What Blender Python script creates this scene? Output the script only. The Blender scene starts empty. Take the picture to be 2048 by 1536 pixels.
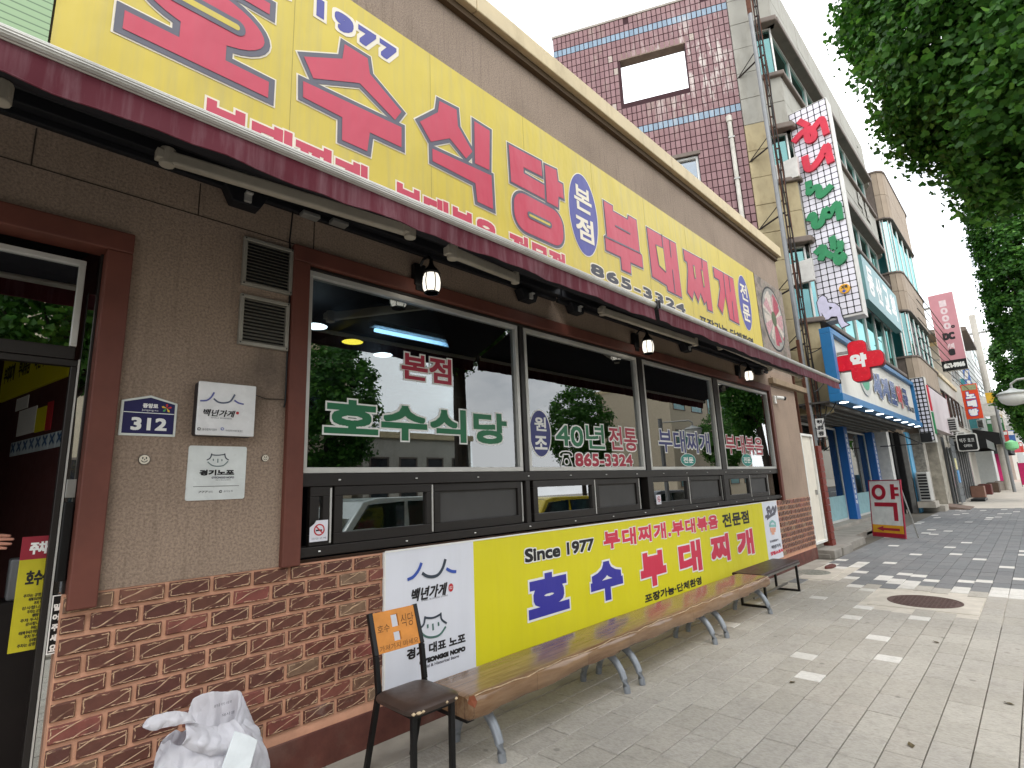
import bpy, bmesh, math, random
import numpy as np
from mathutils import Vector, Matrix
random.seed(7); rng = np.random.default_rng(7)
SC = bpy.context.scene; COL = SC.collection

# ---------------------------------------------------------------- camera, light, exposure
FPX = 1056.0
_dX = np.array([1052, -164, -FPX]); _dX /= np.linalg.norm(_dX)
_up = np.array([-223, 5371, -FPX]); _up -= _dX * (_up @ _dX); _up /= np.linalg.norm(_up)
_dY = np.cross(_up, _dX)
RC = np.array([_dX, _dY, _up])
CAM = np.array([0.0, -3.357, 1.6])
cd = bpy.data.cameras.new('camera'); co = bpy.data.objects.new('camera', cd); COL.objects.link(co)
cd.sensor_width = 36; cd.lens = FPX / 2048 * 36; cd.clip_start = 0.05; cd.clip_end = 2000
m4 = Matrix.Identity(4)
for i in range(3):
    for j in range(3): m4[i][j] = RC[i][j]
    m4[i][3] = CAM[i]
co.matrix_world = m4
SC.camera = co

W = bpy.data.worlds.new('World'); SC.world = W; W.use_nodes = True
nt = W.node_tree; nt.nodes.clear()
SUN_EL, SUN_AZ = math.radians(52), math.radians(212)
sky = nt.nodes.new('ShaderNodeTexSky'); sky.sky_type = 'NISHITA'; sky.sun_disc = False
sky.sun_elevation = SUN_EL; sky.sun_rotation = SUN_AZ
tc = nt.nodes.new('ShaderNodeTexCoord')
mp = nt.nodes.new('ShaderNodeMapping'); mp.inputs['Scale'].default_value = (1.3, 1.3, 2.6); mp.inputs['Location'].default_value = (0.35, 0.2, 0.1)
nz = nt.nodes.new('ShaderNodeTexNoise'); nz.inputs['Scale'].default_value = 1.6; nz.inputs['Detail'].default_value = 6; nz.inputs['Roughness'].default_value = .55
rp = nt.nodes.new('ShaderNodeValToRGB'); rp.color_ramp.elements[0].position = .34; rp.color_ramp.elements[1].position = .52
rp.color_ramp.elements[0].color = (.34, .34, .34, 1); rp.color_ramp.elements[1].color = (1, 1, 1, 1)
mx = nt.nodes.new('ShaderNodeMix'); mx.data_type = 'RGBA'
bg = nt.nodes.new('ShaderNodeBackground'); bg.inputs['Strength'].default_value = 0.12
ou = nt.nodes.new('ShaderNodeOutputWorld')
mx.inputs['B'].default_value = (16.2, 16.5, 16.9, 1)
nt.links.new(tc.outputs['Generated'], mp.inputs['Vector']); nt.links.new(mp.outputs[0], nz.inputs['Vector'])
nt.links.new(nz.outputs[0], rp.inputs[0]); nt.links.new(rp.outputs[0], mx.inputs['Factor'])
nt.links.new(sky.outputs[0], mx.inputs['A']); nt.links.new(mx.outputs['Result'], bg.inputs[0]); nt.links.new(bg.outputs[0], ou.inputs[0])
sd = bpy.data.lights.new('sun', 'SUN'); sd.energy = 0.85; sd.angle = math.radians(14); sd.color = (1, .96, .9)
so = bpy.data.objects.new('sun', sd); COL.objects.link(so)
_sv = Vector((math.sin(SUN_AZ) * math.cos(SUN_EL), math.cos(SUN_AZ) * math.cos(SUN_EL), math.sin(SUN_EL)))
so.rotation_euler = (-_sv).to_track_quat('-Z', 'Y').to_euler(); so.location = (0, -20, 40)
SC.view_settings.view_transform = 'Standard'; SC.view_settings.look = 'None'
SC.view_settings.gamma = 1; SC.view_settings.use_curve_mapping = False
SC.view_settings.exposure = 0.44
SC.cycles.use_denoising = True
SC.cycles.max_bounces = 8; SC.cycles.transparent_max_bounces = 12; SC.cycles.sample_clamp_indirect = 6

# ---------------------------------------------------------------- photo-to-place measuring (rays of the camera above)
def ray(px, py): return RC @ np.array([px - 1024, 768 - py, -FPX])
class Plane:
    """a flat face in the place: origin o, right U, up V, outward N; points are given as (u, v, d)"""
    def __init__(s, o, U, V, N): s.o, s.U, s.V, s.N = [np.array(a, float) for a in (o, U, V, N)]
    def p(s, u, v, d=0.0): return s.o + s.U * u + s.V * v + s.N * d
    def px(s, x, y):
        r = ray(x, y); t = ((s.o - CAM) @ s.N) / (r @ s.N); q = CAM + r * t - s.o
        return float(q @ s.U), float(q @ s.V)
    def box(s, L, Rr, T, B):
        u0 = s.px(*L)[0]; u1 = s.px(*Rr)[0]; v1 = s.px(*T)[1]; v0 = s.px(*B)[1]
        return u0, u1, v0, v1
def front(Y): return Plane((0, Y, 0), (1, 0, 0), (0, 0, 1), (0, -1, 0))
def facing(X): return Plane((X, 0, 0), (0, -1, 0), (0, 0, 1), (-1, 0, 0))
def gpt(px, py, z=0):
    r = ray(px, py); t = (z - CAM[2]) / r[2]; return CAM + r * t
F0 = front(0.0)

# ---------------------------------------------------------------- materials
MATS = {}
def lin(h):
    if not isinstance(h, str): return tuple(h) + (1,)
    h = h.lstrip('#'); v = [int(h[i:i + 2], 16) / 255 for i in (0, 2, 4)]
    return tuple(x / 12.92 if x <= .04045 else ((x + .055) / 1.055) ** 2.4 for x in v) + (1,)
class NT:
    def __init__(s, name):
        s.m = bpy.data.materials.new(name); s.m.use_nodes = True; s.t = s.m.node_tree; s.t.nodes.clear()
        s.out = s.n('ShaderNodeOutputMaterial'); s.tc = None
    def n(s, typ, **kw):
        q = s.t.nodes.new(typ)
        for k, v in kw.items():
            if k.startswith('_'): setattr(q, k[1:], v)
            else: q.inputs[k.replace('__', ' ')].default_value = v
        return q
    def l(s, a, b): s.t.links.new(a, b)
    def coord(s, kind='Object', scale=(1, 1, 1)):
        if s.tc is None: s.tc = s.n('ShaderNodeTexCoord')
        mp = s.n('ShaderNodeMapping'); mp.inputs['Scale'].default_value = scale; s.l(s.tc.outputs[kind], mp.inputs[0]); return mp.outputs[0]
    def noise(s, vec, scale, detail=4, rough=.55):
        q = s.n('ShaderNodeTexNoise', Scale=scale, Detail=detail, Roughness=rough); s.l(vec, q.inputs['Vector']); return q.outputs[0]
    def ramp(s, fac, *stops):
        q = s.n('ShaderNodeValToRGB'); e = q.color_ramp.elements
        while len(e) < len(stops): e.new(.5)
        for el, (p, c) in zip(e, stops): el.position = p; el.color = c if len(c) == 4 else tuple(c) + (1,)
        s.l(fac, q.inputs[0]); return q.outputs[0]
    def mix(s, fac, a, b, blend='MIX'):
        q = s.n('ShaderNodeMix', _data_type='RGBA', _blend_type=blend)
        for v, k in ((fac, 'Factor'), (a, 'A'), (b, 'B')):
            if hasattr(v, 'is_linked'): s.l(v, q.inputs[k])
            else: q.inputs[k].default_value = v
        return q.outputs['Result']
    def math(s, op, a, b=0.0):
        q = s.n('ShaderNodeMath', _operation=op)
        for i, v in enumerate((a, b)):
            if hasattr(v, 'is_linked'): s.l(v, q.inputs[i])
            else: q.inputs[i].default_value = v
        return q.outputs[0]
    def bsdf(s, col, rough=.6, metal=0.0, spec=.5, bump=None, bstr=.3, bdist=.01, emit=None, estr=0, trans=0):
        q = s.n('ShaderNodeBsdfPrincipled', Metallic=metal); q.inputs['Specular IOR Level'].default_value = spec
        for v, k in ((col, 'Base Color'), (rough, 'Roughness')):
            if hasattr(v, 'is_linked'): s.l(v, q.inputs[k])
            else: q.inputs[k].default_value = v
        if bump is not None:
            b = s.n('ShaderNodeBump', Strength=bstr, Distance=bdist); s.l(bump, b.inputs['Height']); s.l(b.outputs[0], q.inputs['Normal'])
        if emit is not None: q.inputs['Emission Color'].default_value = emit; q.inputs['Emission Strength'].default_value = estr
        s.l(q.outputs[0], s.out.inputs[0]); return q
def M(name, col, rough=.6, metal=0.0, var=.12, scale=6.0, bump=.0, bscale=60, bdist=.004, spec=.4, stain=0.0, stcol='#3a3733', stscale=(1, 1, .25)):
    """painted / plain surface: base colour with uneven tone, fine relief and optional dirt patches"""
    if name in MATS: return MATS[name]
    s = NT(name); v = s.coord(); c = lin(col)
    n1 = s.noise(v, scale, 5, .6)
    dark = tuple(x * (1 - var) for x in c[:3]) + (1,); lite = tuple(min(1, x * (1 + var)) for x in c[:3]) + (1,)
    cc = s.ramp(n1, (.3, dark), (.7, lite))
    if stain > 0:
        v2 = s.coord(scale=stscale); n2 = s.noise(v2, 2.3, 7, .65)
        cc = s.mix(s.math('MULTIPLY', s.ramp(n2, (.5, (0, 0, 0)), (.72, (1, 1, 1))), stain), cc, lin(stcol))
    rr = s.math('ADD', s.math('MULTIPLY', s.noise(v, scale * 2.7, 3), .22), rough - .11)
    s.bsdf(cc, rr, metal, spec, s.noise(v, bscale, 3) if bump > 0 else None, bump, bdist)
    MATS[name] = s.m; return s.m
def EM(name, col, strength):
    if name in MATS: return MATS[name]
    s = NT(name); e = s.n('ShaderNodeEmission', Color=lin(col), Strength=strength); s.l(e.outputs[0], s.out.inputs[0]); MATS[name] = s.m; return s.m
def GLASS(name, tint=(.75, .8, .8), refl=.1, ior=1.5, rough=.0, gain=1.6, gcol=(.95, .97, .97)):
    if name in MATS: return MATS[name]
    s = NT(name); t = s.n('ShaderNodeBsdfTransparent', Color=tuple(tint) + (1,)); g = s.n('ShaderNodeBsdfGlossy', Roughness=rough, Color=tuple(gcol) + (1,))
    f = s.n('ShaderNodeFresnel', IOR=ior); fac = s.math('MINIMUM', s.math('ADD', s.math('MULTIPLY', f.outputs[0], gain), refl), 1.0)
    x = s.n('ShaderNodeMixShader'); s.l(fac, x.inputs[0]); s.l(t.outputs[0], x.inputs[1]); s.l(g.outputs[0], x.inputs[2]); s.l(x.outputs[0], s.out.inputs[0])
    MATS[name] = s.m; return s.m

# ---------------------------------------------------------------- mesh builder
class MB:
    def __init__(s): s.v, s.f, s.mi = [], [], []
    def add(s, vs, fs, mi=0):
        b = len(s.v); s.v += [tuple(map(float, q)) for q in vs]; s.f += [tuple(b + i for i in q) for q in fs]; s.mi += [mi] * len(fs); return s
    def box(s, x0, x1, y0, y1, z0, z1, mi=0):
        vs = [(x, y, z) for x in (x0, x1) for y in (y0, y1) for z in (z0, z1)]
        return s.add(vs, [(0, 1, 3, 2), (4, 6, 7, 5), (0, 4, 5, 1), (2, 3, 7, 6), (0, 2, 6, 4), (1, 5, 7, 3)], mi)
    def pbox(s, P, u0, u1, v0, v1, d0, d1, mi=0):
        vs = [P.p(u, v, d) for u in (u0, u1) for v in (v0, v1) for d in (d0, d1)]
        return s.add(vs, [(0, 1, 3, 2), (4, 6, 7, 5), (0, 4, 5, 1), (2, 3, 7, 6), (0, 2, 6, 4), (1, 5, 7, 3)], mi)
    def frame(s, P, u0, u1, v0, v1, w, d0, d1, mi=0, wb=None):
        wb = w if wb is None else wb
        s.pbox(P, u0, u1, v1 - w, v1, d0, d1, mi); s.pbox(P, u0, u1, v0, v0 + wb, d0, d1, mi)
        s.pbox(P, u0, u0 + w, v0 + wb, v1 - w, d0, d1, mi); return s.pbox(P, u1 - w, u1, v0 + wb, v1 - w, d0, d1, mi)
    def prism(s, P, pts, d0, d1, mi=0):
        n = len(pts); vs = [P.p(u, v, d0) for u, v in pts] + [P.p(u, v, d1) for u, v in pts]
        fs = [tuple(range(n, 2 * n))] + [tuple(range(n))[::-1]] + [(i, (i + 1) % n, n + (i + 1) % n, n + i) for i in range(n)]
        return s.add(vs, fs, mi)
    def flat(s, P, pts, d, mi=0): return s.add([P.p(u, v, d) for u, v in pts], [tuple(range(len(pts)))], mi)
    def tube(s, pts, r, n=8, mi=0, cap=True):
        pts = [np.array(p, float) for p in pts]; k = len(pts); rs = r if hasattr(r, '__len__') else [r] * k; vs = []
        ref = np.array([0, 0, 1.0])
        for i, p in enumerate(pts):
            t = pts[min(i + 1, k - 1)] - pts[max(i - 1, 0)]; t /= np.linalg.norm(t) + 1e-12
            if abs(t @ ref) > .95: ref = np.array([1.0, 0, 0]) if abs(t[0]) < .9 else np.array([0, 1.0, 0])
            a = np.cross(t, ref); a /= np.linalg.norm(a); b = np.cross(t, a)
            vs += [p + rs[i] * (a * math.cos(2 * math.pi * j / n) + b * math.sin(2 * math.pi * j / n)) for j in range(n)]
        fs = [(i * n + j, i * n + (j + 1) % n, (i + 1) * n + (j + 1) % n, (i + 1) * n + j) for i in range(k - 1) for j in range(n)]
        if cap: fs += [tuple(range(n))[::-1], tuple(range((k - 1) * n, k * n))]
        return s.add(vs, fs, mi)
    def lathe(s, c, prof, n=16, mi=0):
        vs = [(c[0] + r * math.cos(2 * math.pi * j / n), c[1] + r * math.sin(2 * math.pi * j / n), c[2] + z) for r, z in prof for j in range(n)]
        k = len(prof); fs = [(i * n + j, i * n + (j + 1) % n, (i + 1) * n + (j + 1) % n, (i + 1) * n + j) for i in range(k - 1) for j in range(n)]
        fs += [tuple(range(n))[::-1], tuple(range((k - 1) * n, k * n))]
        return s.add(vs, fs, mi)
    def stroke(s, P, pts, w, d0, d1, mi=0):
        """a brush stroke of width w along plane points"""
        pts = [np.array(q, float) for q in pts]; L, Rr = [], []
        for i, q in enumerate(pts):
            t = pts[min(i + 1, len(pts) - 1)] - pts[max(i - 1, 0)]; t /= np.linalg.norm(t) + 1e-9
            nrm = np.array([-t[1], t[0]]) * w / 2; L.append(q + nrm); Rr.append(q - nrm)
        for i in range(len(pts) - 1):
            q = [L[i], L[i + 1], Rr[i + 1], Rr[i]]
            s.prism(P, q, d0, d1 + i * 1e-4, mi)
        return s
    def mesh(s, name, mats):
        me = bpy.data.meshes.new(name); me.from_pydata(s.v, [], s.f)
        for m in (mats if isinstance(mats, (list, tuple)) else [mats]): me.materials.append(m)
        if any(s.mi): me.polygons.foreach_set('material_index', s.mi)
        me.update(); return me
    def build(s, name, mats, parent=None, smooth=False, bevel=0, seg=2):
        me = s.mesh(name, mats)
        if smooth: me.polygons.foreach_set('use_smooth', [True] * len(me.polygons))
        bm = bmesh.new(); bm.from_mesh(me); bmesh.ops.recalc_face_normals(bm, faces=bm.faces); bm.to_mesh(me); bm.free()
        o = bpy.data.objects.new(name, me); COL.objects.link(o); o.parent = parent
        if bevel:
            b = o.modifiers.new('bevel', 'BEVEL'); b.width = bevel; b.segments = seg; b.limit_method = 'ANGLE'; b.angle_limit = math.radians(40)
        if smooth: 
            for md in [o.modifiers.new('edges', 'EDGE_SPLIT')]: md.split_angle = math.radians(38)
        return o
def tag(o, label=None, cat=None, group=None, kind=None):
    if label: o['label'] = label
    if cat: o['category'] = cat
    if group: o['group'] = group
    if kind: o['kind'] = kind
    return o
def thing(name, label, cat, group=None, loc=(0, 0, 0)):
    o = bpy.data.objects.new(name, None); COL.objects.link(o); o.empty_display_size = .1; o.location = loc
    return tag(o, label, cat, group)
def link_mesh(name, me, parent=None, loc=None):
    o = bpy.data.objects.new(name, me); COL.objects.link(o); o.parent = parent
    if loc is not None: o.location = loc
    return o
def copy_thing(root, label=None, shift=None):
    r = root.copy(); COL.objects.link(r)
    if label: r['label'] = label
    if shift is not None: r.location = Vector(root.location) + Vector(shift)
    for ch in list(root.children):
        c = ch.copy(); COL.objects.link(c); c.parent = r
        for g in list(ch.children): d = g.copy(); COL.objects.link(d); d.parent = c
    return r
def rest_of(name, parent, mb, mats):
    o = mb.build(name, mats, parent); o['kind'] = 'stuff'; return o

# ---------------------------------------------------------------- lettering
_TXT = {}
def glyphs(body, spacing=1.0):
    k = (body, spacing)
    if k in _TXT: return _TXT[k]
    c = bpy.data.curves.new('lettering', 'FONT'); c.body = body; c.size = 1; c.resolution_u = 3; c.space_character = spacing
    o = bpy.data.objects.new('lettering', c); COL.objects.link(o)
    bpy.context.view_layer.update()
    me = bpy.data.meshes.new_from_object(o.evaluated_get(bpy.context.evaluated_depsgraph_get()))
    v = np.array([q.co[:2] for q in me.vertices]); f = [tuple(p.vertices) for p in me.polygons]
    bpy.data.objects.remove(o); bpy.data.curves.remove(c); bpy.data.meshes.remove(me)
    mn, mxx = v.min(0), v.max(0); v = (v - mn) / (mxx - mn)
    _TXT[k] = (v, f); return v, f
def ring(r, n): return [(r * a, r * b) for a, b in ((1, 1), (-1, 1), (-1, -1), (1, -1), (1, 0), (0, 1), (-1, 0), (0, -1), (1, .5), (-1, .5), (.5, 1), (.5, -1))[:n]]
def word(P, body, box, mat, parent, d=.003, bold=0.0, outline=None, name='lettering', slant=0.0, spacing=1.0):
    u0, u1, v0, v1 = box; v, f = glyphs(body, spacing)
    k_ = min(bold + (outline[0] if outline else 0), (u1 - u0) * .2, (v1 - v0) * .2); u0 += k_; u1 -= k_; v0 += k_; v1 -= k_
    q = np.stack([u0 + (u1 - u0) * v[:, 0] + slant * (v1 - v0) * (v[:, 1] - .5), v0 + (v1 - v0) * v[:, 1]], 1)
    hgt = v1 - v0; N = 110 if hgt > .3 else (84 if hgt > .1 else (56 if hgt > .04 else 36)); cs = hgt / N; ol = outline[0] if outline else 0
    pad = int((bold + ol) / cs) + 2; umin = q[:, 0].min() - pad * cs; vmin = v0 - pad * cs
    nx = int((q[:, 0].max() - q[:, 0].min()) / cs) + 2 * pad + 1; ny = N + 2 * pad + 1; m = np.zeros((ny, nx), bool)
    g = np.stack([(q[:, 0] - umin) / cs, (q[:, 1] - vmin) / cs], 1)
    for fc in f:
        for t in range(1, len(fc) - 1):
            A, B, C = g[fc[0]], g[fc[t]], g[fc[t + 1]]
            x0, y0 = np.floor(np.minimum(np.minimum(A, B), C) - .5).astype(int).clip(0); x1, y1 = np.ceil(np.maximum(np.maximum(A, B), C)).astype(int)
            if x1 <= x0 or y1 <= y0: continue
            X, Y = np.meshgrid(np.arange(x0, min(x1 + 1, nx)) + .5, np.arange(y0, min(y1 + 1, ny)) + .5)
            e = [(Q[0] - P_[0]) * (Y - P_[1]) - (Q[1] - P_[1]) * (X - P_[0]) for P_, Q in ((A, B), (B, C), (C, A))]
            ins = ((e[0] >= 0) & (e[1] >= 0) & (e[2] >= 0)) | ((e[0] <= 0) & (e[1] <= 0) & (e[2] <= 0))
            m[y0:y0 + ins.shape[0], x0:x0 + ins.shape[1]] |= ins
    def grow(mm, r):
        k = int(round(r / cs))
        for ax in (0, 1):
            o_ = mm.copy()
            for i in range(1, k + 1): o_ |= np.roll(mm, i, ax) | np.roll(mm, -i, ax)
            mm = o_
        return mm
    mb = MB(); mats = [mat]
    def lay(mm, off, mi):
        act = {}; vs, fs = [], []
        for r in range(ny + 1):
            runs = set()
            if r < ny and mm[r].any():
                dd = np.diff(np.concatenate(([0], mm[r].astype(np.int8), [0]))); runs = set(zip(np.where(dd == 1)[0], np.where(dd == -1)[0]))
            for k in [k for k in act if k not in runs]:
                r0 = act.pop(k); bi = len(vs)
                vs += [P.p(umin + x * cs, vmin + y * cs, off) for x, y in ((k[0], r0), (k[1], r0), (k[1], r), (k[0], r))]; fs.append((bi, bi + 1, bi + 2, bi + 3))
            for k in runs: act.setdefault(k, r)
        mb.add(vs, fs, mi)
    fill = grow(m, bold)
    if outline: mats.append(outline[1]); lay(grow(fill, ol), d, 1); d += .0013
    lay(fill, d, 0)
    me = mb.mesh(name, mats); return link_mesh(name, me, parent)
def inset(pts, d):
    """offset a simple polygon inwards by d (outwards when negative)"""
    P = [np.array(p, float) for p in pts]; n = len(P)
    A = sum(P[i][0] * P[(i + 1) % n][1] - P[(i + 1) % n][0] * P[i][1] for i in range(n)); sg = 1 if A > 0 else -1; out = []
    for i in range(n):
        a = P[i] - P[i - 1]; b = P[(i + 1) % n] - P[i]; a /= np.linalg.norm(a) + 1e-9; b /= np.linalg.norm(b) + 1e-9
        na = np.array([-a[1], a[0]]) * sg; nb = np.array([-b[1], b[0]]) * sg
        m = na + nb; L = m @ m / 2
        m = m / max(L, .45); out.append(P[i] + m * d)
    return out
def ellipse(cu, cv, ru, rv, n=32): return [(cu + ru * math.cos(2 * math.pi * i / n), cv + rv * math.sin(2 * math.pi * i / n)) for i in range(n)]
def rrect(u0, u1, v0, v1, r, n=4):
    out = []
    for cx, cy, a in ((u1 - r, v1 - r, 0), (u0 + r, v1 - r, 90), (u0 + r, v0 + r, 180), (u1 - r, v0 + r, 270)):
        out += [(cx + r * math.cos(math.radians(a + 90 * i / n)), cy + r * math.sin(math.radians(a + 90 * i / n))) for i in range(n + 1)]
    return out

# ================================================================ GROUND
def island_mat(name, cols, rough=.8, bump=.25, bscale=90, patch='#55524c', pamt=.35):
    s = NT(name); v = s.coord()
    gi = s.n('ShaderNodeNewGeometry'); oi = s.n('ShaderNodeObjectInfo')
    r = s.math('FRACT', s.math('ADD', gi.outputs['Random Per Island'], oi.outputs['Random']))
    base = s.ramp(r, *[(i / (len(cols) - 1), lin(c)) for i, c in enumerate(cols)])
    g = s.tc.outputs['Object']
    geo = s.n('ShaderNodeNewGeometry'); pos = geo.outputs['Position']
    mpg = s.n('ShaderNodeMapping'); mpg.inputs['Scale'].default_value = (1.0, .38, 1); mpg.inputs['Rotation'].default_value = (0, 0, .25); s.l(pos, mpg.inputs[0]); grain = s.noise(mpg.outputs[0], 70, 7, .8); big = s.noise(pos, .9, 6, .65); mid = s.noise(pos, 9, 5, .7)
    c = s.mix(s.math('MULTIPLY', s.ramp(grain, (.44, (0, 0, 0)), (.68, (1, 1, 1))), .5), base, lin(patch))
    c = s.mix(s.math('MULTIPLY', s.ramp(big, (.45, (0, 0, 0)), (.72, (1, 1, 1))), pamt), c, lin(patch))
    vo = s.n('ShaderNodeTexVoronoi', Scale=3.3); s.l(pos, vo.inputs['Vector']); gum = s.ramp(vo.outputs['Distance'], (.05, (1, 1, 1)), (.085, (0, 0, 0)))
    c = s.mix(s.math('MULTIPLY', gum, .45), c, lin('#46433f'))
    c = s.mix(s.math('MULTIPLY', s.ramp(mid, (.5, (0, 0, 0)), (.8, (1, 1, 1))), .28), c, lin('#403d38'))
    s.bsdf(c, s.math('ADD', s.math('MULTIPLY', grain, .2), rough - .1), 0, .3, grain, bump * 1.6, .004)
    return s.m
m_pale = island_mat('pale granite paver', ['#aba59b', '#afa99f', '#b3ada2', '#a9a398', '#b0a99e'], patch='#68635c', pamt=.22)
m_dark = island_mat('dark granite paver', ['#737474', '#787979', '#7e7d7c', '#707071'], patch='#5a5a5b', pamt=.3)
m_white = island_mat('white paver', ['#cfcbc4', '#d6d2cb', '#c6c2ba'], patch='#a39d92', pamt=.22)
m_joint = M('joint sand', '#5d584f', .95, bump=.4, bscale=120)
m_conc = M('weathered concrete', '#a09a8f', .9, var=.16, scale=2.5, bump=.35, bscale=70, stain=.5, stcol='#6f6a61', stscale=(1, 1, 1))
m_asph = M('asphalt', '#4b4b4d', .95, var=.2, scale=3, bump=.5, bscale=150)
m_farw = M('pale walkway concrete', '#b5ada1', .9, var=.12, scale=1.2, bump=.2, bscale=40, stain=.3, stcol='#85807a', stscale=(1, 1, 1))
gr = MB().box(-60, 400, -60, 60, -1.5, -.16).build('ground', m_asph); tag(gr, kind='structure')
road = MB().box(-60, 400, -15, -4.75, -.158, -.14).build('road', m_asph); tag(road, kind='structure')
lane = MB()
for i in range(60): lane.box(-40 + i * 6, -37 + i * 6, -9.95, -9.8, -.138, -.134)
lm = lane.build('lane_marking', M('road paint', '#d8d6cc', .8), road)
pav = MB().box(-30, 320, -4.55, 8, -.15, -.018).build('pavement', m_joint); tag(pav, kind='structure')
fw = MB().box(29.2, 320, -4.55, 1.6, -.018, .001).build('concrete_walkway', m_farw, pav)
ck = MB().box(-30, 320, -4.75, -4.55, -.15, .0).build('kerb', m_conc, pav, bevel=.015)
strip = MB()
for i in range(9): strip.box(.45 + i * 1.25, .45 + i * 1.25 + 1.242, -.30, .02, -.018, .003)
strip.build('wall_foot_slab', m_conc, pav, bevel=.004)
# pavers laid in rows along the street
PW, PL = .1935, .387
MH = (8.55, -2.07)
def edge_x(y): return 9.25 + .18 * math.sin(y * 5)
rows = []
for j in range(22):
    y1 = -.305 - j * PW; y0 = y1 - PW
    if y0 < -4.56: break
    x = -3 - random.random() * PL
    while x < 29.2:
        yc = (y0 + y1) / 2; xm = x + PL / 2
        dark = xm > edge_x(yc) + random.uniform(-.1, .45)
        q = 0.028
        if dark: q = .05 + .62 * math.exp(-max(0, xm - 9.6) / .8)
        elif xm > 7.2: q = .11
        L = PL; m = 1 if dark else 0
        if random.random() < q: L = PL / 2 if not dark else PL * .62; m = 2
        rows.append((x, x + L, y0, y1, m)); x += L
CASTING = [(8.06, 9.12, -2.62, -1.55), (9.55, 10.75, -.75, -.02)]
def clipped(r):
    for a, b, c, d in CASTING:
        if r[1] > a and r[0] < b and r[3] > c and r[2] < d: return True
    return False
rows = [r for r in rows if not clipped(r) and r[0] > -3]
def seen_size(r):
    q = RC.T @ (np.array([(r[0] + r[1]) / 2, (r[2] + r[3]) / 2, 0]) - CAM)
    if q[2] > -.3: return -1
    px, py = 1024 + FPX * q[0] / -q[2], 768 - FPX * q[1] / -q[2]
    return 1 / -q[2] if -60 < px < 2110 and 900 < py < 1600 else -1
rows.sort(key=lambda r: -seen_size(r))
PMESH = {}; rest = MB()
for i, r in enumerate(rows):
    g = .0028; zz = random.uniform(-.0018, .0018)
    if i < 300:
        k = (round(r[1] - r[0], 3), r[4])
        if k not in PMESH:
            L = k[0]; b = .004
            mb = MB(); x0, x1, y0, y1 = g, L - g, g, PW - g
            mb.add([(x0, y0, -.03), (x1, y0, -.03), (x1, y1, -.03), (x0, y1, -.03), (x0, y0, -.004), (x1, y0, -.004), (x1, y1, -.004), (x0, y1, -.004),
                    (x0 + b, y0 + b, 0), (x1 - b, y0 + b, 0), (x1 - b, y1 - b, 0), (x0 + b, y1 - b, 0)],
                   [(0, 1, 5, 4), (1, 2, 6, 5), (2, 3, 7, 6), (3, 0, 4, 7), (4, 5, 9, 8), (5, 6, 10, 9), (6, 7, 11, 10), (7, 4, 8, 11), (8, 9, 10, 11)])
            PMESH[k] = mb.mesh('paver', (m_pale, m_dark, m_white)[r[4]])
        o = link_mesh('paver', PMESH[k], pav, (r[0], r[2], zz)); o.rotation_euler = (random.gauss(0, .0025), random.gauss(0, .002), 0)
    else:
        rest.box(r[0] + g, r[1] - g, r[2] + g, r[3] - g, -.03, zz, r[4])
rest_of('paver_field', pav, rest, [m_pale, m_dark, m_white])
# castings in the pavement
slabm = MB()
for a, b, c, d in CASTING: slabm.box(a + .004, b - .004, c + .004, d - .004, -.03, -.0005)
for a, b, c, d in CASTING: slabm.box(a - .42, b + .42, c - .21, min(d + .21, -.0), -.03, -.009)
slabm.build('concrete_surround', M('pale surround concrete', '#bdb5a8', .9, bump=.3, stain=.4, stcol='#8e877b', stscale=(1, 1, 1)), pav, bevel=.004)
def cover(c, r, col, label, rings=True):
    t = thing('manhole_cover', label, 'manhole cover', loc=(c[0], c[1], 0))
    mm = M(col + ' cast iron', col, .75, .3, var=.25, scale=20, bump=.3)
    MB().lathe((0, 0, 0), [(r, -.02), (r, .004), (r - .02, .006), (r - .022, .002), (.01, .002)], 40).build('rim', mm, t)
    st = MB()
    n = int(r / .045)
    for i in range(-n, n + 1):
        for j in range(-n, n + 1):
            x, y = i * .042, j * .042
            if math.hypot(x, y) < r - .05: st.box(x - .014, x + .014, y - .014, y + .014, .0018, .0065)
    st.build('tread_stud', mm, t)
    return t
cover(MH, .385, '#5b4741', 'rusty brown round manhole cover set in pale concrete in the pavement')
cover((10.16, -.36), .27, '#8f8f85', 'grey round access cover beside the end of the short bench')
stn = MB()
stn.add(*(lambda b: ([(b[0] + .22 * math.cos(a) * (1 + .15 * math.sin(3 * a)), b[1] + .075 * math.sin(a) * (1 + .2 * math.cos(2 * a)), z) for z in (0, .035) for a in [2 * math.pi * i / 14 for i in range(14)]],
          [tuple(range(14, 28))] + [(i, (i + 1) % 14, 14 + (i + 1) % 14, 14 + i) for i in range(14)]))((10.83, -.47)))
tag(stn.build('rubber_mat', M('red brown rubber', '#5a3029', .8), bevel=.01), 'small red brown rubber pad lying at the corner of the brick wall', 'rubber pad')

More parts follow.
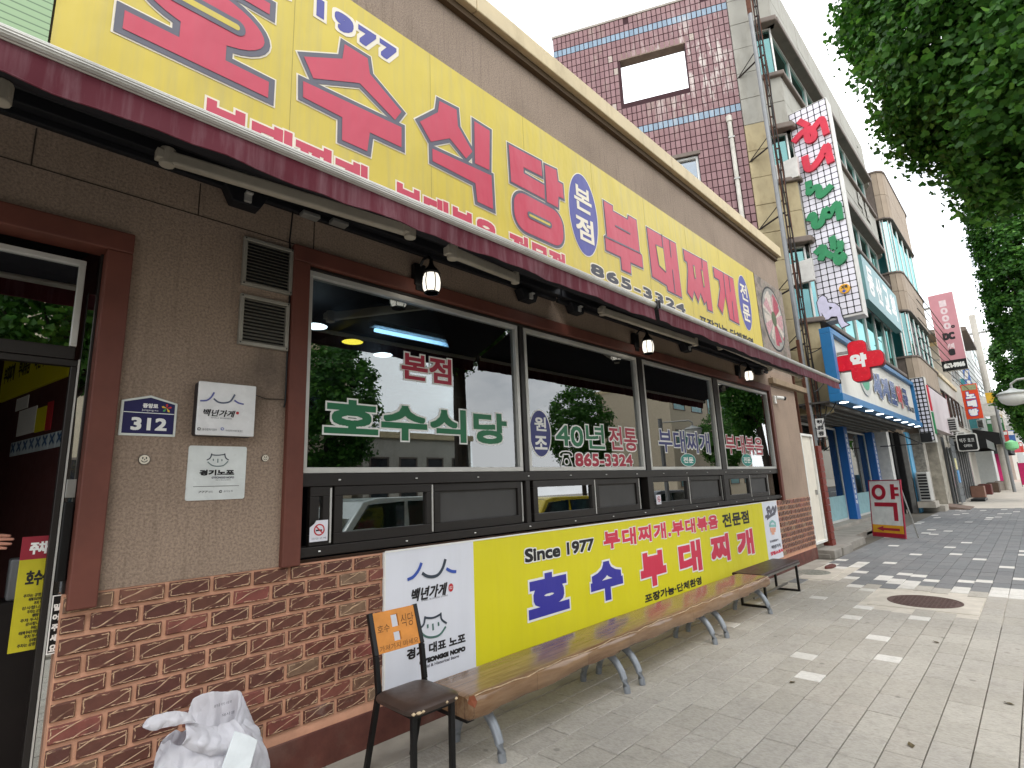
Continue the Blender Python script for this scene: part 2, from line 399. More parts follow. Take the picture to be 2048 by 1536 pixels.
# ================================================================ RESTAURANT BUILDING
XL, XR = -4.0, 11.85
rest_b = thing('restaurant_building', 'low brown stuccoed restaurant with brick base under the yellow sign', 'building')
def stucco(name, col, streak):
    s = NT(name); v = s.coord(); c = lin(col)
    g = s.noise(v, 75, 4, .7); b = s.noise(v, 1.1, 5, .6); st = s.noise(s.coord(scale=(9, 9, .5)), 3, 4, .6)
    cc = s.ramp(g, (.3, tuple(x * .55 for x in c[:3])), (.55, c[:3]), (.8, tuple(min(1, x * 1.35) for x in c[:3])))
    cc = s.mix(s.math('MULTIPLY', s.ramp(b, (.4, (0, 0, 0)), (.7, (1, 1, 1))), .3), cc, lin('#5d5148'))
    cc = s.mix(s.math('MULTIPLY', s.ramp(st, (.52, (0, 0, 0)), (.75, (1, 1, 1))), streak), cc, lin('#4b423b'))
    pg = s.n('ShaderNodeNewGeometry'); m2 = s.n('ShaderNodeMapping'); m2.inputs['Scale'].default_value = (1, 1, .6); s.l(pg.outputs['Position'], m2.inputs[0])
    vd = s.n('ShaderNodeVectorMath', _operation='DISTANCE'); s.l(m2.outputs[0], vd.inputs[0]); vd.inputs[1].default_value = (1.27, 0, 2.36 * .6)   # soot below the vents
    sm = s.math('MULTIPLY', s.ramp(vd.outputs['Value'], (.04, (1, 1, 1)), (.24, (0, 0, 0))), s.ramp(s.noise(s.coord(), 6, 5, .7), (.3, (.3, .3, .3)), (.6, (1, 1, 1))))
    cc = s.mix(s.math('MULTIPLY', sm, .6), cc, lin('#3f3a36'))
    s.bsdf(cc, .92, 0, .2, g, .8, .008); return s.m
m_stu = stucco('brown stucco', '#a38f7e', .28)
m_stu2 = stucco('upper grey brown stucco', '#a08f80', .3)
m_mar = M('maroon painted timber', '#66392e', .62, var=.14, scale=5, bump=.12, bscale=30, stain=.25, stcol='#3d231d')
m_base = M('maroon base stone', '#5b342c', .75, var=.25, scale=8, bump=.2, stain=.4, stcol='#7a6a60', stscale=(1, 1, 1))
m_cope = M('cream coping metal', '#c9b894', .6, var=.08, scale=2, stain=.35, stcol='#8f7f60', stscale=(2, 2, .6))
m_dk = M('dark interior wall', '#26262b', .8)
m_alu = M('brushed aluminium', '#c2c1bc', .45, .35, var=.08, bump=.04)
m_blk = M('dark bronze window frame', '#25211f', .42, .15, var=.1, bump=.03)
m_steel = M('galvanised steel', '#9c9c98', .5, .6, var=.15)
m_blackp = M('black painted steel', '#121213', .4, .2)
m_whitep = M('white painted metal', '#d9d8d2', .5)
WX0, WX1, WZ0, WZ1 = 1.49, 10.22, 1.25, 3.16          # window opening
DX1 = .388                                            # door opening right edge
ZD = 2.93
wl = MB()
wl.box(DX1 + .10, WX0 - .0, 0, .22, 1.19, 3.6); wl.box(WX1, XR, 0, .22, 1.19, 3.6); wl.box(WX0, WX1, 0, .22, WZ1, 3.6)
wl.box(XL, DX1 + .10, 0, .22, 3.04, 3.6)
wl.box(XL, -1.55, 0, .22, 1.19, 3.04)
wl.build('lower_wall', m_stu, rest_b)
up = MB().box(XL, XR, .0, .22, 3.6, 6.22).build('upper_wall', m_stu2, rest_b)
# fine joint lines in the stucco band under the awning
jn = MB(); jn.box(XL, XR, -.003, 0, 3.285, 3.291)
for x in (.05, .8, 1.52, 10.55): jn.box(x, x + .006, -.003, 0, 3.29, 3.5)
jn.build('stucco_joint', M('stucco joint', '#3d342d', .95), rest_b)
cp = MB()
for a, b in ((XL, 3.05), (3.056, 7.05), (7.056, 10.2), (10.206, XR + .06)): cp.box(a, b, -.13, .3, 6.28, 6.5)
cp.build('coping', m_cope, rest_b, bevel=.012)
MB().box(XL, XR, -.06, .0, 6.2, 6.28).build('coping_moulding', M('brown moulding', '#54432f', .8), rest_b)
bk = MB(); bk.box(XL, XR, .22, 8, 6.0, 6.1); bk.box(XL, XL + .2, .22, 8, 0, 6.1); bk.box(XR - .2, XR, .22, 8, 0, 6.1); bk.box(XL, XR, 7.8, 8, 0, 6.1)
bk.build('rear_shell', m_stu2, rest_b)
# brick wainscot
mort = M('pink mortar', '#c9977c', .9, var=.1, scale=9, bump=.3, bscale=120, stain=.3, stcol='#8a6a58', stscale=(1, 1, 1))
wain = MB().box(.374, XR, .004, .2, .0, 1.19).build('brick_wainscot', mort, rest_b)
MB().box(.372, XR + .004, -.012, .004, .0, .214).build('base_course', m_base, rest_b, bevel=.006)
def brick_mat():
    s = NT('glazed brown brick'); v = s.coord('Generated'); oi = s.n('ShaderNodeObjectInfo'); rnd = oi.outputs['Random']
    base = s.ramp(rnd, (0, lin('#552f28')), (.3, lin('#623a2f')), (.55, lin('#5a362a')), (.72, lin('#7f443c')), (.9, lin('#6b4a3a')), (1, lin('#86705a')))
    geo = s.n('ShaderNodeNewGeometry'); pos = geo.outputs['Position']
    w = s.n('ShaderNodeTexWave', Scale=2.1, Distortion=3.2, Detail=1.5, _bands_direction='DIAGONAL'); w.inputs['Detail Scale'].default_value = 1.1
    mp = s.n('ShaderNodeMapping'); mp.inputs['Scale'].default_value = (-1.9, 1.9, 4.6); s.l(pos, mp.inputs[0]); s.l(mp.outputs[0], w.inputs[0])
    line = s.math('MULTIPLY', s.ramp(w.outputs[0], (.965, (0, 0, 0)), (.994, (1, 1, 1))), s.ramp(s.noise(pos, 14, 3), (.38, (.12, .12, .12)), (.56, (1, 1, 1))))
    sep = s.n('ShaderNodeSeparateXYZ'); s.l(v, sep.inputs[0])
    ex = s.math('MINIMUM', sep.outputs[0], s.math('SUBTRACT', 1.0, sep.outputs[0])); ez = s.math('MINIMUM', sep.outputs[2], s.math('SUBTRACT', 1.0, sep.outputs[2]))
    ed = s.math('MINIMUM', s.math('MULTIPLY', ex, 2.6), ez)
    wob = s.math('MULTIPLY', s.math('SUBTRACT', s.noise(pos, 42, 3, .7), .5), .22)
    ed = s.math('ADD', ed, wob)
    eline = s.ramp(ed, (.05, (0, 0, 0)), (.075, (1, 1, 1)), (.10, (1, 1, 1)), (.14, (0, 0, 0)))
    gap = s.ramp(s.noise(pos, 26, 2), (.42, (0, 0, 0)), (.52, (1, 1, 1)))
    ln = s.math('MAXIMUM', s.math('MULTIPLY', line, .9), s.math('MULTIPLY', eline, gap))
    cloud = s.noise(pos, 16, 4, .6)
    base = s.mix(s.math('MULTIPLY', s.ramp(cloud, (.42, (0, 0, 0)), (.7, (1, 1, 1))), .5), base, lin('#3f231c'))
    dust = s.ramp(s.noise(pos, 5, 6, .7), (.58, (0, 0, 0)), (.72, (1, 1, 1)))
    low = s.n('ShaderNodeSeparateXYZ'); s.l(pos, low.inputs[0])
    lf = s.ramp(low.outputs[2], (.2, (1, 1, 1)), (.62, (0, 0, 0)))
    base = s.mix(s.math('MULTIPLY', s.math('MULTIPLY', dust, lf), .55), base, lin('#b0a59a'))
    c = s.mix(s.math('MULTIPLY', ln, .85), base, lin('#cfae8c'))
    s.bsdf(c, s.math('SUBTRACT', .5, s.math('MULTIPLY', ln, .15)), 0, .5, s.math('ADD', s.math('MULTIPLY', ln, .8), s.math('MULTIPLY', cloud, .3)), .7, .004)
    return s.m
m_brick = brick_mat()
BW, BH, PX, PZ = .191, .0715, .214, .0925
def brick_mesh(L):
    b = .005; x0, x1, z0, z1 = 0, L, 0, BH; mb = MB(); y = -.016
    mb.add([(x0, 0, z0), (x1, 0, z0), (x1, 0, z1), (x0, 0, z1), (x0, y + b, z0), (x1, y + b, z0), (x1, y + b, z1), (x0, y + b, z1),
            (x0 + b, y, z0 + b), (x1 - b, y, z0 + b), (x1 - b, y, z1 - b), (x0 + b, y, z1 - b)],
           [(0, 1, 5, 4), (1, 2, 6, 5), (2, 3, 7, 6), (3, 0, 4, 7), (4, 5, 9, 8), (5, 6, 10, 9), (6, 7, 11, 10), (7, 4, 8, 11), (8, 9, 10, 11)])
    return mb.mesh('brick', m_brick)
BM = {}
for k in range(11):
    z = 1.181 - k * PZ - BH
    if z < .19: break
    x = .38 - (.105 if k % 2 else 0)
    while x < XR - .05:
        a, b = max(x, .378), min(x + BW, XR - .004)
        if b - a > .04 and (a < 2.3 or b > 10.0):
            key = round(b - a, 3)
            if key not in BM: BM[key] = brick_mesh(key)
            o = link_mesh('brick', BM[key], wain, (a, .004 - random.uniform(0, .003), z + random.gauss(0, .001))); o.rotation_euler = (random.gauss(0, .006), random.gauss(0, .004), random.gauss(0, .006))
        x += PX

# maroon surrounds
def surround(name, x0, x1, z0, z1, w, bottom, parent):
    mb = MB(); mb.pbox(F0, x0 - w, x1 + w, z1, z1 + w, -.1, .045); mb.pbox(F0, x0 - w, x0, z0, z1, -.1, .045); mb.pbox(F0, x1, x1 + w, max(z0, 1.12), z1, -.1, .045)
    if bottom: mb.pbox(F0, x0, x1, z0 - .06, z0, -.1, .02)
    return mb.build(name, m_mar, parent, bevel=.008)
surround('window_surround', WX0, WX1, 1.185, WZ1, .115, False, rest_b)
surround('door_surround', -1.42, DX1, 0, ZD, .115, False, rest_b)

# ---- windows: four fixed panes above a row of low sliders
m_gl = GLASS('restaurant window glass', (.5, .56, .57), refl=.09, gain=1.75)
m_scr = M('grey insect screen', '#4a4948', .75, var=.1, scale=3)
m_cur = M('pale curtain', '#a29d96', .9)
m_red = M('red vinyl', '#a31f38', .45, var=.05); m_grn = M('green vinyl', '#146a42', .45, var=.05); m_nav = M('navy vinyl', '#2c3070', .45, var=.05)
m_wht = M('white vinyl', '#e6e6e2', .5, var=.04); m_tea = M('teal vinyl', '#11887c', .45); m_ink = M('black print', '#1e1d20', .5)
mull = [(1.49, 3.56), (3.645, 5.70), (5.83, 7.86), (8.05, 10.215)]
# dark posts & rails
wf = MB()
wf.pbox(F0, WX0, WX1, 1.66, 1.742, -.09, .012)
wf.pbox(F0, WX0, WX1, 1.225, 1.285, -.12, .014)
wf.pbox(F0, WX0, WX1, 3.135, 3.158, -.09, .008)
for a, b in ((3.575, 3.63), (5.71, 5.82), (7.875, 8.04)): wf.pbox(F0, a, b, 1.742, 3.135, -.09, .013); wf.pbox(F0, a, b, 1.285, 1.66, -.09, .011)
wf.build('window_framing', m_blk, rest_b, bevel=.004)
scw = MB()
for i in range(14): x = 1.75 + i * .62; scw.lathe((x, -.018, 1.70), [(.008, -.004), (.008, .004)], 8)
for i in range(14): x = 1.62 + i * .66; scw.lathe((x, -.02, 1.255), [(.008, -.004), (.008, .004)], 8)
scw.build('fixing_plug', m_wht, rest_b)
PANES = []
for a, b in mull:
    w = MB(); w.frame(F0, a, b, 1.745, 3.132, .038, -.06, .004); 
    o = w.build('window', m_alu, rest_b, bevel=.003)
    MB().pbox(F0, a + .038, b - .038, 1.783, 3.094, -.035, -.03).build('pane', m_gl, o); PANES.append(o)
FG = front(.028)
def wword(i, body, L, R_, T, B_, mat, **kw): return word(FG, body, FG.box(L, R_, T, B_), mat, PANES[i], d=.0, **kw)
OL = (.013, m_wht)
wword(0, '본점', (800, 723), (905, 742), (805, 699), (905, 774), m_red, bold=.008, outline=OL)
wword(0, '호수식당', (644, 868), (1015, 846), (676, 793), (987, 891), m_grn, bold=.011, outline=OL)
def oval(P, L, R_, T, B_, mat, edge, parent, d=.0, er=.012):
    u0, u1, v0, v1 = P.box(L, R_, T, B_); cu, cv, ru, rv = (u0 + u1) / 2, (v0 + v1) / 2, (u1 - u0) / 2, (v1 - v0) / 2
    mb = MB(); mb.flat(P, ellipse(cu, cv, ru + er, rv + er), d, 0); mb.flat(P, ellipse(cu, cv, ru, rv), d + .0006, 1)
    link_mesh('oval_badge', mb.mesh('oval_badge', [edge, mat]), parent); return cu, cv, ru, rv
cu, cv, ru, rv = oval(FG, (1060, 868), (1101, 868), (1077, 821), (1087, 913), m_nav, m_wht, PANES[1])
word(FG, '원', (cu - ru * .55, cu + ru * .6, cv + rv * .1, cv + rv * .72), m_wht, PANES[1], d=.002, bold=.005)
word(FG, '조', (cu - ru * .6, cu + ru * .6, cv - rv * .7, cv - rv * .12), m_wht, PANES[1], d=.002, bold=.005)
wword(1, '40년', (1110, 882), (1211, 882), (1128, 840), (1128, 898), m_grn, bold=.007, outline=OL)
wword(1, '전통', (1217, 880), (1275, 880), (1224, 850), (1224, 903), m_red, bold=.007, outline=OL)
wword(1, '865-3324', (1149, 920), (1266, 920), (1152, 904), (1152, 935), m_red, bold=.007, outline=(.010, m_wht))
u0, u1, v0, v1 = FG.box((1119, 918), (1146, 918), (1130, 902), (1130, 934)); w_, h_ = u1 - u0, v1 - v0
ph = MB()
def U(x, y): return (u0 + w_ * x, v0 + h_ * y)
ph.stroke(FG, [U(0, .66), U(.02, .84), U(.2, .97), U(.5, 1), U(.8, .97), U(.98, .84), U(1, .66), U(.8, .62), U(.72, .8), U(.28, .8), U(.2, .62), U(0, .66)], .011, 0, .002)
ph.stroke(FG, [U(.3, .72), U(.08, .12), U(.08, 0), U(.92, 0), U(.92, .12), U(.7, .72)], .011, 0, .003)
ph.stroke(FG, ellipse(*U(.5, .33), w_ * .17, h_ * .19, 14) + [ellipse(*U(.5, .33), w_ * .17, h_ * .19, 14)[0]], .011, 0, .004)
ph.build('telephone_symbol', m_wht, PANES[1])
wword(2, '부대찌개', (1316, 880), (1420, 885), (1318, 855), (1329, 906), m_nav, bold=.006, outline=OL)
wword(3, '부대볶음', (1450, 885), (1525, 885), (1453, 867), (1458, 909), m_red, bold=.006, outline=OL)
for i, (l, r) in ((2, (1362, 1391)), (3, (1484, 1504))):
    cu, cv, ru, rv = oval(FG, (l, 920), (r, 920), ((l + r) / 2, 908), ((l + r) / 2, 932), m_tea, m_wht, PANES[i], er=.008)
    word(FG, '전문', (cu - ru * .68, cu + ru * .68, cv - rv * .5, cv + rv * .5), m_wht, PANES[i], d=.002, bold=.004)
# low sliders
lows = [((619, 663), 'g'), ((668, 866), 'g'), ((872, 1050), 's'), ((1068, 1193), 'g'), ((1198, 1286), 's'), ((1306, 1383), 'g'), ((1387, 1452), 's'), ((1452, 1507), 'g'), ((1508, 1546), 's')]
m_gl2 = GLASS('slider glass', (.35, .42, .42), refl=.16, gain=1.8)
for (a, b), k in lows:
    x0 = F0.px(a, 1020)[0]; x1 = F0.px(b, 1020)[0]; dd = .004 if k == 'g' else -.022
    w = MB(); w.frame(F0, x0, x1, 1.287, 1.658, .062, -.045 + dd, dd, wb=.07)
    o = w.build('sliding_sash', m_blk, rest_b, bevel=.004)
    if k == 'g': MB().pbox(F0, x0 + .062, x1 - .062, 1.357, 1.596, -.03 + dd, -.025 + dd).build('pane', m_gl2, o)
    else:
        MB().pbox(F0, x0 + .062, x1 - .062, 1.357, 1.596, -.03 + dd, -.026 + dd).build('insect_screen', m_scr, o)
    MB().pbox(F0, x1 - .016, x1 - .004, 1.30, 1.648, dd, dd + .006).build('aluminium_edge', m_alu, o)
# ---- room behind the glass
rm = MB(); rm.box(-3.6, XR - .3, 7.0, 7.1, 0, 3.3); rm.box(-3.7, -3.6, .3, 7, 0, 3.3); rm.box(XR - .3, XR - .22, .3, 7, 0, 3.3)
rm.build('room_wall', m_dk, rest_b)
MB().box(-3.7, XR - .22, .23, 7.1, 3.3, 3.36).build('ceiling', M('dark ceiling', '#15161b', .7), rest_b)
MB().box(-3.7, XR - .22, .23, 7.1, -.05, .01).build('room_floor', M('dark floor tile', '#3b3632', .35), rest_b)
bm_ = MB()
for y in (1.6, 3.1, 4.6): bm_.box(-3.6, XR - .3, y, y + .16, 3.08, 3.3)
for x in (2.2, 4.6, 7.0, 9.4): bm_.box(x, x + .14, .3, 7, 3.14, 3.3)
bm_.build('ceiling_beam', M('dark beam', '#2a2e33', .6), rest_b)
m_l1 = EM('white lamp glow', '#f4f8ff', 9); m_l2 = EM('yellow lamp glow', '#ffd94a', 4); m_l3 = EM('tube glow', '#a9d4ff', 6)
FI = front(1.4)
for i, (px, py, m) in enumerate([(631, 653, m_l1), (705, 684, m_l2), (766, 710, m_l1), (1237, 771, m_l1), (1247, 783, m_l1)]):
    r = ray(px, py); t = (3.06 - 1.6) / r[2]; q = CAM + r * t
    if q[1] > 6.5: t = (6.3 + 3.357) / r[1]; q = CAM + r * t
    k = MB().lathe((q[0], q[1], q[2]), [(.09, .005), (.10, 0), (.085, -.004)], 20).build('ceiling_downlight', m)
    nm = ['white round downlight nearest the left jamb of the big window', 'yellow glowing downlight behind the left window pane', 'white round downlight just above the red window lettering',
          'left one of two white lamps deep in the second pane', 'right one of two white lamps deep in the second pane', 'white round downlight behind the third window pane'][i]
    tag(k, nm, 'ceiling lamp', 'round lamps inside the restaurant')
for i, ((a, b), lab) in enumerate((((750, 660), 'long blue white fluorescent tube lamp behind the left window pane'), ((1325, 778), 'blue white fluorescent tube lamp behind the third window pane'))):
    r = ray(a, b); t = (2.98 - 1.6) / r[2]; q = CAM + r * t
    L = (1.55, 1.9)[i]
    tb = thing('tube_lamp', lab, 'tube lamp', 'tube lamps inside the restaurant')
    MB().tube([(q[0], q[1], q[2]), (q[0] + L, q[1], q[2])], .018, 8).build('glowing_tube', m_l3, tb)
    MB().box(q[0] - .03, q[0] + L + .03, q[1] - .05, q[1] + .05, q[2] + .03, q[2] + .07).build('batten', m_whitep, tb)
    MB().tube([(q[0] + L / 2, q[1], q[2] + .07), (q[0] + L / 2, q[1], 3.3)], .006, 6).build('hanger', m_whitep, tb)

# ================================================================ TOP SIGN
def vinyl(name, col, streak=.18, rough=.45, dirt='#8d8450'):
    s = NT(name); c = lin(col); st = s.noise(s.coord(scale=(7, 7, .35)), 2.2, 5, .65); b = s.noise(s.coord(), .8, 4, .6)
    cc = s.mix(s.math('MULTIPLY', s.ramp(st, (.45, (0, 0, 0)), (.75, (1, 1, 1))), streak), c, lin(dirt))
    cc = s.mix(s.math('MULTIPLY', s.ramp(b, (.35, (0, 0, 0)), (.7, (1, 1, 1))), streak * .8), cc, tuple(min(1, x * 1.18) for x in c[:3]) + (1,))
    wr_ = s.noise(s.coord(scale=(1, 1, .5)), 3.1, 3, .5); s.bsdf(cc, s.math('ADD', s.math('MULTIPLY', b, .2), rough - .1), 0, .45, wr_, .45, .05); return s.m
m_yel = vinyl('faded yellow sign vinyl', '#cbb748', .42, dirt='#a39a70')
m_yel2 = vinyl('bright yellow banner vinyl', '#d9d01d', .12, dirt='#b9ac3c')
m_sred = vinyl('faded red sign print', '#c04257', .16, dirt='#a55360'); m_sgry = vinyl('slate sign print', '#5c5c68', .1, dirt='#6f6a66')
m_snav = vinyl('violet navy sign print', '#4a4c96', .12, dirt='#5c5c8a'); m_swht = vinyl('cream sign print', '#e4dcc8', .1, dirt='#c0b490')
SF = front(-.045)
sign = thing('shop_sign', 'long yellow shop sign with big red Korean letters above the awning', 'sign')
MB().pbox(SF, .055, 10.24, 3.72, 5.49, -.04, 0).build('panel', m_yel, sign)
MB().pbox(SF, 10.242, 11.84, 3.75, 5.49, -.04, -.004).pbox(SF, 10.235, 10.247, 3.72, 5.495, -.04, .004, 0).build('panel_trim', M('sign trim', '#5b5240', .7), sign)
tk = .0
def letter(outer, r, holes=(), bars=(), pxf=True, fill_in=None, mats=None, thin=.011):
    """outer: photo-measured outline of the dark edge; r: width of that edge"""
    global tk
    P2 = [SF.px(*q) for q in outer] if pxf else outer
    mb = MB(); 
    tk += .00012; e_ = tk
    mb.flat(SF, inset(P2, -thin), .003 + e_, 0); mb.flat(SF, P2, .006 + e_, 1); mb.flat(SF, inset(P2, r), .009 + e_, 2)
    for h in holes:
        H = [SF.px(*q) for q in h] if pxf else h
        mb.flat(SF, inset(H, -r * .9), .0125 + e_, 1); mb.flat(SF, H, .0135 + e_, 3)
    for h in bars: mb.stroke(SF, [SF.px(*q) for q in h] if pxf else h, r * 1.1, .0122, .0128 + e_, 1)
    me = mb.mesh('letter', mats or [m_swht, m_sgry, m_sred, m_yel])
    bm = bmesh.new(); bm.from_mesh(me); bmesh.ops.triangulate(bm, faces=bm.faces[:], ngon_method='EAR_CLIP'); bm.to_mesh(me); bm.free()
    return link_mesh('letter', me, sign)
def cz(sx, ox, oy, pts): return [(ox + x * sx, oy + y * sx) for x, y in pts]
# 호: bar and stem measured, ring and hat completed on the sign plane
A = [SF.px(*q) for q in cz(.1953, 200, 0, [(170, 10), (140, 322), (1775, 1092), (1788, 825)])]
ub0, ub1 = A[0][0], A[3][0]; vb1 = (A[0][1] + A[3][1]) / 2; vb0 = (A[1][1] + A[2][1]) / 2
uc, vtop = (ub0 + ub1) / 2, SF.px(544, 0)[1]
rl, rr_ = SF.px(200 + 1740 * .1953, 500 * .1953)[0], 0
cu_, cv_ = uc, vb1 + .245; Rv = .225; Ru = rl - uc - .0
letter([(ub0, vb0), (ub1, vb0), (ub1, vb1), (uc + .17, vb1), (uc + .17, vb1 + .12), (uc - .17, vb1 + .12), (uc - .17, vb1), (ub0, vb1)], .04, pxf=False)
letter(ellipse(cu_, cv_, Ru, Rv, 32), .04, holes=[rrect(cu_ - Ru * .5, cu_ + Ru * .5, cv_ - .022, cv_ + .022, .02)], pxf=False)
hb0 = cv_ + Rv - .02
letter([(ub0 + .07, hb0), (ub1 - .02, hb0), (ub1 - .02, hb0 + .17), (uc + .12, hb0 + .17), (uc + .12, hb0 + .28), (uc - .12, hb0 + .28), (uc - .12, hb0 + .17), (ub0 + .07, hb0 + .17)], .04, pxf=False)
c2 = lambda pts: cz(.3418, 600, 0, pts)
def outer_from_fill(pts, r): return inset([SF.px(*q) for q in pts], -r)
R1 = .036
letter(outer_from_fill(c2([(20, 335), (245, 348), (258, 262), (392, 345), (405, 435), (590, 657), (552, 705), (345, 490), (75, 462)]), R1), R1, pxf=False)
letter(outer_from_fill(c2([(15, 478), (590, 748), (590, 865), (405, 778), (390, 888), (242, 822), (244, 690), (15, 572)]), R1), R1, pxf=False)
letter(outer_from_fill(c2([(697, 715), (803, 660), (812, 594), (912, 645), (920, 740), (1005, 890), (968, 930), (872, 812), (762, 832)]), R1), R1, pxf=False)
letter(outer_from_fill(c2([(1016, 712), (1106, 768), (1104, 998), (1020, 958)]), R1 * .9), R1 * .9, pxf=False)
letter(outer_from_fill(c2([(770, 872), (1116, 1030), (1126, 1226), (1035, 1182), (1022, 1075), (772, 945)]), R1), R1, pxf=False)
letter(outer_from_fill(cz(.1172, 980, 260, [(310, 255), (858, 545), (880, 800), (560, 640), (562, 745), (915, 950), (925, 1190), (350, 885)]), .025), .025, pxf=False)
letter(outer_from_fill(cz(.1172, 980, 260, [(925, 600), (1120, 690), (1145, 890), (1225, 935), (1245, 1180), (1155, 1140), (1150, 1330), (960, 1230)]), .025), .025, pxf=False)
a0, a1, a2, a3 = SF.px(1022, 400)[0], SF.px(1127, 445)[0], SF.px(1085, 385)[1], SF.px(1070, 482)[1]
a2 = SF.px(1040, 378)[1]
letter(rrect(a0, a1, a3 + .02, a2 - .01, .2, 7), .03, holes=[rrect(a0 + (a1 - a0) * .3, a1 - (a1 - a0) * .3, (a2 + a3) / 2 - .008, (a2 + a3) / 2 + .016, .011, 2)], pxf=False)
k1 = lambda pts: cz(.10742, 1180, 380, pts); k2 = lambda pts: cz(.08789, 1340, 480, pts)
R2 = .02
letter(k1([(222, 170), (420, 290), (425, 385), (680, 530), (690, 455), (860, 555), (925, 1170), (965, 1215), (990, 1485), (755, 1380)]) + [(1262.5, 551), (1241.5, 541.5)] + k1([(550, 1270), (275, 1140), (250, 860), (287, 830)]), R2,
       bars=[k1([(455, 670), (735, 825)]), k1([(255, 865), (925, 1185)])])
letter([(1290.6, 452), (1350.8, 486.3), (1364, 598), (1334, 583), (1332, 573), (1302.4, 554.8)], R2,
       holes=[[(1310.8, 492), (1324.3, 498), (1329.5, 543), (1317, 531)]], bars=[[(1322, 469), (1324.5, 497)], [(1337.4, 480), (1340.6, 515)], [(1343.5, 540), (1348.7, 586)]])
letter([(1364.2, 496.7), (1413.4, 523.5), (1425.6, 626.3), (1414, 621.3), (1411.5, 606), (1408, 611), (1400.2, 590), (1396.2, 607.4), (1387.5, 585.5), (1384.8, 602.2), (1372.5, 585.5), (1373.8, 541.5), (1372.5, 525.7), (1367.2, 521.3)], R2,
       holes=[[(1385.1, 532.7), (1387, 534), (1389.6, 556), (1388.4, 556)], [(1401.3, 541.5), (1403, 543), (1407.2, 573), (1406, 573)]], bars=[[(1402, 517), (1403, 536)]])
letter([(1424.4, 532.7), (1465.7, 556.5), (1478.7, 651.2), (1458, 639.6), (1450.3, 592.5), (1444.7, 630.5), (1434, 611.8), (1438.4, 576.7), (1436.7, 561.7), (1427, 555.6)], R2,
       bars=[[(1445, 546), (1449.8, 591)], [(1456, 552), (1459.5, 584)], [(1463, 603), (1467, 640)]])
# ovals with white words
def badge(L, R_, T, B_, words):
    u0, u1, v0, v1 = SF.px(*L)[0], SF.px(*R_)[0], SF.px(*B_)[1], SF.px(*T)[1]; cu, cv, ru, rv = (u0 + u1) / 2, (v0 + v1) / 2, (u1 - u0) / 2, (v1 - v0) / 2
    mb = MB().flat(SF, ellipse(cu, cv, ru + .012, rv + .012, 40), .003, 0).flat(SF, ellipse(cu, cv, ru, rv, 40), .004, 1)
    link_mesh('oval_badge', mb.mesh('oval_badge', [m_swht, m_snav]), sign)
    for w, a, b in words: word(SF, w, (cu - ru * .62, cu + ru * .62, cv + rv * a, cv + rv * b), m_swht, sign, d=.007, bold=.009)
badge((1138, 415), (1194, 440), (1153, 344.5), (1170, 510), [('본', .06, .68), ('점', -.66, -.08)])
badge((1475, 575), (1502, 620), (1480, 550), (1498, 661), [('전', .08, .7), ('문', -.68, -.08)])
z0, z1 = SF.px(778, 129)[1], SF.px(757, 70)[1]; xa, xb = SF.px(626, 38)[0], SF.px(797, 97)[0]
word(SF, '1977', (xa, xb, z0 + .01, z1), m_snav, sign, spacing=1.3, bold=.016, outline=(.022, m_swht))
word(SF, 'Since', (xa - 1.02, xa - .16, z0 + .01, z1), m_snav, sign, spacing=1.2, bold=.016, outline=(.022, m_swht))
zt = SF.px(396, 180)[1]
def row(body, L, R_, zt, zb, mat, bold, ol, **k): return word(SF, body, (SF.px(*L)[0], SF.px(*R_)[0], zb, zt), mat, sign, bold=bold, outline=ol, **k)
row('부대찌개', (396, 200), (738, 340), zt, zt - .345, m_sred, .016, (.014, m_swht))
row('부대볶음', (783, 380), (996, 460), zt, zt - .345, m_sred, .016, (.014, m_swht))
row('전문점', (1016, 470), (1131, 520), zt, zt - .345, m_sred, .016, (.014, m_swht))
row('865-3324', (1180, 540), (1371, 620), SF.px(1182, 523)[1], SF.px(1369, 630)[1], M('charcoal sign print', '#3e3e46', .5), .010, (.014, m_swht), spacing=1.1)
row('포장가능·단체환영', (1399, 640), (1507, 690), SF.px(1401, 630)[1], SF.px(1401, 630)[1] - .17, m_ink, .008, None)
# food picture at the right end
def food_mat():
    s = NT('printed food picture'); v = s.coord(); n = s.noise(v, 4.5, 6, .7); n2 = s.noise(v, 11, 4, .6)
    c = s.ramp(n, (.25, lin('#2b2826')), (.42, lin('#6b6058')), (.55, lin('#94867a')), (.66, lin('#6f574b')), (.85, lin('#b5a698')))
    c = s.mix(s.math('MULTIPLY', s.ramp(n2, (.55, (0, 0, 0)), (.65, (1, 1, 1))), .5), c, lin('#5d6b48')); s.bsdf(c, .45, 0, .4); return s.m
fp = thing('food_panel', 'printed picture of a dish of sliced meat at the yellow sign right end', 'sign panel')
FP = front(-.05)
MB().pbox(FP, 10.25, 11.83, 3.76, 5.485, -.03, 0).build('panel', food_mat(), fp)
fc = (11.05, 4.72)
pl = MB().flat(FP, ellipse(fc[0], fc[1], .62, .68, 36), .003, 0).flat(FP, ellipse(fc[0], fc[1], .58, .64, 36), .004, 1)
link_mesh('dish', pl.mesh('dish', [m_ink, M('dish print', '#8f8d86', .5, var=.3, scale=12)]), fp)
sl = MB(); mm_ = [M('pink meat print', '#b58a8c', .5, var=.3, scale=22), M('red meat print', '#9c3d4c', .5, var=.35, scale=22), M('pale meat print', '#bdb2a6', .5, var=.25, scale=22), M('leaf print', '#4d5a3a', .5)]
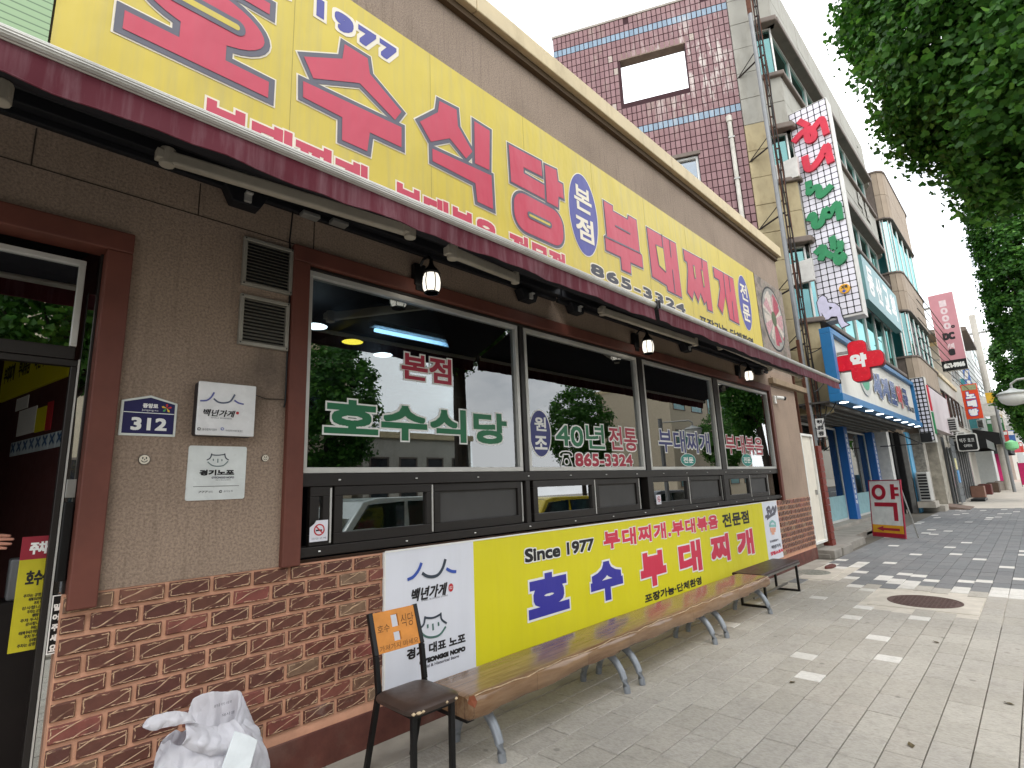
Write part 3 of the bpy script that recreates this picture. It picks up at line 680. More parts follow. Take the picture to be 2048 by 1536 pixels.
for i in range(26):
    a = i * 2 * math.pi / 26 + .1 * math.sin(i * 3.1); r0, r1 = .10 + .05 * math.sin(i * 2.3), .53 + .05 * math.sin(i * 1.7)
    ca, sa = math.cos(a), math.sin(a); w = .075 + .03 * math.sin(i * 5.1)
    sl.flat(FP, [(fc[0] + r0 * ca - w * .4 * sa, fc[1] + r0 * sa + w * .4 * ca), (fc[0] + r1 * ca - w * sa, fc[1] + r1 * sa + w * ca), (fc[0] + r1 * ca + w * sa, fc[1] + r1 * sa - w * ca), (fc[0] + r0 * ca + w * .4 * sa, fc[1] + r0 * sa - w * .4 * ca)], .005 + i * 2e-4, (1 if 2 < i < 6 or 19 < i < 24 else (0, 2, 0, 2, 2)[(i * 7) % 5]))
sl.flat(FP, ellipse(fc[0], fc[1], .14, .16, 12), .0115, 3)
link_mesh('meat_slice_print', sl.mesh('meat_slice_print', mm_), fp)
# green wood-grain panel at the far left of the sign
def grain_mat():
    s = NT('pale green grained panel'); v = s.coord(scale=(.5, 1, 3.2)); w = s.n('ShaderNodeTexWave', Scale=2.4, Distortion=3.2, Detail=1.5, _bands_direction='Z'); w.inputs['Detail Scale'].default_value = .7
    s.l(v, w.inputs[0]); c = s.mix(s.ramp(w.outputs[0], (.0, (1, 1, 1)), (.14, (0, 0, 0))), lin('#9cba90'), lin('#5f7a5d')); s.bsdf(c, .6); return s.m
sm_ = MB()
for k_ in range(8): sm_.pbox(SF, 1.3 + k_ * 1.22, 1.304 + k_ * 1.22, 3.72, 5.49, 0, .0012)
sm_.build('panel_seam', M('sign seam', '#a3944a', .6), sign)
gp = MB().pbox(SF, -1.6, .045, 3.98, 5.49, -.04, -.006); tag(gp.build('side_panel', grain_mat()), 'pale green wood grained panel at the left end of the yellow sign', 'sign panel')

# ================================================================ LOWER BANNER
ban = thing('banner', 'wide yellow and white banner hung on the brick wall behind the long bench', 'banner')
BF = front(-.028)
def bx(p): return BF.px(*p)[0]
x_l, x_a, x_b, x_r = bx((770, 1110)), bx((946, 1100)), bx((1526, 1030)), bx((1556, 1030))
zt_, zb_ = BF.px(770, 1105)[1], .262
def sheet(mb, a, b, mi):
    n = max(2, int((b - a) / .12)); m = 8
    vs = []; 
    for i in range(n + 1):
        for j in range(m + 1):
            u = a + (b - a) * i / n; v = zb_ + (zt_ - zb_) * j / m
            vs.append(BF.p(u, v, .002 + .0015 * math.sin(u * 5 + v * 3) * math.sin(v * 4)))
    mb.add(vs, [(i * (m + 1) + j, (i + 1) * (m + 1) + j, (i + 1) * (m + 1) + j + 1, i * (m + 1) + j + 1) for i in range(n) for j in range(m)], mi)
m_bw = vinyl('white banner vinyl', '#dadde6', .1, dirt='#b9b9bd')
sh = MB(); sheet(sh, x_l, x_a, 0); sheet(sh, x_a, x_b, 1); sheet(sh, x_b, x_r, 0)
sh.build('sheet', [m_bw, m_yel2], ban, smooth=False)
MB().pbox(BF, x_l, x_r, zt_ - .004, zt_ + .008, -.004, .006).pbox(BF, x_l - .006, x_l + .004, zb_, zt_, -.02, .004).build('hem', m_wht, ban)
m_bred = vinyl('banner red print', '#cf3550', .06, dirt='#a33a50'); m_bblu = vinyl('banner blue print', '#39379c', .06, dirt='#3b3980')
def bw(body, L, R_, T, B_, mat, bold, ol=None, **k): return word(BF, body, BF.box(L, R_, T, B_), mat, ban, d=.005, bold=bold, outline=ol, **k)
bw('Since 1977', (1047, 1109), (1188, 1089), (1048, 1096), (1051, 1128), m_ink, .006, (.010, m_wht), spacing=.95)
bw('부대찌개.부대볶음', (1205, 1083), (1436, 1047), (1205, 1061), (1214, 1101), m_bred, .010, (.010, m_wht), spacing=1.12)
bw('전문점', (1444, 1039), (1497, 1035), (1445, 1028), (1451, 1055), m_ink, .008)
OB = (.018, m_wht)
for ch, L, R_, T, B_, mat in (('호', (1052, 1190), (1140, 1190), (1088, 1142), (1053, 1247), m_bblu), ('수', (1179, 1185), (1248, 1170), (1208, 1119), (1211, 1206), m_bblu), ('부', (1277, 1126), (1334, 1144), (1302, 1100), (1308, 1175), m_bred),
                               ('대', (1355, 1110), (1403, 1110), (1372, 1081), (1372, 1152), m_bred), ('찌', (1420, 1100), (1460, 1100), (1431, 1068), (1431, 1131), m_bred), ('개', (1473, 1090), (1508, 1090), (1489, 1057), (1489, 1115), m_bred)):
    bw(ch, L, R_, T, B_, mat, .028, OB)
bw('포장가능·단체환영', (1289, 1197), (1402, 1158), (1289, 1189), (1292, 1207), m_ink, .005)
def logo_wave(P, f, mats, parent, w, d):
    mb = MB()
    for pts, mi in f: mb.stroke(P, pts, w, d, d + .001, mi)
    return mb.build('wave_logo', mats, parent)
m_lb = M('logo blue', '#3a55a8', .5); m_lg = M('logo slate', '#3b4450', .5); m_lt = M('logo green grey', '#4d6f68', .5); m_rd = M('seal red', '#b8323a', .5)
def smooth_pts(pts, k=4):
    out = []
    for i in range(len(pts) - 1):
        p0, p1, p2, p3 = [np.array(pts[max(0, min(len(pts) - 1, i + j))], float) for j in (-1, 0, 1, 2)]
        for t in np.linspace(0, 1, k, endpoint=False):
            out.append(tuple(.5 * (2 * p1 + (p2 - p0) * t + (2 * p0 - 5 * p1 + 4 * p2 - p3) * t * t + (3 * p1 - p0 - 3 * p2 + p3) * t ** 3)))
    return out + [pts[-1]]
q6 = lambda pts: smooth_pts([BF.px(x, y) for x, y in cz(.293, 700, 1080, pts)])
logo_wave(BF, [(q6([(390, 270), (430, 250), (465, 205), (485, 155)]), 0), (q6([(490, 225), (520, 245), (560, 250), (600, 235), (630, 190), (648, 130)]), 1), (q6([(655, 195), (690, 213), (722, 215)]), 0)], [m_lb, m_lg], ban, .022, .005)
bw('백년가게', (822, 1188), (892, 1178), (858, 1171), (858, 1197), m_ink, .003, slant=.25)
sc_ = BF.px(901, 1175); MB().flat(BF, ellipse(sc_[0], sc_[1], .024, .03, 16), .005).build('red_seal', m_rd, ban)
word(BF, '02', (sc_[0] - .014, sc_[0] + .014, sc_[1] - .01, sc_[1] + .01), m_wht, ban, d=.006)
bw('SMALL BUSINESS STORE', (842, 1202), (895, 1193), (842, 1200), (842, 1203), m_sgry, 0)
logo_wave(BF, [(q6([(470, 605), (500, 575), (510, 520)]), 0), (q6([(508, 530), (565, 530), (617, 505)]), 0), (q6([(617, 495), (622, 540), (657, 568)]), 0), (q6([(480, 625), (510, 655), (555, 663), (610, 645), (650, 590)]), 1),
               (q6([(527, 575), (528, 600)]), 1), (q6([(562, 570), (565, 615)]), 1), (q6([(600, 560), (602, 585)]), 1)], [m_lg, m_lt], ban, .014, .005)
bw('경기 대표 노포', (813, 1302), (930, 1275), (920, 1268), (920, 1288), m_ink, .003)
bw('GYEONGGI NOPO', (838, 1320), (930, 1296), (925, 1293), (925, 1303), m_ink, .004)
bw('Old & Historical Store', (846, 1329), (917, 1313), (915, 1309), (915, 1315), m_sgry, .001)
rs = MB()
def rsp(pts, w=.012, mi=0): rs.stroke(BF, smooth_pts([BF.px(*p) for p in pts]), w, .005, .006, mi)
c5 = lambda pts: cz(.26758, 1500, 800, pts)
for pts in ([(112, 875), (135, 860), (128, 830), (150, 835)], [(150, 855), (170, 800), (178, 830), (190, 795), (188, 830), (160, 860)], [(120, 820), (140, 800), (150, 830)], [(125, 890), (145, 870), (185, 845)]): rsp(c5(pts), .045)
for pts, mi in (([(145, 925), (165, 905), (190, 925)], 1), ([(142, 940), (192, 940)], 1), ([(148, 965), (190, 962)], 2), ([(152, 980), (188, 978)], 2), ([(160, 998), (180, 996)], 2)): rsp(c5(pts), .04, mi)
rs.build('strip_pictogram', [m_sgry, M('pale teal print', '#86b9b4', .5), M('pale orange print', '#e0a58c', .5)], ban)
bw('한국관광공사', (1540, 1087), (1557, 1085), (1540, 1081), (1540, 1086), m_sgry, .002); bw('백년가게', (1543, 1097), (1561, 1093), (1543, 1091), (1543, 1099), m_sgry, .004); bw('맛집스토리', (1541, 1108), (1566, 1104), (1541, 1104), (1541, 1112), m_bred, .005)

# ================================================================ AWNINGS
m_can = vinyl('burgundy awning cloth', '#581a28', .55, .85, dirt='#8d7278')
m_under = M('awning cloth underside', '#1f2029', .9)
m_bar = M('ridged white aluminium bar', '#bdbbb4', .38, .45, var=.08, scale=14, stain=.35, stcol='#57524b', stscale=(1, 1, 1))
m_arm = M('cream awning arm', '#b7b0a2', .5, .1, var=.1, stain=.3, stcol='#7b7468')
m_box = M('dark awning roller box', '#17181d', .6)
m_van0 = M('bright zinc clip', '#b5b4b0', .4, .4)
AY = -1.17; AK = 2.187 / 2.557
def awning(label, x0, x1, zb, rod):
    t = thing('awning', label, 'awning', 'burgundy awnings over the shop front')
    bar = MB()
    prof = []
    for j in range(36):
        a = 2 * math.pi * j / 36; r = .029 + (.002 if j % 2 else 0); prof.append((r * math.cos(a), r * .95 * math.sin(a)))
    n = len(prof); vs = [(x, AY + p[0], zb - .029 + p[1]) for x in (x0, x1) for p in prof]
    bar.add(vs, [(j, (j + 1) % n, n + (j + 1) % n, n + j) for j in range(n)] + [tuple(range(n)), tuple(range(n, 2 * n))])
    bar.build('front_bar', m_bar, t)
    for x in (x0 - .004, x1 - .012): MB().box(x, x + .016, AY - .04, AY + .04, zb - .07, zb + .005).build('bar_end_cap', m_blk, t, bevel=.004)
    va = MB(); nn = int((x1 - x0) / .06); m = 5; vs = []
    for i in range(nn + 1):
        x = x0 + .02 + (x1 - x0 - .04) * i / nn
        for j in range(m + 1):
            q = j / m; wv = (.011 * math.sin(x * 7.1 + q) + .006 * math.sin(x * 17.3)) * q
            vs.append((x, AY - .006 + wv, zb - .053 - (.117 + .0025 * math.sin(x * 2.2) + .0022 * math.sin(x * 29)) * q))
    va.add(vs, [(i * (m + 1) + j, (i + 1) * (m + 1) + j, (i + 1) * (m + 1) + j + 1, i * (m + 1) + j + 1) for i in range(nn) for j in range(m)])
    va.build('valance', m_can, t, smooth=True)
    hm = MB(); hm.tube([(x0 + .02 + (x1 - x0 - .04) * i / nn, vs[i * (m + 1) + m][1] - .003, vs[i * (m + 1) + m][2]) for i in range(nn + 1)], .0035, 5)
    hm.build('valance_hem', m_can, t)
    cn = MB(); k = 8; kk = 12; vs = []
    for i in range(kk + 1):
        for j in range(k + 1):
            q = j / k; x = x0 + .03 + (x1 - x0 - .06) * i / kk; vs.append((x, AY + .01 + (-.1 - AY - .01) * q, zb - .02 + (3.66 - zb) * q - .05 * math.sin(math.pi * q)))
    cn.add(vs, [(i * (k + 1) + j, (i + 1) * (k + 1) + j, (i + 1) * (k + 1) + j + 1, i * (k + 1) + j + 1) for i in range(kk) for j in range(k)])
    cn.build('canopy_cloth', m_can, t, smooth=True)
    un = MB(); un.add([(x_, y_, z_ - .012) for x_, y_, z_ in vs], [(i * (k + 1) + j, i * (k + 1) + j + 1, (i + 1) * (k + 1) + j + 1, (i + 1) * (k + 1) + j) for i in range(kk) for j in range(k)]); un.build('canopy_lining', m_under, t, smooth=True)
    MB().tube([(x0, -.09, 3.64), (x1, -.09, 3.64)], .055, 16).build('roller_tube', m_box, t)
    MB().box(x0, x1, -.13, -.048, 3.53, 3.6).box(x0, x1, -.07, -.03, 3.49, 3.53).build('torsion_bar', m_box, t, bevel=.006)
    return t
aw1 = awning('longer burgundy awning, its ridged white bar crossing the left and middle of the yellow sign', -3.2, 4.80 * AK, 1.6 + 1.825 * AK, 0)
aw2 = awning('shorter burgundy awning at the right end of the shop front, below the food picture', 4.84 * AK, 11.98 * AK, 1.6 + 1.845 * AK, 0)
def arm(t, pxa, ya, pxb, yb, w=.05, h=.075):
    a = front(ya).px(*pxa); b = front(yb).px(*pxb); A_ = np.array((a[0], ya, a[1])); B_ = np.array((b[0], yb, b[1])); d = B_ - A_; L = np.linalg.norm(d); d /= L
    s_ = np.cross(d, (0, 0, 1)); s_ /= np.linalg.norm(s_); u_ = np.cross(s_, d)
    mb = MB(); vs = [A_ + d * l + s_ * p * w / 2 + u_ * q * h / 2 for l in (0, L) for p in (-1, 1) for q in (-1, 1)]
    mb.add(vs, [(0, 1, 3, 2), (4, 6, 7, 5), (0, 4, 5, 1), (2, 3, 7, 6), (0, 2, 6, 4), (1, 5, 7, 3)])
    o = mb.build('folding_arm', m_arm, t, bevel=.012)
    for q in (A_, B_): MB().tube([q + np.array((0, 0, -.05)), q + np.array((0, 0, .05))], .038, 12).box(q[0] - .055, q[0] + .03, q[1] - .03, q[1] + .03, q[2] - .028, q[2] + .028).build('arm_joint', m_arm, o, bevel=.006)
arm(aw1, (335, 315), -.25, (820, 462), -.72); arm(aw1, (905, 505), -.82, (1030, 556), -.35)
arm(aw1, (2, 185), -.5, (-180, 95), -.25)
arm(aw2, (1205, 622), -.25, (1390, 684), -.55); arm(aw2, (1440, 693), -.3, (1540, 735), -.35, w=.03, h=.03); arm(aw2, (1535, 728), -.35, (1600, 752), -.65)
def bracket(t, px, y=-.13):
    c = front(y).px(*px); mb = MB()
    mb.prism(Plane((0, y + .06, 0), (1, 0, 0), (0, 0, 1), (0, -1, 0)), [(c[0] - .13, c[1] + .05), (c[0] - .08, c[1] - .05), (c[0] + .08, c[1] - .05), (c[0] + .13, c[1] + .05)], -.05, .045, 0); mb.box(c[0] - .022, c[0] + .022, y - .005, y + .016, c[1] - .04, c[1] + .02, 1); mb.box(c[0] - .022, c[0] + .022, y - .03, y - .005, c[1] + .005, c[1] + .02, 1)
    mb.build('wall_bracket', [m_box, m_van0], t, bevel=.005)
for p in ((497, 392), (1063, 590), (1160, 616)): bracket(aw1, p)
for p in ((1380, 695), (1525, 742)): bracket(aw2, p)
for p in ((622, 430), (680, 445)): c = front(-.14).px(*p); MB().box(c[0] - .06, c[0] + .06, -.16, -.09, c[1] - .014, c[1] + .014).build('motor_fitting', m_steel, aw1, bevel=.006)
tag(MB().box(10.4, 12.45, -.09, .0, 3.33, 3.44).build('fascia_beam', M('beige fascia timber', '#8d7a62', .75, var=.2, stain=.4, stcol='#5d4f3f'), bevel=.008), 'beige timber beam under the right end of the short awning', 'beam')

# ================================================================ WALL LANTERNS
m_bulb = EM('lantern glow', '#fffaf0', 7.0)
def lgl():
    s = NT('glowing ribbed lantern glass'); w = s.n('ShaderNodeTexWave', Scale=28, Distortion=.6, _bands_direction='X'); s.l(s.coord(), w.inputs[0]); q = s.bsdf(lin('#d8d8d4'), .3, emit=lin('#fff6e6'), estr=1.0); s.l(s.math('ADD', s.math('MULTIPLY', w.outputs[0], .5), .75), q.inputs['Emission Strength']); return s.m
m_lgl = lgl()
def lantern(x, z, label):
    t = thing('wall_lantern', label, 'wall lantern', 'lit lanterns along the shop front')
    y = -.20; p = (x, y, z); q_ = .8
    MB().lathe(p, [(r_ * .82, h_ * .86) for r_, h_ in ((.062, -.095), (.082, -.05), (.086, 0), (.08, .05), (.066, .085))], 16).build('glass_shade', m_lgl, t, smooth=True)
    MB().lathe(p, [(.02, -.07), (.045, -.05), (.052, 0), (.046, .04), (.02, .07)], 12).build('bulb', m_bulb, t, smooth=True)
    cg = MB()
    for k in range(6):
        a = k * math.pi / 3 + .3
        cg.tube([(x + r * math.cos(a), y + r * math.sin(a), z + h) for r, h in ((.055, -.086), (.071, -.043), (.074, 0), (.069, .043), (.056, .078))], .004, 5)
    cg.lathe((x, y, z - .087), [(.056, 0), (.059, .009), (.050, .009), (.048, 0)], 18)
    cg.build('cage', m_blackp, t)
    MB().lathe((x, y, z + .072), [(.06, 0), (.071, .01), (.05, .042), (.025, .07), (.010, .118)], 16).build('cap', m_blackp, t, smooth=True)
    MB().tube([(x, y, z + .19), (x, y + .03, z + .235), (x, y + .1, z + .235), (x, -.002, z + .15)], .012, 7).box(x - .04, x + .04, -.055, -.045, z - .02, z + .2).build('arm', m_blackp, t)
    MB().lathe((x, y, z + .19), [(.016, -.01), (.016, .01)], 8).build('finial', m_blackp, t)
    MB().box(x - .055, x + .055, -.06, -.0, z + .02, z + .21).build('back_plate', m_blackp, t, bevel=.01)
LF = front(-.2)
for px, lab in (((863, 566), 'lit black caged lantern above the window of the red and green lettering, nearest the camera'), ((1296, 694), 'lit black caged lantern above the post between the second and third panes'), ((1498, 752), 'lit black caged lantern above the last pane near the wall camera')):
    a = LF.px(*px); lantern(a[0], a[1], lab)

# ================================================================ THINGS ON THE WALL
m_van = M('vent aluminium', '#9a968c', .5, .4, var=.1)
def vent(tl, br, label):
    t = thing('air_vent', label, 'air vent', 'louvred vents on the brown wall'); u0, v1 = F0.px(*tl); u1, v0 = F0.px(*br)
    MB().frame(F0, u0, u1, v0, v1, .024, 0, .03).build('frame', m_van, t, bevel=.004)
    MB().pbox(F0, u0 + .02, u1 - .02, v0 + .02, v1 - .02, -.01, .004).build('backing', m_blackp, t)
    n = 13
    sm = None
    for i in range(n):
        z = v0 + .03 + (v1 - v0 - .06) * i / (n - 1)
        mb = MB(); vs = [F0.p(u, z + dz, d) for u in (u0 + .024, u1 - .024) for dz, d in ((.006, .006), (.008, .006), (-.006, .026), (-.008, .026))]
        mb.add(vs, [(0, 1, 2, 3), (4, 7, 6, 5), (0, 4, 5, 1), (1, 5, 6, 2), (2, 6, 7, 3), (3, 7, 4, 0)]); mb.build('slat', m_van, t)
    sc = MB()
    for u in (u0 + .012, u1 - .012):
        for v in (v0 + .012, v1 - .012): sc.pbox(F0, u - .004, u + .004, v - .004, v + .004, .03, .033)
    sc.build('screw', m_blk, t)
vent((486, 474), (581, 593), 'upper of two louvred aluminium vents beside the window jamb')
vent((479, 588), (573, 704), 'lower of two louvred aluminium vents, above the square light box sign')
# house number plate
ad = thing('address_plate', 'navy house number plate reading 312 with white border and peaked top', 'address plate')
u0, u1, v0, v1 = .520, .777, 1.949, 2.134; um = (u0 + u1) / 2
def house(i): return [(u0 + i, v0 + i), (u1 - i, v0 + i), (u1 - i, v1 - i * .6), (um, v1 + .036 - i), (u0 + i, v1 - i * .6)]
m_pnav = M('plate navy', '#1d1b4e', .4)
MB().prism(F0, house(0), 0, .008).build('plate', M('plate white', '#d4d8d2', .35), ad, bevel=.004)
MB().prism(F0, house(.013), .008, .0095).build('navy_field', m_pnav, ad)
MB().pbox(F0, u0 + .014, u1 - .014, v0 + .122, v0 + .126, .0095, .0105).build('divider', m_wht, ad)
word(F0, '312', (u0 + .05, u1 - .045, v0 + .03, v0 + .098), m_wht, ad, d=.0105, bold=.003)
word(F0, '중앙로', (u0 + .095, u0 + .165, v0 + .15, v0 + .176), m_wht, ad, d=.0105, bold=.0015)
word(F0, 'Jungang-ro', (u0 + .092, u0 + .167, v0 + .132, v0 + .144), m_wht, ad, d=.0105)
fl = MB()
for k, mi in ((0, 0), (1, 0), (2, 1), (3, 2), (4, 1)):
    a = k * 1.25 + .3; cx, cy = u0 + .205, v0 + .155; fl.flat(F0, [(cx, cy), (cx + .02 * math.cos(a - .3), cy + .02 * math.sin(a - .3)), (cx + .026 * math.cos(a), cy + .026 * math.sin(a)), (cx + .02 * math.cos(a + .3), cy + .02 * math.sin(a + .3))], .011, mi)
fl.build('flower_emblem', [m_rd, M('emblem yellow', '#d9b23a', .5), M('emblem green', '#4c9a5a', .5)], ad)
# light box sign
lb = thing('light_box_sign', 'thick white square light box sign with blue wave logo and dark sides', 'sign')
MB().pbox(F0, .853, 1.162, 1.957, 2.262, 0, .075).build('casing', M('dark sign casing', '#2a2629', .5), lb, bevel=.012)
MB().pbox(F0, .853, 1.162, 1.957, 2.262, .075, .088).build('face', M('milky acrylic', '#dcdcdc', .25), lb, bevel=.010)
LP = front(-.089)
l1 = lambda pts: smooth_pts([LP.px(x, y) for x, y in cz(.17578, 220, 740, pts)])
logo_wave(LP, [(l1([(1025, 350), (1100, 345), (1150, 310), (1185, 255)]), 0), (l1([(1180, 325), (1230, 365), (1300, 375), (1370, 355), (1420, 280)]), 1), (l1([(1415, 345), (1460, 375), (1520, 390)]), 0)], [M('dull logo blue', '#5a5f9a', .5), M('dull logo slate', '#555d72', .5)], lb, .0085, .001)
def lw(P, parent, body, L, R_, T, B_, mat, s=.17578, ox=220, oy=740, **k):
    q = lambda p: (ox + p[0] * s, oy + p[1] * s); return word(P, body, P.box(q(L), q(R_), q(T), q(B_)), mat, parent, d=.001, **k)
lw(LP, lb, '백년가게', (1060, 480), (1415, 500), (1060, 440), (1060, 520), m_ink, slant=.25, bold=.0008)
lw(LP, lb, 'SMALL BUSINESS', (1150, 540), (1385, 548), (1150, 535), (1150, 548), m_sgry)
u, v = LP.px(220 + 1450 * .17578, 740 + 490 * .17578); MB().flat(LP, ellipse(u, v, .0085, .0085, 14), .001).build('red_seal', m_rd, lb)
lw(LP, lb, '중소벤처기업부', (1050, 675), (1215, 678), (1050, 660), (1050, 688), m_sgry); lw(LP, lb, '소상공인시장진흥공단', (1315, 690), (1510, 690), (1315, 676), (1315, 700), m_sgry)
for cx in (1013, 1278):
    u, v = LP.px(220 + cx * .17578, 740 + 670 * .17578); MB().stroke(LP, ellipse(u, v, .0075, .0065, 12), .0035, .001, .0015).build('office_emblem', m_ink if cx < 1100 else m_lb, lb)
# second plaque
p2 = thing('wall_plaque', 'thin white plaque with smiling roof face logo under the light box sign', 'plaque')
MB().prism(F0, rrect(.848, 1.154, 1.602, 1.905, .012), 0, .008).build('plate', M('plaque white', '#d6dad8', .3), p2)
P2 = front(-.0085)
l2 = lambda pts: smooth_pts([P2.px(x, y) for x, y in cz(.17578, 220, 740, pts)])
logo_wave(P2, [(l2([(1100, 1025), (1140, 1000), (1157, 950)]), 0), (l2([(1157, 965), (1230, 970), (1305, 960)]), 0), (l2([(1305, 950), (1315, 1000), (1350, 1025)]), 0), (l2([(1110, 1045), (1160, 1085), (1225, 1095), (1290, 1085), (1340, 1040)]), 1),
               (l2([(1175, 1010), (1175, 1035)]), 1), (l2([(1227, 1010), (1225, 1055)]), 1), (l2([(1272, 1015), (1272, 1038)]), 1)], [m_lg, M('dull logo green', '#6d7f80', .5)], p2, .0055, .001)
lw(P2, p2, '경기노포', (1018, 1170), (1412, 1170), (1150, 1135), (1150, 1200), m_ink, bold=.0022)
lw(P2, p2, 'GYEONGGI NOPO', (1155, 1225), (1410, 1225), (1155, 1213), (1155, 1236), m_sgry, bold=.0006); lw(P2, p2, 'Old & Historical Store', (1200, 1252), (1370, 1252), (1200, 1245), (1200, 1258), m_sgry)
q = [P2.px(220 + x * .17578, 740 + y * .17578) for x, y in ((945, 1328), (1465, 1315))]; MB().stroke(P2, q, .0022, .001, .0014).build('rule', m_ink, p2)
lw(P2, p2, '777', (1005, 1390), (1110, 1390), (1005, 1378), (1005, 1402), m_ink, slant=.3); lw(P2, p2, '경기도', (1120, 1385), (1170, 1385), (1120, 1375), (1120, 1400), m_sgry)
lw(P2, p2, '경기도청', (1290, 1380), (1395, 1380), (1290, 1370), (1290, 1390), m_sgry)
u, v = P2.px(220 + 1257 * .17578, 740 + 1383 * .17578); MB().stroke(P2, ellipse(u, v, .0065, .006, 12), .004, .001, .0015).build('office_emblem', m_ink, p2)
# two smiling discs
for (cx, cy, r), lab in (((387, 1020, .0265), 'larger round smiling face disc left of the roof face plaque'), ((1762, 1003, .0215), 'smaller round smiling face disc right of the roof face plaque')):
    u, v = F0.px(220 + cx * .17578, 740 + cy * .17578); t = thing('smiley_disc', lab, 'disc', 'smiling discs on the brown wall')
    MB().prism(F0, ellipse(u, v, r, r, 24), 0, .008).build('rim', M('dark disc rim', '#3b332c', .5), t); MB().prism(F0, ellipse(u, v, r * .9, r * .9, 24), .008, .0095).build('face', M('cream disc', '#d8d0bf', .4), t)
    mb = MB(); mb.stroke(F0, [(u + r * .55 * math.cos(a), v + r * .1 + r * .6 * math.sin(a)) for a in np.linspace(-2.7, -.45, 9)], r * .13, .0096, .0102)
    mb.flat(F0, ellipse(u - r * .3, v + r * .3, r * .12, r * .22, 10), .0105).flat(F0, ellipse(u + r * .3, v + r * .3, r * .12, r * .22, 10), .0105).flat(F0, ellipse(u + .02 * r, v + r * .02, r * .1, r * .14, 8), .0105)
    mb.build('smile', m_ink, t)
# no smoking notices
def nosmoke(tl, br, label, torn):
    t = thing('no_smoking_notice', label, 'notice', 'no smoking notices on the sliding windows'); P = front(-.03)
    u0, v1 = P.px(*tl); u1, v0 = P.px(*br); w = u1 - u0; h = v1 - v0
    pts = [(u0, v0), (u1, v0), (u1, v1), (u0 + w * .35, v1), (u0 + w * .25, v1 - h * .15), (u0, v1 - h * .32)] if torn else [(u0, v0), (u1, v0), (u1, v1), (u0, v1)]
    MB().prism(P, pts, -.002, 0).build('paper', M('notice paper', '#d8d8e0', .6), t)
    cu, cv, r = u0 + w * .52, v0 + h * .55, min(w, h) * .27; mb = MB(); mb.stroke(P, ellipse(cu, cv, r, r, 18) + [(cu + r, cv)], r * .25, .0005, .001); mb.stroke(P, [(cu - r * .7, cv + r * .7), (cu + r * .7, cv - r * .7)], r * .25, .0008, .0016)
    mb.build('prohibition_ring', m_rd, t); MB().stroke(P, [(cu - r * .7, cv - .1 * r), (cu + r * .6, cv - .1 * r)], r * .3, .0002, .0005).build('cigarette', m_ink, t)
    word(P, '금연구역', (u0 + w * .1, u1 - w * .1, v0 + h * .1, v0 + h * .19), m_sgry, t, d=.0005)
nosmoke((620, 1042), (655, 1081), 'torn white no smoking notice in the leftmost sliding pane', True)
nosmoke((1312, 990), (1323, 1008), 'small white no smoking notice in the slider under the third window', False)
# wall camera
wc = thing('security_camera', 'small white wall camera with dark lens right of the last window', 'security camera')
u, v = F0.px(1546, 795)
MB().pbox(F0, u - .02, u + .06, v - .12, v + .03, 0, .04).build('base', m_whitep, wc, bevel=.008)
MB().tube([(u + .05, -.04, v), (u + .17, -.13, v - .02)], .035, 12).build('body', m_whitep, wc); MB().tube([(u + .165, -.127, v - .019), (u + .195, -.15, v - .024)], .037, 12).build('lens', m_blackp, wc)
# cable down the jamb
cb = MB(); cb.tube([(1.345, -.06, 3.5), (1.352, -.01, 3.3), (1.366, -.012, 3.1), (1.368, -.012, 2.2), (1.36, -.015, 2.16)], .005, 6); cb.tube([(1.16, -.06, 2.215), (1.25, -.008, 2.205), (1.36, -.012, 2.21)], .0025, 5)
tag(cb.build('wall_cable', m_blackp), 'thin black cable running down beside the vents to the light box', 'cable')

# ================================================================ ENTRANCE (left edge)
ent = thing('entrance_door', 'glazed restaurant entrance with silver framed transom and yellow parking notice', 'door')
m_gld = GLASS('entrance glass', (.45, .5, .48), refl=.42, gain=2.2)
ED = front(.06)
MB().pbox(ED, -1.42, .318, 2.335, 2.40, -.05, 0).build('door_head', m_blk, ent, bevel=.004)
tr = MB().pbox(ED, -1.42, .32, 2.842, 2.87, -.04, .006).pbox(ED, .292, .32, 2.402, 2.842, -.04, .006).build('transom', m_alu, ent, bevel=.003)
MB().pbox(ED, -1.384, .292, 2.402, 2.842, -.02, -.015).build('pane', m_gld, tr)
sl = MB().pbox(ED, .341, .345, .02, 2.7, -.05, .004).pbox(ED, .376, .388, .02, 2.93, -.05, .002).build('side_light', m_blk, ent, bevel=.002)
MB().pbox(ED, .345, .376, .02, 2.7, -.02, -.014).build('pane', m_gld, sl)
MB().pbox(ED, .334, .341, .02, 2.335, -.05, .008).build('aluminium_edge', m_alu, ent)
lf = MB(); lf.pbox(ED, -.72, .334, 2.30, 2.333, -.05, -.005); lf.pbox(ED, .307, .334, .02, 2.30, -.05, -.005); lf.pbox(ED, -.72, -.67, .02, 2.30, -.05, -.005); lf.pbox(ED, -.67, .307, .02, .1, -.05, -.005)
leaf = lf.build('door_leaf', m_blk, ent, bevel=.004)
pp = MB().pbox(ED, .341, .388, .93, 1.19, .005, .012).build('push_plate', m_blackp, ent)
MB().frame(ED, .343, .386, .93, 1.19, .005, .012, .014).build('plate_border', m_wht, pp)
for i, ch in enumerate('밀어주세요'):
    z = 1.15 - i * .045; word(ED, ch, (.352, .377, z - .030, z), m_wht, pp, d=.0125, bold=.0012)
MB().pbox(ED, .344, .384, 1.25, 1.62, .004, .022).build('lock_case', m_blackp, ent, bevel=.005)
MB().pbox(ED, .344, .384, 1.64, 1.73, .004, .010).build('keeper_plate', m_steel, ent, bevel=.003)
nt_ = thing('parking_notice', 'tall yellow parking notice with red heading on the entrance door glass', 'notice')
EN = front(.1)
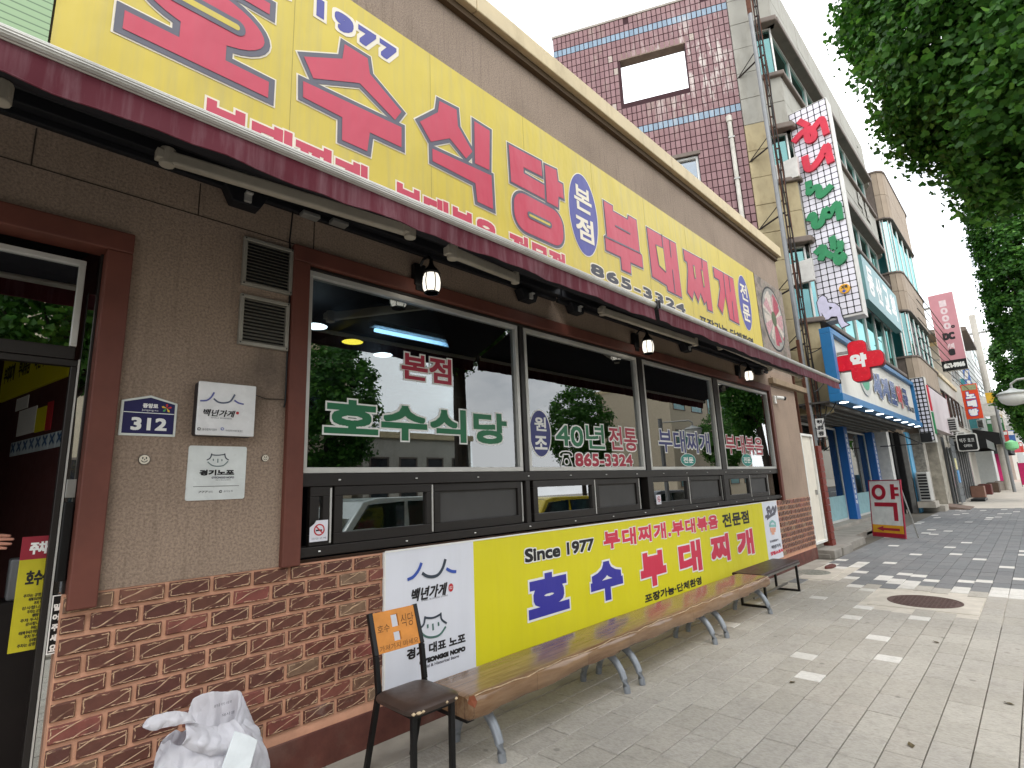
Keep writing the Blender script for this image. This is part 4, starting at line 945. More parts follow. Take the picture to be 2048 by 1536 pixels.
u0, u1 = EN.px(45, 1075)[0], .372; v1 = EN.px(80, 1072)[1]; v0 = EN.px(60, 1300)[1]; vh = v1 - .105
MB().pbox(EN, u0, u1, v0, vh, -.002, 0).build('sheet', M('dim yellow notice', '#b5aa1e', .5), nt_); MB().pbox(EN, u0, u1, vh, v1, -.002, 0).build('heading', M('notice red', '#8d2030', .5), nt_)
word(EN, '주차안내', (u0 + .03, u1 - .0, vh + .022, v1 - .025), m_wht, nt_, d=.001, bold=.003); word(EN, '호수식당', (u0 + .03, u1 - .01, vh - .12, vh - .05), m_ink, nt_, d=.001, bold=.002)
for i in range(13): word(EN, ('주차는 공영주차장을', '이용해 주시기 바랍니다', '주차 두시간 무료', '감사합니다')[i % 4], (u0 + .03 + .02 * (i % 3), u1 - .02 - .03 * (i % 2), vh - .155 - i * (vh - v0 - .17) / 13 - .016, vh - .155 - i * (vh - v0 - .17) / 13), m_ink, nt_, d=.001, bold=.0006)
# inside the entrance: yellow menu wall, posters, counter
_o = CAM + ray(139, 749) * ((1.15 - CAM[1]) / ray(139, 749)[1]); _d = np.array((.1857, -.9826, 0.0)); _n = np.cross(_d, (0, 0, 1))
IN = Plane((_o[0], _o[1], 0), _d, (0, 0, 1), _n)
ip = MB().pbox(IN, -3.0, .3, 0, 3.3, -.08, -.004).build('partition', M('maroon partition', '#4a2826', .7), rest_b)
def inq(L, R_, T, B_): return IN.box(L, R_, T, B_)
mb_ = thing('menu_board', 'yellow menu board on the dark wall inside the entrance', 'menu board')
q = inq((10, 760), (142, 740), (139, 700), (139, 752)); wv_ = q[1] - q[0]
MB().pbox(IN, q[0], q[1], q[2], q[3] + .25, 0, .02).build('board', m_yel2, mb_)
for i in range(4): word(IN, ('부대찌개', '부대볶음', '라면사리', '공기밥')[i], (q[0] + wv_ * (.04 + i * .25), q[0] + wv_ * (.22 + i * .25), q[2] + .14, q[2] + .28), m_ink, mb_, d=.021, bold=.004)
pst = thing('poster_row', 'row of white cards with blue crosses under the menu board inside the entrance', 'posters')
q = inq((24, 890), (130, 870), (120, 862), (120, 893)); wv_ = (q[1] - q[0]) / 8
for i in range(8):
    u = q[0] + i * wv_; MB().pbox(IN, u, u + wv_ * .92, q[2], q[3], 0, .006).build('card', M('pale blue card', '#b9c6cc', .6), pst)
    MB().stroke(IN, [(u + wv_ * .15, q[2] + .03), (u + wv_ * .75, q[3] - .01)], .02, .006, .007).stroke(IN, [(u + wv_ * .75, q[2] + .03), (u + wv_ * .15, q[3] - .01)], .02, .0062, .0072).build('cross', M('card blue', '#28507c', .5), pst)
for (L, R_, T, B_, m, lab) in (((35, 800), (58, 800), (50, 793), (50, 817), m_wht, 'white paper notice highest on the wall inside the entrance'), ((38, 840), (72, 840), (55, 818), (55, 868), m_wht, 'larger white note beside the posters inside the entrance'), ((73, 840), (92, 840), (84, 815), (84, 862), m_yel2, 'yellow poster inside the entrance under the menu board'), ((93, 840), (104, 840), (98, 805), (98, 860), m_rd, 'red poster beside the yellow poster inside the entrance')):
    q = inq(L, R_, T, B_); tag(MB().pbox(IN, q[0], q[1], q[2], q[3], 0, .005).build('paper_notice', m), lab, 'notice', 'papers on the wall inside the entrance')
ct = thing('counter', 'dark service counter with pale machine just inside the entrance', 'counter')
MB().box(.1, .42, .75, 1.0, .01, 1.1).build('cabinet', M('dark counter', '#241d1b', .5), ct, bevel=.01); MB().box(.22, .38, .8, .95, 1.1, 1.32).build('card_machine', M('pale machine', '#8d8f92', .5), ct, bevel=.01)
th = MB().box(-1.42, .388, -.0, .24, 0, .02).build('door_sill', m_conc, rest_b)
# person: only the hand shows past the left edge of the photo
def skin_chain(name, nodes, edges, mat, parent, sub=2, root=0):
    me = bpy.data.meshes.new(name); me.from_pydata([n[0] for n in nodes], edges, []); me.materials.append(mat)
    o = bpy.data.objects.new(name, me); COL.objects.link(o); o.parent = parent
    sk = o.modifiers.new('skin', 'SKIN'); sk.use_smooth_shade = True
    for i, n in enumerate(nodes):
        r = n[1]; me.skin_vertices[0].data[i].radius = (r, r) if not hasattr(r, '__len__') else r; me.skin_vertices[0].data[i].use_root = (i == root)
    s_ = o.modifiers.new('sub', 'SUBSURF'); s_.levels = sub; s_.render_levels = sub
    return o
m_skin = M('skin', '#c58d78', .55, var=.06, spec=.35); m_shirt = M('dark shirt cloth', '#23252b', .9); m_trou = M('dark trousers cloth', '#1c1c20', .9); m_hair = M('dark hair', '#15110f', .6)
per = thing('person', 'person in dark clothes reaching a hand out at the left edge inside the doorway', 'person')
bx_, by_ = -.585, .42
N = [((bx_, by_, .95), (.15, .11)), ((bx_, by_, 1.15), (.14, .10)), ((bx_, by_, 1.38), (.16, .10)), ((bx_, by_, 1.47), .06), ((bx_, by_, 1.53), .055), ((bx_, by_ - .01, 1.62), .085), ((bx_, by_ - .015, 1.71), .08),
     ((bx_ - .09, by_, .88), .095), ((bx_ - .1, by_ - .02, .48), .065), ((bx_ - .1, by_, .09), .042), ((bx_ - .1, by_ - .14, .04), .035),
     ((bx_ + .09, by_, .88), .095), ((bx_ + .1, by_ - .02, .48), .065), ((bx_ + .1, by_, .09), .042), ((bx_ + .1, by_ - .14, .04), .035),
     ((bx_ - .2, by_, 1.40), .06), ((bx_ - .25, by_, 1.12), .045), ((bx_ - .25, by_ - .04, .88), .032), ((bx_ - .25, by_ - .05, .80), .036),
     ((bx_ + .19, by_, 1.40), .06), ((bx_ + .36, by_ - .08, 1.24), .045), ((bx_ + .60, by_ - .2, 1.40), .032), ((bx_ + .66, by_ - .22, 1.445), (.022, .036))]
Ee = [(0, 1), (1, 2), (2, 3), (3, 4), (4, 5), (5, 6), (0, 7), (7, 8), (8, 9), (9, 10), (0, 11), (11, 12), (12, 13), (13, 14), (2, 15), (15, 16), (16, 17), (17, 18), (2, 19), (19, 20), (20, 21), (21, 22)]
skin_chain('body', N, Ee, m_skin, per)
hx = np.array((bx_ + .66, by_ - .22, 1.445)); dr = np.array((.98, -.12, .12)); dr /= np.linalg.norm(dr)
for k, (off, L) in enumerate(((.028, .075), (.010, .088), (-.010, .082), (-.027, .066))):
    a = hx + np.array((0, .3 * off, off)); p1 = a + dr * .03; p2 = p1 + dr * L * .5 + np.array((0, 0, -.004)); p3 = p2 + dr * L * .5 + np.array((0, 0, -.010))
    skin_chain('finger', [(tuple(a), .011), (tuple(p1), .010), (tuple(p2), .009), (tuple(p3), .0065)], [(0, 1), (1, 2), (2, 3)], m_skin, per)
a = hx + np.array((-.02, -.01, .03)); skin_chain('thumb', [(tuple(a), .012), (tuple(a + np.array((.03, -.03, .025))), .011), (tuple(a + np.array((.06, -.045, .035))), .008)], [(0, 1), (1, 2)], m_skin, per)
N2 = [((x, y, z), tuple(np.array(r if hasattr(r, '__len__') else (r, r)) * 1.1 + .008)) for (x, y, z), r in [N[0], N[1], N[2], N[3], N[15], N[16], N[19], N[20]]]
skin_chain('shirt', N2, [(0, 1), (1, 2), (2, 3), (2, 4), (4, 5), (2, 6), (6, 7)], m_shirt, per)
N3 = [((x, y, z), tuple(np.array(r if hasattr(r, '__len__') else (r, r)) * 1.1 + .008)) for (x, y, z), r in [N[0], N[7], N[8], N[9], N[11], N[12], N[13]]]
skin_chain('trousers', N3, [(0, 1), (1, 2), (2, 3), (0, 4), (4, 5), (5, 6)], m_trou, per)
MB().lathe((bx_, by_ + .01, 1.64), [(.088, .0), (.097, .05), (.088, .1), (.05, .14), (.01, .15)], 16).build('hair', m_hair, per, smooth=True)
fcx = MB()
for s_ in (-1, 1): fcx.lathe((bx_ + s_ * .032, by_ - .094, 1.655), [(.004, -.008), (.010, 0), (.004, .008)], 8)
fcx.build('eye', m_ink, per); MB().add([(bx_ - .012, by_ - .095, 1.61), (bx_ + .012, by_ - .095, 1.61), (bx_, by_ - .12, 1.615), (bx_, by_ - .095, 1.65)], [(0, 1, 2), (0, 2, 3), (1, 3, 2)]).build('nose', m_skin, per)

# ================================================================ CHAIR
ch = thing('metal_chair', 'black metal chair with brown cushion and orange backrest board beside the long bench', 'chair')
m_cush = M('worn brown leatherette', '#3f322c', .42, var=.15, scale=10, bump=.06, stain=.25, stcol='#6a5a4c', stscale=(1, 1, 1))
m_ply = M('orange plywood', '#c58034', .5, var=.14, scale=9, stain=.2, stcol='#95561f', stscale=(1, 1, 5))
x0, x1, yf, yb, zs = 1.745, 2.085, -.84, -.47, .475
def sq(mb, a, b, w=.0125):
    a, b = np.array(a, float), np.array(b, float); d = b - a; d /= np.linalg.norm(d); s_ = np.cross(d, (0, 1, .01)); s_ /= np.linalg.norm(s_); u_ = np.cross(s_, d)
    vs = [p + s_ * i * w + u_ * j * w for p in (a, b) for i in (-1, 1) for j in (-1, 1)]
    mb.add(vs, [(0, 1, 3, 2), (4, 6, 7, 5), (0, 4, 5, 1), (2, 3, 7, 6), (0, 2, 6, 4), (1, 5, 7, 3)]); return mb
lg = [((x0 + .045, yf + .045, 0), (x0 + .045, yf + .045, zs - .03)), ((x1 - .04, yf + .045, 0), (x1 - .04, yf + .045, zs - .03))]
for a, b in lg: sq(MB(), a, b, .0145).build('leg', m_blackp, ch, bevel=.003)
for x in (1.80, 2.125):
    mb = MB(); sq(mb, (x, -.30, 0), (x, -.435, zs - .01), .0145); sq(mb, (x, -.435, zs - .01), (x, -.405, .66), .0145); sq(mb, (x, -.405, .66), (x, -.325, .885), .0145)
    mb.build('leg', m_blackp, ch, bevel=.003)
rl_ = MB(); sq(rl_, (x0 + .04, yf + .05, zs - .04), (x1 - .035, yf + .05, zs - .04), .012); sq(rl_, (x0 + .045, yf + .05, zs - .041), (1.80, -.43, zs - .041), .012); sq(rl_, (x1 - .04, yf + .05, zs - .041), (2.125, -.43, zs - .041), .012); sq(rl_, (1.80, -.432, zs - .042), (2.125, -.432, zs - .042), .012)
rl_.build('seat_rail', m_blackp, ch)
cu_m = MB(); pts = rrect(x0, x1 + .01, yf, yb + .02, .07, 6); H = Plane((0, 0, 0), (1, 0, 0), (0, 1, 0), (0, 0, 1))
n = len(pts); lay = [(.006, zs - .028), (0, zs - .018), (0, zs - .004), (.012, zs + .008), (.05, zs + .017), (.12, zs + .02)]
vs = []
cx_, cy_ = (x0 + x1) / 2, (yf + yb) / 2
for i_, z in lay: vs += [(cx_ + (px - cx_) * (1 - i_ / .17), cy_ + (py - cy_) * (1 - i_ / .19), z) for px, py in pts]
fs = [tuple(range(n))[::-1], tuple(range((len(lay) - 1) * n, len(lay) * n))] + [(r * n + j, r * n + (j + 1) % n, (r + 1) * n + (j + 1) % n, (r + 1) * n + j) for r in range(len(lay) - 1) for j in range(n)]
cu_m.add(vs, fs); cush = cu_m.build('seat_cushion', m_cush, ch, smooth=True)
for (dx, dy, r) in ((.05, .004, .018), (.075, .002, .012), (.02, .008, .012), (.30, .003, .012), (.235, .003, .010)): MB().lathe((x0 + dx, yf + dy, zs - .012), [(r * .4, -.008), (r, 0), (r * .4, .007)], 8).build('torn_edge', M('exposed foam', '#b9a586', .9), cush)
# backrest board with two cut-outs, leaning with the posts
BP = Plane((1.80, -.405, .66), (1, 0, 0), tuple(np.array((0, .08, .225)) / np.linalg.norm((0, .08, .225))), tuple(np.array((0, -.225, .08)) / np.linalg.norm((0, -.225, .08))))
bw_, b0, b1 = .325, .005, .235
hol = [(.135, .185, .135, .205), (.135, .185, .055, .105)]
bk_ = MB()
for u0_, u1_, v0_, v1_ in ((.012, .135, b0, b1), (.185, bw_ - .012, b0, b1), (.135, .185, b0, .055), (.135, .185, .105, .135), (.135, .185, .205, b1)): bk_.pbox(BP, u0_, u1_, v0_, v1_, -.006, .010)
bk_.build('backrest', m_ply, ch)
hm_ = M('brown handwriting', '#5c3a14', .7)
word(BP, '호수', (.03, .115, .115, .16), hm_, ch, d=.011, slant=.1); word(BP, '식당', (.20, .295, .12, .195), hm_, ch, d=.011, slant=.1); word(BP, '가져가지 마세요', (.025, .30, .012, .045), hm_, ch, d=.011, slant=.1)

# ================================================================ LONG BENCH
def wood_mat():
    s = NT('wood print vinyl'); v = s.coord(scale=(1.2, 9, 9)); n = s.noise(v, 3.2, 7, .65); n2 = s.noise(s.coord(), 1.6, 4, .6)
    br = s.n('ShaderNodeTexBrick', Scale=1.0); br.inputs['Brick Width'].default_value = .55; br.inputs['Row Height'].default_value = .075; br.inputs['Mortar Size'].default_value = .0022; br.inputs['Bias'].default_value = -.1
    br.inputs['Color1'].default_value = lin('#72543b'); br.inputs['Color2'].default_value = lin('#8d6d4e'); br.inputs['Mortar'].default_value = lin('#3d2b20'); s.l(s.coord(), br.inputs[0])
    c = s.mix(s.ramp(n, (.35, (0, 0, 0)), (.7, (1, 1, 1))), lin('#624732'), lin('#9c8062')); c = s.mix(.5, c, br.outputs[0])
    c = s.mix(s.math('MULTIPLY', s.ramp(n2, (.45, (0, 0, 0)), (.7, (1, 1, 1))), .35), c, lin('#7d6a58'))
    s.bsdf(c, s.math('ADD', s.math('MULTIPLY', n2, .25), .08), 0, .55, s.mix(.35, s.noise(s.coord(), 5, 3), n), .2, .006); return s.m
m_wood = wood_mat()
bench = thing('long_bench', 'long wood patterned bench wrapped in vinyl on curved silver legs in front of the banner', 'bench')
X0, X1, YF, YB, ZT, ZB = 2.19, 6.97, -.815, -.405, .42, .295
prof = [(YB, ZB + .02), (YB + .0, ZT - .02), (YB - .012, ZT - .004), (YB - .03, ZT)] + [(YF + .055, ZT), (YF + .03, ZT - .003), (YF + .008, ZT - .015), (YF, ZT - .035), (YF + .002, ZB + .035), (YF + .015, ZB + .012), (YF + .05, ZB)] + [(YB - .03, ZB)]
xs = [X0 - .012, X0 + .004, X0 + .03] + [X0 + .12 * i for i in range(1, 40) if X0 + .12 * i < X1 - .06] + [X1 - .02, X1]
bb = MB(); n = len(prof); vs = []
for i, x in enumerate(xs):
    k = .86 if i == 0 else (.96 if i == 1 else (.99 if i == len(xs) - 1 else 1)); yc, zc = (YF + YB) / 2, (ZT + ZB) / 2
    for j, (y, z) in enumerate(prof):
        w = .005 * math.sin(x * 9.3 + j) + .004 * math.sin(x * 23.7 + j * 2.1); sag = .012 * math.sin(x * 2.1) if j in (7, 8, 9, 10) else 0
        fr = 1 if 5 <= j <= 10 else .15
        vs.append((x, yc + (y - yc) * k + w * fr, zc + (z - zc) * (k if i < 2 else 1) + (w * .7 + sag * .6) * fr))
bb.add(vs, [(i * n + j, i * n + (j + 1) % n, (i + 1) * n + (j + 1) % n, (i + 1) * n + j) for i in range(len(xs) - 1) for j in range(n)] + [tuple(range(n))[::-1], tuple(range((len(xs) - 1) * n, len(xs) * n))])
slab_ = bb.build('bench_top', m_wood, bench, smooth=True)
lipm = MB(); 
for a in range(2, len(xs) - 1):
    p, q = vs[a * n + 5], vs[(a + 1) * n + 5] if a + 1 < len(xs) else vs[a * n + 5]
    lipm.tube([(p[0], p[1] - .012, p[2] - .003), (q[0], q[1] - .012, q[2] - .003)], .0035, 5)
lipm.build('worn_edge', M('worn pale edge', '#b39a7b', .6, var=.4, scale=30), slab_)
tear = MB(); tear.add([(X0 - .005, YF + .03, ZT - .0), (X0 + .02, YF + .015, ZT + .004), (X0 + .03, YF + .0, ZT - .03), (X0 + .005, YF - .008, ZT - .055), (X0 - .014, YF + .035, ZT - .035), (X0 + .002, YF + .02, ZT - .02)], [(0, 1, 5), (1, 2, 5), (2, 3, 5), (3, 4, 5), (4, 0, 5)])
tear.build('torn_corner', M('torn vinyl edge', '#7a3f22', .7), slab_)
m_leg = M('silver grey painted steel', '#8b9096', .38, .35, var=.1, scale=14, stain=.25, stcol='#55504a', stscale=(1, 1, 1))
for x in (2.42, 3.78, 4.0, 5.37, 5.65, 6.9):
    lgm = MB(); pts = []
    for t in np.linspace(0, 1, 9): a = math.radians(8 + 74 * t); pts.append((x, -.585 - .215 * math.sin(a) / math.sin(math.radians(82)) - .0, .268 - .268 * (1 - math.cos(a)) / (1 - math.cos(math.radians(82)))))
    for sgn in (1, -1):
        P_ = [(x, -.585 + sgn * (p[1] + .585), p[2]) for p in pts]
        lgm.tube([(x, -.585, .272)] + P_, [.032] * 2 + list(np.linspace(.032, .026, 8)), 10)
    lgm.build('leg', m_leg, bench, smooth=True)
rl2 = MB()
for a, b in ((2.3, 3.85), (3.9, 5.45), (5.5, 6.95)): rl2.box(a, b, -.66, -.62, .268, .296); rl2.box(a, b, -.55, -.51, .268, .296)
rl2.box(2.2, 2.26, -.74, -.45, .262, .294)
rl2.build('under_rail', m_blackp, bench)
b2 = thing('short_bench', 'short dark brown bench on black square tube frame past the end of the long bench', 'bench')
MB().box(7.02, 8.5, -.70, -.33, .385, .42).build('bench_top', M('dark brown bench top', '#35211f', .4, var=.15), b2, bevel=.012)
for x in (7.16, 8.42):
    mb = MB(); 
    for y in (-.67, -.37): sq(mb, (x, y, 0), (x, y, .385), .014)
    sq(mb, (x, -.67, .014), (x, -.37, .014), .0135); mb.build('leg_frame', m_blackp, b2)
sr = MB(); sq(sr, (7.16, -.52, .10), (8.42, -.52, .10), .012); sq(sr, (7.02, -.69, .375), (8.49, -.69, .375), .012); sr.build('stretcher', M('grey scuffed steel', '#77746e', .5, .4), b2)

# ================================================================ PLASTIC BAG
bag = thing('plastic_bag', 'stuffed white plastic bag with knotted ears on the ground by the brick wall', 'bag')
def film(name, col, tr):
    s = NT(name); n = s.noise(s.coord(scale=(1, 1, .55)), 34, 6, .75); p = s.n('ShaderNodeBsdfPrincipled', Roughness=.38); p.inputs['Base Color'].default_value = lin(col); b = s.n('ShaderNodeBump', Strength=.7, Distance=.012); s.l(n, b.inputs['Height']); s.l(b.outputs[0], p.inputs['Normal'])
    t = s.n('ShaderNodeBsdfTranslucent', Color=lin(col)); x = s.n('ShaderNodeMixShader', Fac=tr); s.l(p.outputs[0], x.inputs[1]); s.l(t.outputs[0], x.inputs[2]); s.l(x.outputs[0], s.out.inputs[0]); return s.m
m_film = film('white plastic film', '#ededf2', .5)
def tex(name, kind, sc):
    t_ = bpy.data.textures.new(name, kind); t_.noise_scale = sc; return t_
tex_a = tex('crease', 'VORONOI', .075); tex_b = tex('ripple', 'CLOUDS', .03)
def crumple(rings, nseg, seed, amp):
    r_ = random.Random(seed); ph = [r_.uniform(0, 6.28) for _ in range(8)]; vs = []
    for (cx, cy, z, rx, ry) in rings:
        for j in range(nseg):
            a = 2 * math.pi * j / nseg
            k = 1 + amp * (math.sin(5 * a + ph[0] + z * 9) * .5 + math.sin(9 * a + ph[1] - z * 16) * .35 + math.sin(17 * a + ph[2] + z * 30) * .25 + math.sin(29 * a + ph[4] - z * 41) * .12)
            vs.append((cx + rx * k * math.cos(a), cy + ry * k * math.sin(a), z + amp * .12 * math.sin(7 * a + ph[3] + z * 11)))
    n = nseg; return vs, [(i * n + j, i * n + (j + 1) % n, (i + 1) * n + (j + 1) % n, (i + 1) * n + j) for i in range(len(rings) - 1) for j in range(n)]
cxb = .955
rings = [(cxb, -.30, .004, .17, .12), (cxb, -.30, .02, .22, .17), (cxb + .01, -.30, .10, .25, .19), (cxb + .015, -.30, .20, .255, .195), (cxb + .015, -.30, .30, .25, .195), (cxb + .015, -.30, .37, .24, .19), (cxb + .01, -.30, .43, .222, .175), (cxb + .0, -.30, .48, .195, .145), (cxb - .015, -.29, .52, .165, .11)]
v_, f_ = crumple(rings, 64, 3, .13)
f_.append(tuple(range(64))[::-1])
def film_obj(mb, name):
    o = mb.build(name, m_film, bag); o.data.polygons.foreach_set('use_smooth', [True] * len(o.data.polygons))
    q = o.modifiers.new('sol', 'SOLIDIFY'); q.thickness = .002; q = o.modifiers.new('sub', 'SUBSURF'); q.levels = 2; q.render_levels = 2
    for tx, st in ((tex_a, .016), (tex_b, .007)): q = o.modifiers.new('crumple', 'DISPLACE'); q.texture = tx; q.strength = st; q.mid_level = .5; q.texture_coords = 'GLOBAL'
    return o
film_obj(MB().add(v_, f_), 'bag_body')
def sheetpx(top, bot, dt, db, name, n=9, m=5, wr=.010, bulge=.03):
    """a sheet of film spanning from an upper to a lower edge, each measured in the photo at its own distance"""
    T = smooth_pts([front(dt).px(*p) for p in top], 5); B = smooth_pts([front(db).px(*p) for p in bot], 5); vs = []
    T = [T[int(i * (len(T) - 1) / (n - 1))] for i in range(n)]; B = [B[int(i * (len(B) - 1) / (n - 1))] for i in range(n)]
    for i in range(n):
        for j in range(m):
            t = j / (m - 1); y = dt + (db - dt) * t - bulge * math.sin(math.pi * t) + wr * math.sin(i * 2.3 + j * 1.1) + wr * .6 * math.sin(i * 4.1 - j * 2.7)
            vs.append((T[i][0] * (1 - t) + B[i][0] * t, y, T[i][1] * (1 - t) + B[i][1] * t))
    return film_obj(MB().add(vs, [(i * m + j, i * m + j + 1, (i + 1) * m + j + 1, (i + 1) * m + j) for i in range(n - 1) for j in range(m - 1)]), name)
# tall rear panel with the open mouth, front fold, pointed ear at left, right shoulder
sheetpx([(377, 1428), (385, 1398), (420, 1383), (450, 1382), (479, 1380)], [(372, 1480), (395, 1495), (430, 1500), (460, 1500), (500, 1490)], -.22, -.30, 'bag_rear_panel', n=13, bulge=-.02)
sheetpx([(478, 1380), (483, 1384), (490, 1400), (500, 1425), (520, 1472)], [(468, 1440), (472, 1458), (480, 1478), (500, 1490), (522, 1496)], -.24, -.36, 'bag_side_fold', n=11)
sheetpx([(372, 1440), (400, 1447), (425, 1452), (450, 1445), (470, 1436)], [(360, 1490), (395, 1505), (430, 1512), (470, 1508), (505, 1500)], -.40, -.462, 'bag_front_fold', n=13, m=6, wr=.014, bulge=.05)
sheetpx([(286, 1450), (300, 1436), (330, 1424), (362, 1421), (380, 1428), (392, 1442)], [(286, 1452), (304, 1461), (330, 1456), (355, 1450), (375, 1446), (392, 1446)], -.42, -.44, 'bag_ear', n=12, m=5, wr=.005, bulge=.014)
pw = MB(); PB = front(-.505); q = [PB.px(*p) for p in ((470, 1462), (495, 1470), (515, 1480), (500, 1536), (480, 1590), (435, 1560))]
pw.prism(PB, q, -.004, 0); tag(pw.build('receipt_paper', M('crumpled white paper', '#dfe6ea', .8, bump=.2, bscale=20)), 'white paper slip sticking out of the front of the plastic bag', 'paper')
for (a_, b_, c_, d_, w_) in ((428, 462, 1410, 1416, '봉투를 다시 사용해'), (444, 470, 1428, 1434, '재사용')): word(front(-.285), w_, front(-.285).box((a_, 1420), (b_, 1420), (a_, c_), (a_, d_)), m_sgry, bag, d=.0)

# ================================================================ TILED AND STONE BUILDING NEXT DOOR
m_stone = M('grey stone cladding', '#98968d', .8, var=.1, scale=1.5, bump=.12, bscale=40, stain=.4, stcol='#6b665a', stscale=(1.5, 1.5, .5))
m_stone2 = M('yellowed stone cladding', '#a39676', .85, var=.14, scale=2, bump=.12, stain=.4, stcol='#6e5d40', stscale=(2, 2, .8))
m_brow = M('brown stone brow', '#6a5f57', .7, var=.12, stain=.3)
m_teal = GLASS('teal tinted glass', (.12, .36, .36), refl=.3, gain=1.5, gcol=(.33, .6, .58))
m_tback = M('dark teal room', '#2f6a6a', .6)
m_tjoint = M('dark tile joint', '#3b2428', .95)
PK = Plane((13.86, -.2, 0), (.4488, -.8936, 0), (0, 0, 1), (-.8936, -.4488, 0))
def tile_mat(name, cols, patch):
    s = NT(name); oi = s.n('ShaderNodeObjectInfo'); gi = s.n('ShaderNodeNewGeometry'); r = s.math('FRACT', s.math('ADD', gi.outputs['Random Per Island'], oi.outputs['Random']))
    b = s.ramp(r, *[(i / (len(cols) - 1), lin(c)) for i, c in enumerate(cols)]); pos = gi.outputs['Position']
    mp = s.n('ShaderNodeMapping'); mp.inputs['Scale'].default_value = (1, 1, .3); s.l(pos, mp.inputs[0])
    st = s.noise(mp.outputs[0], 1.8, 7, .7); c = s.mix(s.math('MULTIPLY', s.ramp(st, (.56, (0, 0, 0)), (.66, (1, 1, 1))), .6), b, lin(patch))
    # lime streaks that have run down round the roof opening
    vd = s.n('ShaderNodeVectorMath', _operation='DISTANCE'); s.l(pos, vd.inputs[0]); vd.inputs[1].default_value = STREAK
    near = s.ramp(s.math('MULTIPLY', vd.outputs['Value'], .45), (.25, (1, 1, 1)), (1, (0, 0, 0)))
    m2 = s.n('ShaderNodeMapping'); m2.inputs['Scale'].default_value = (1, 1, .22); s.l(pos, m2.inputs[0]); sn = s.noise(m2.outputs[0], 5.5, 6, .7)
    c = s.mix(s.math('MULTIPLY', s.math('MULTIPLY', s.ramp(sn, (.50, (0, 0, 0)), (.60, (1, 1, 1))), near), .9), c, lin('#c2bab3'))
    s.bsdf(c, .45, 0, .4, s.noise(pos, 12, 4), .2, .01); return s.m
STREAK = tuple(PK.p(-2.0, 13.0))
m_ptile = tile_mat('dusty pink wall tile', ['#7a5a5b', '#805f60', '#866668', '#765557', '#7d5c5e'], '#9a8c80')
m_btile = tile_mat('pale blue wall tile', ['#758a9b', '#7e94a6', '#6d8294'], '#8a9099')
tb1 = thing('tiled_building', 'grey stone building with pink tiled side wall and an opening near its roof', 'building')
OU0, OU1, OZ0, OZ1 = -4.03, -2.235, 12.28, 13.72
WU0, WU1, WZ0_, WZ1_ = -2.95, -2.23, 8.5, 10.2
UL, UR, ZR = -5.97, -1.02, 15.1
sw = MB()
sw.pbox(PK, UL, OU0, 4, ZR, -.3, 0).pbox(PK, OU0, OU1, OZ1, ZR, -.3, 0).pbox(PK, OU1, UR, 10.2, ZR, -.3, 0).pbox(PK, OU0, OU1, 10.2, OZ0, -.3, 0)
sw.pbox(PK, OU0, WU0, 4, 10.2, -.3, 0).pbox(PK, WU0, WU1, 4, WZ0_, -.3, 0).pbox(PK, WU1, UR, 4, 10.2, -.3, 0)
sw.build('side_wall', [m_tjoint], tb1)
TWd, THt = (UR - UL) / 37, .229
tiles = []
for i in range(37):
    for j in range(48):
        u = UL + i * TWd; v = ZR - (j + 1) * THt
        if v < 5.2: break
        if u + TWd > OU0 + .02 and u < OU1 - .02 and v + THt > OZ0 + .02 and v < OZ1 - .02: continue
        if u + TWd > WU0 and u < WU1 and v + THt > WZ0_ and v < WZ1_: continue
        du = max(OU0 - u - TWd, u - OU1, 0); dv = max(OZ0 - v - THt, v - OZ1, 0); near = math.exp(-(du / .55) ** 2 - (dv / .6) ** 2)
        if j in (0, 1) and random.random() < .015: continue
        bare = random.random() < .07 * near * (1 if du > 0 else .25)
        tiles.append((np.linalg.norm(PK.p(u, v) - CAM), u, v, 2 if bare else (1 if j in (2, 16) else 0)))
tiles.sort(key=lambda t: t[0]); tr_ = MB()
tiles_vis = [t for t in tiles if t[2] > 6.6]; tiles_low = [t for t in tiles if t[2] <= 6.6]
TM = []
m_peel = M('peeled pale render', '#a89c93', .9, var=.25, scale=14, bump=.4)
for mt in (m_ptile, m_btile, m_peel):
    g = .012; mb = MB(); P0 = Plane((0, 0, 0), PK.U, PK.V, PK.N)
    a, b, c, d = g, TWd - g, g, THt - g; e = .006
    mb.add([P0.p(u, v, dd) for u, v, dd in ((a, c, 0), (b, c, 0), (b, d, 0), (a, d, 0), (a + e, c + e, .012), (b - e, c + e, .012), (b - e, d - e, .012), (a + e, d - e, .012))], [(0, 1, 5, 4), (1, 2, 6, 5), (2, 3, 7, 6), (3, 0, 4, 7), (4, 5, 6, 7)])
    TM.append(mb.mesh('wall_tile', mt))
for k, (_, u, v, mi) in enumerate(tiles_vis + tiles_low):
    if k < 300: link_mesh('wall_tile', TM[mi], tb1, PK.p(u, v, random.uniform(-.001, .003)))
    else: tr_.pbox(PK, u + .012, u + TWd - .012, v + .012, v + THt - .012, -.005, .012 + random.uniform(-.002, .003), mi)
rest_of('wall_tile_field', tb1, tr_, [m_ptile, m_btile, m_peel])
MB().pbox(PK, UL - .02, UR, ZR, ZR + .07, -.32, .03).build('parapet_cap', M('worn cement cap', '#9a938a', .9, bump=.3), tb1)
rv = MB().pbox(PK, OU0 - .05, OU1 + .05, OZ1 - .01, OZ1 + .2, -.28, .009).build('opening_lintel', M('stained cement', '#86766a', .9, var=.2, scale=4, stain=.5, stcol='#655747', stscale=(1, 1, 1)), tb1)
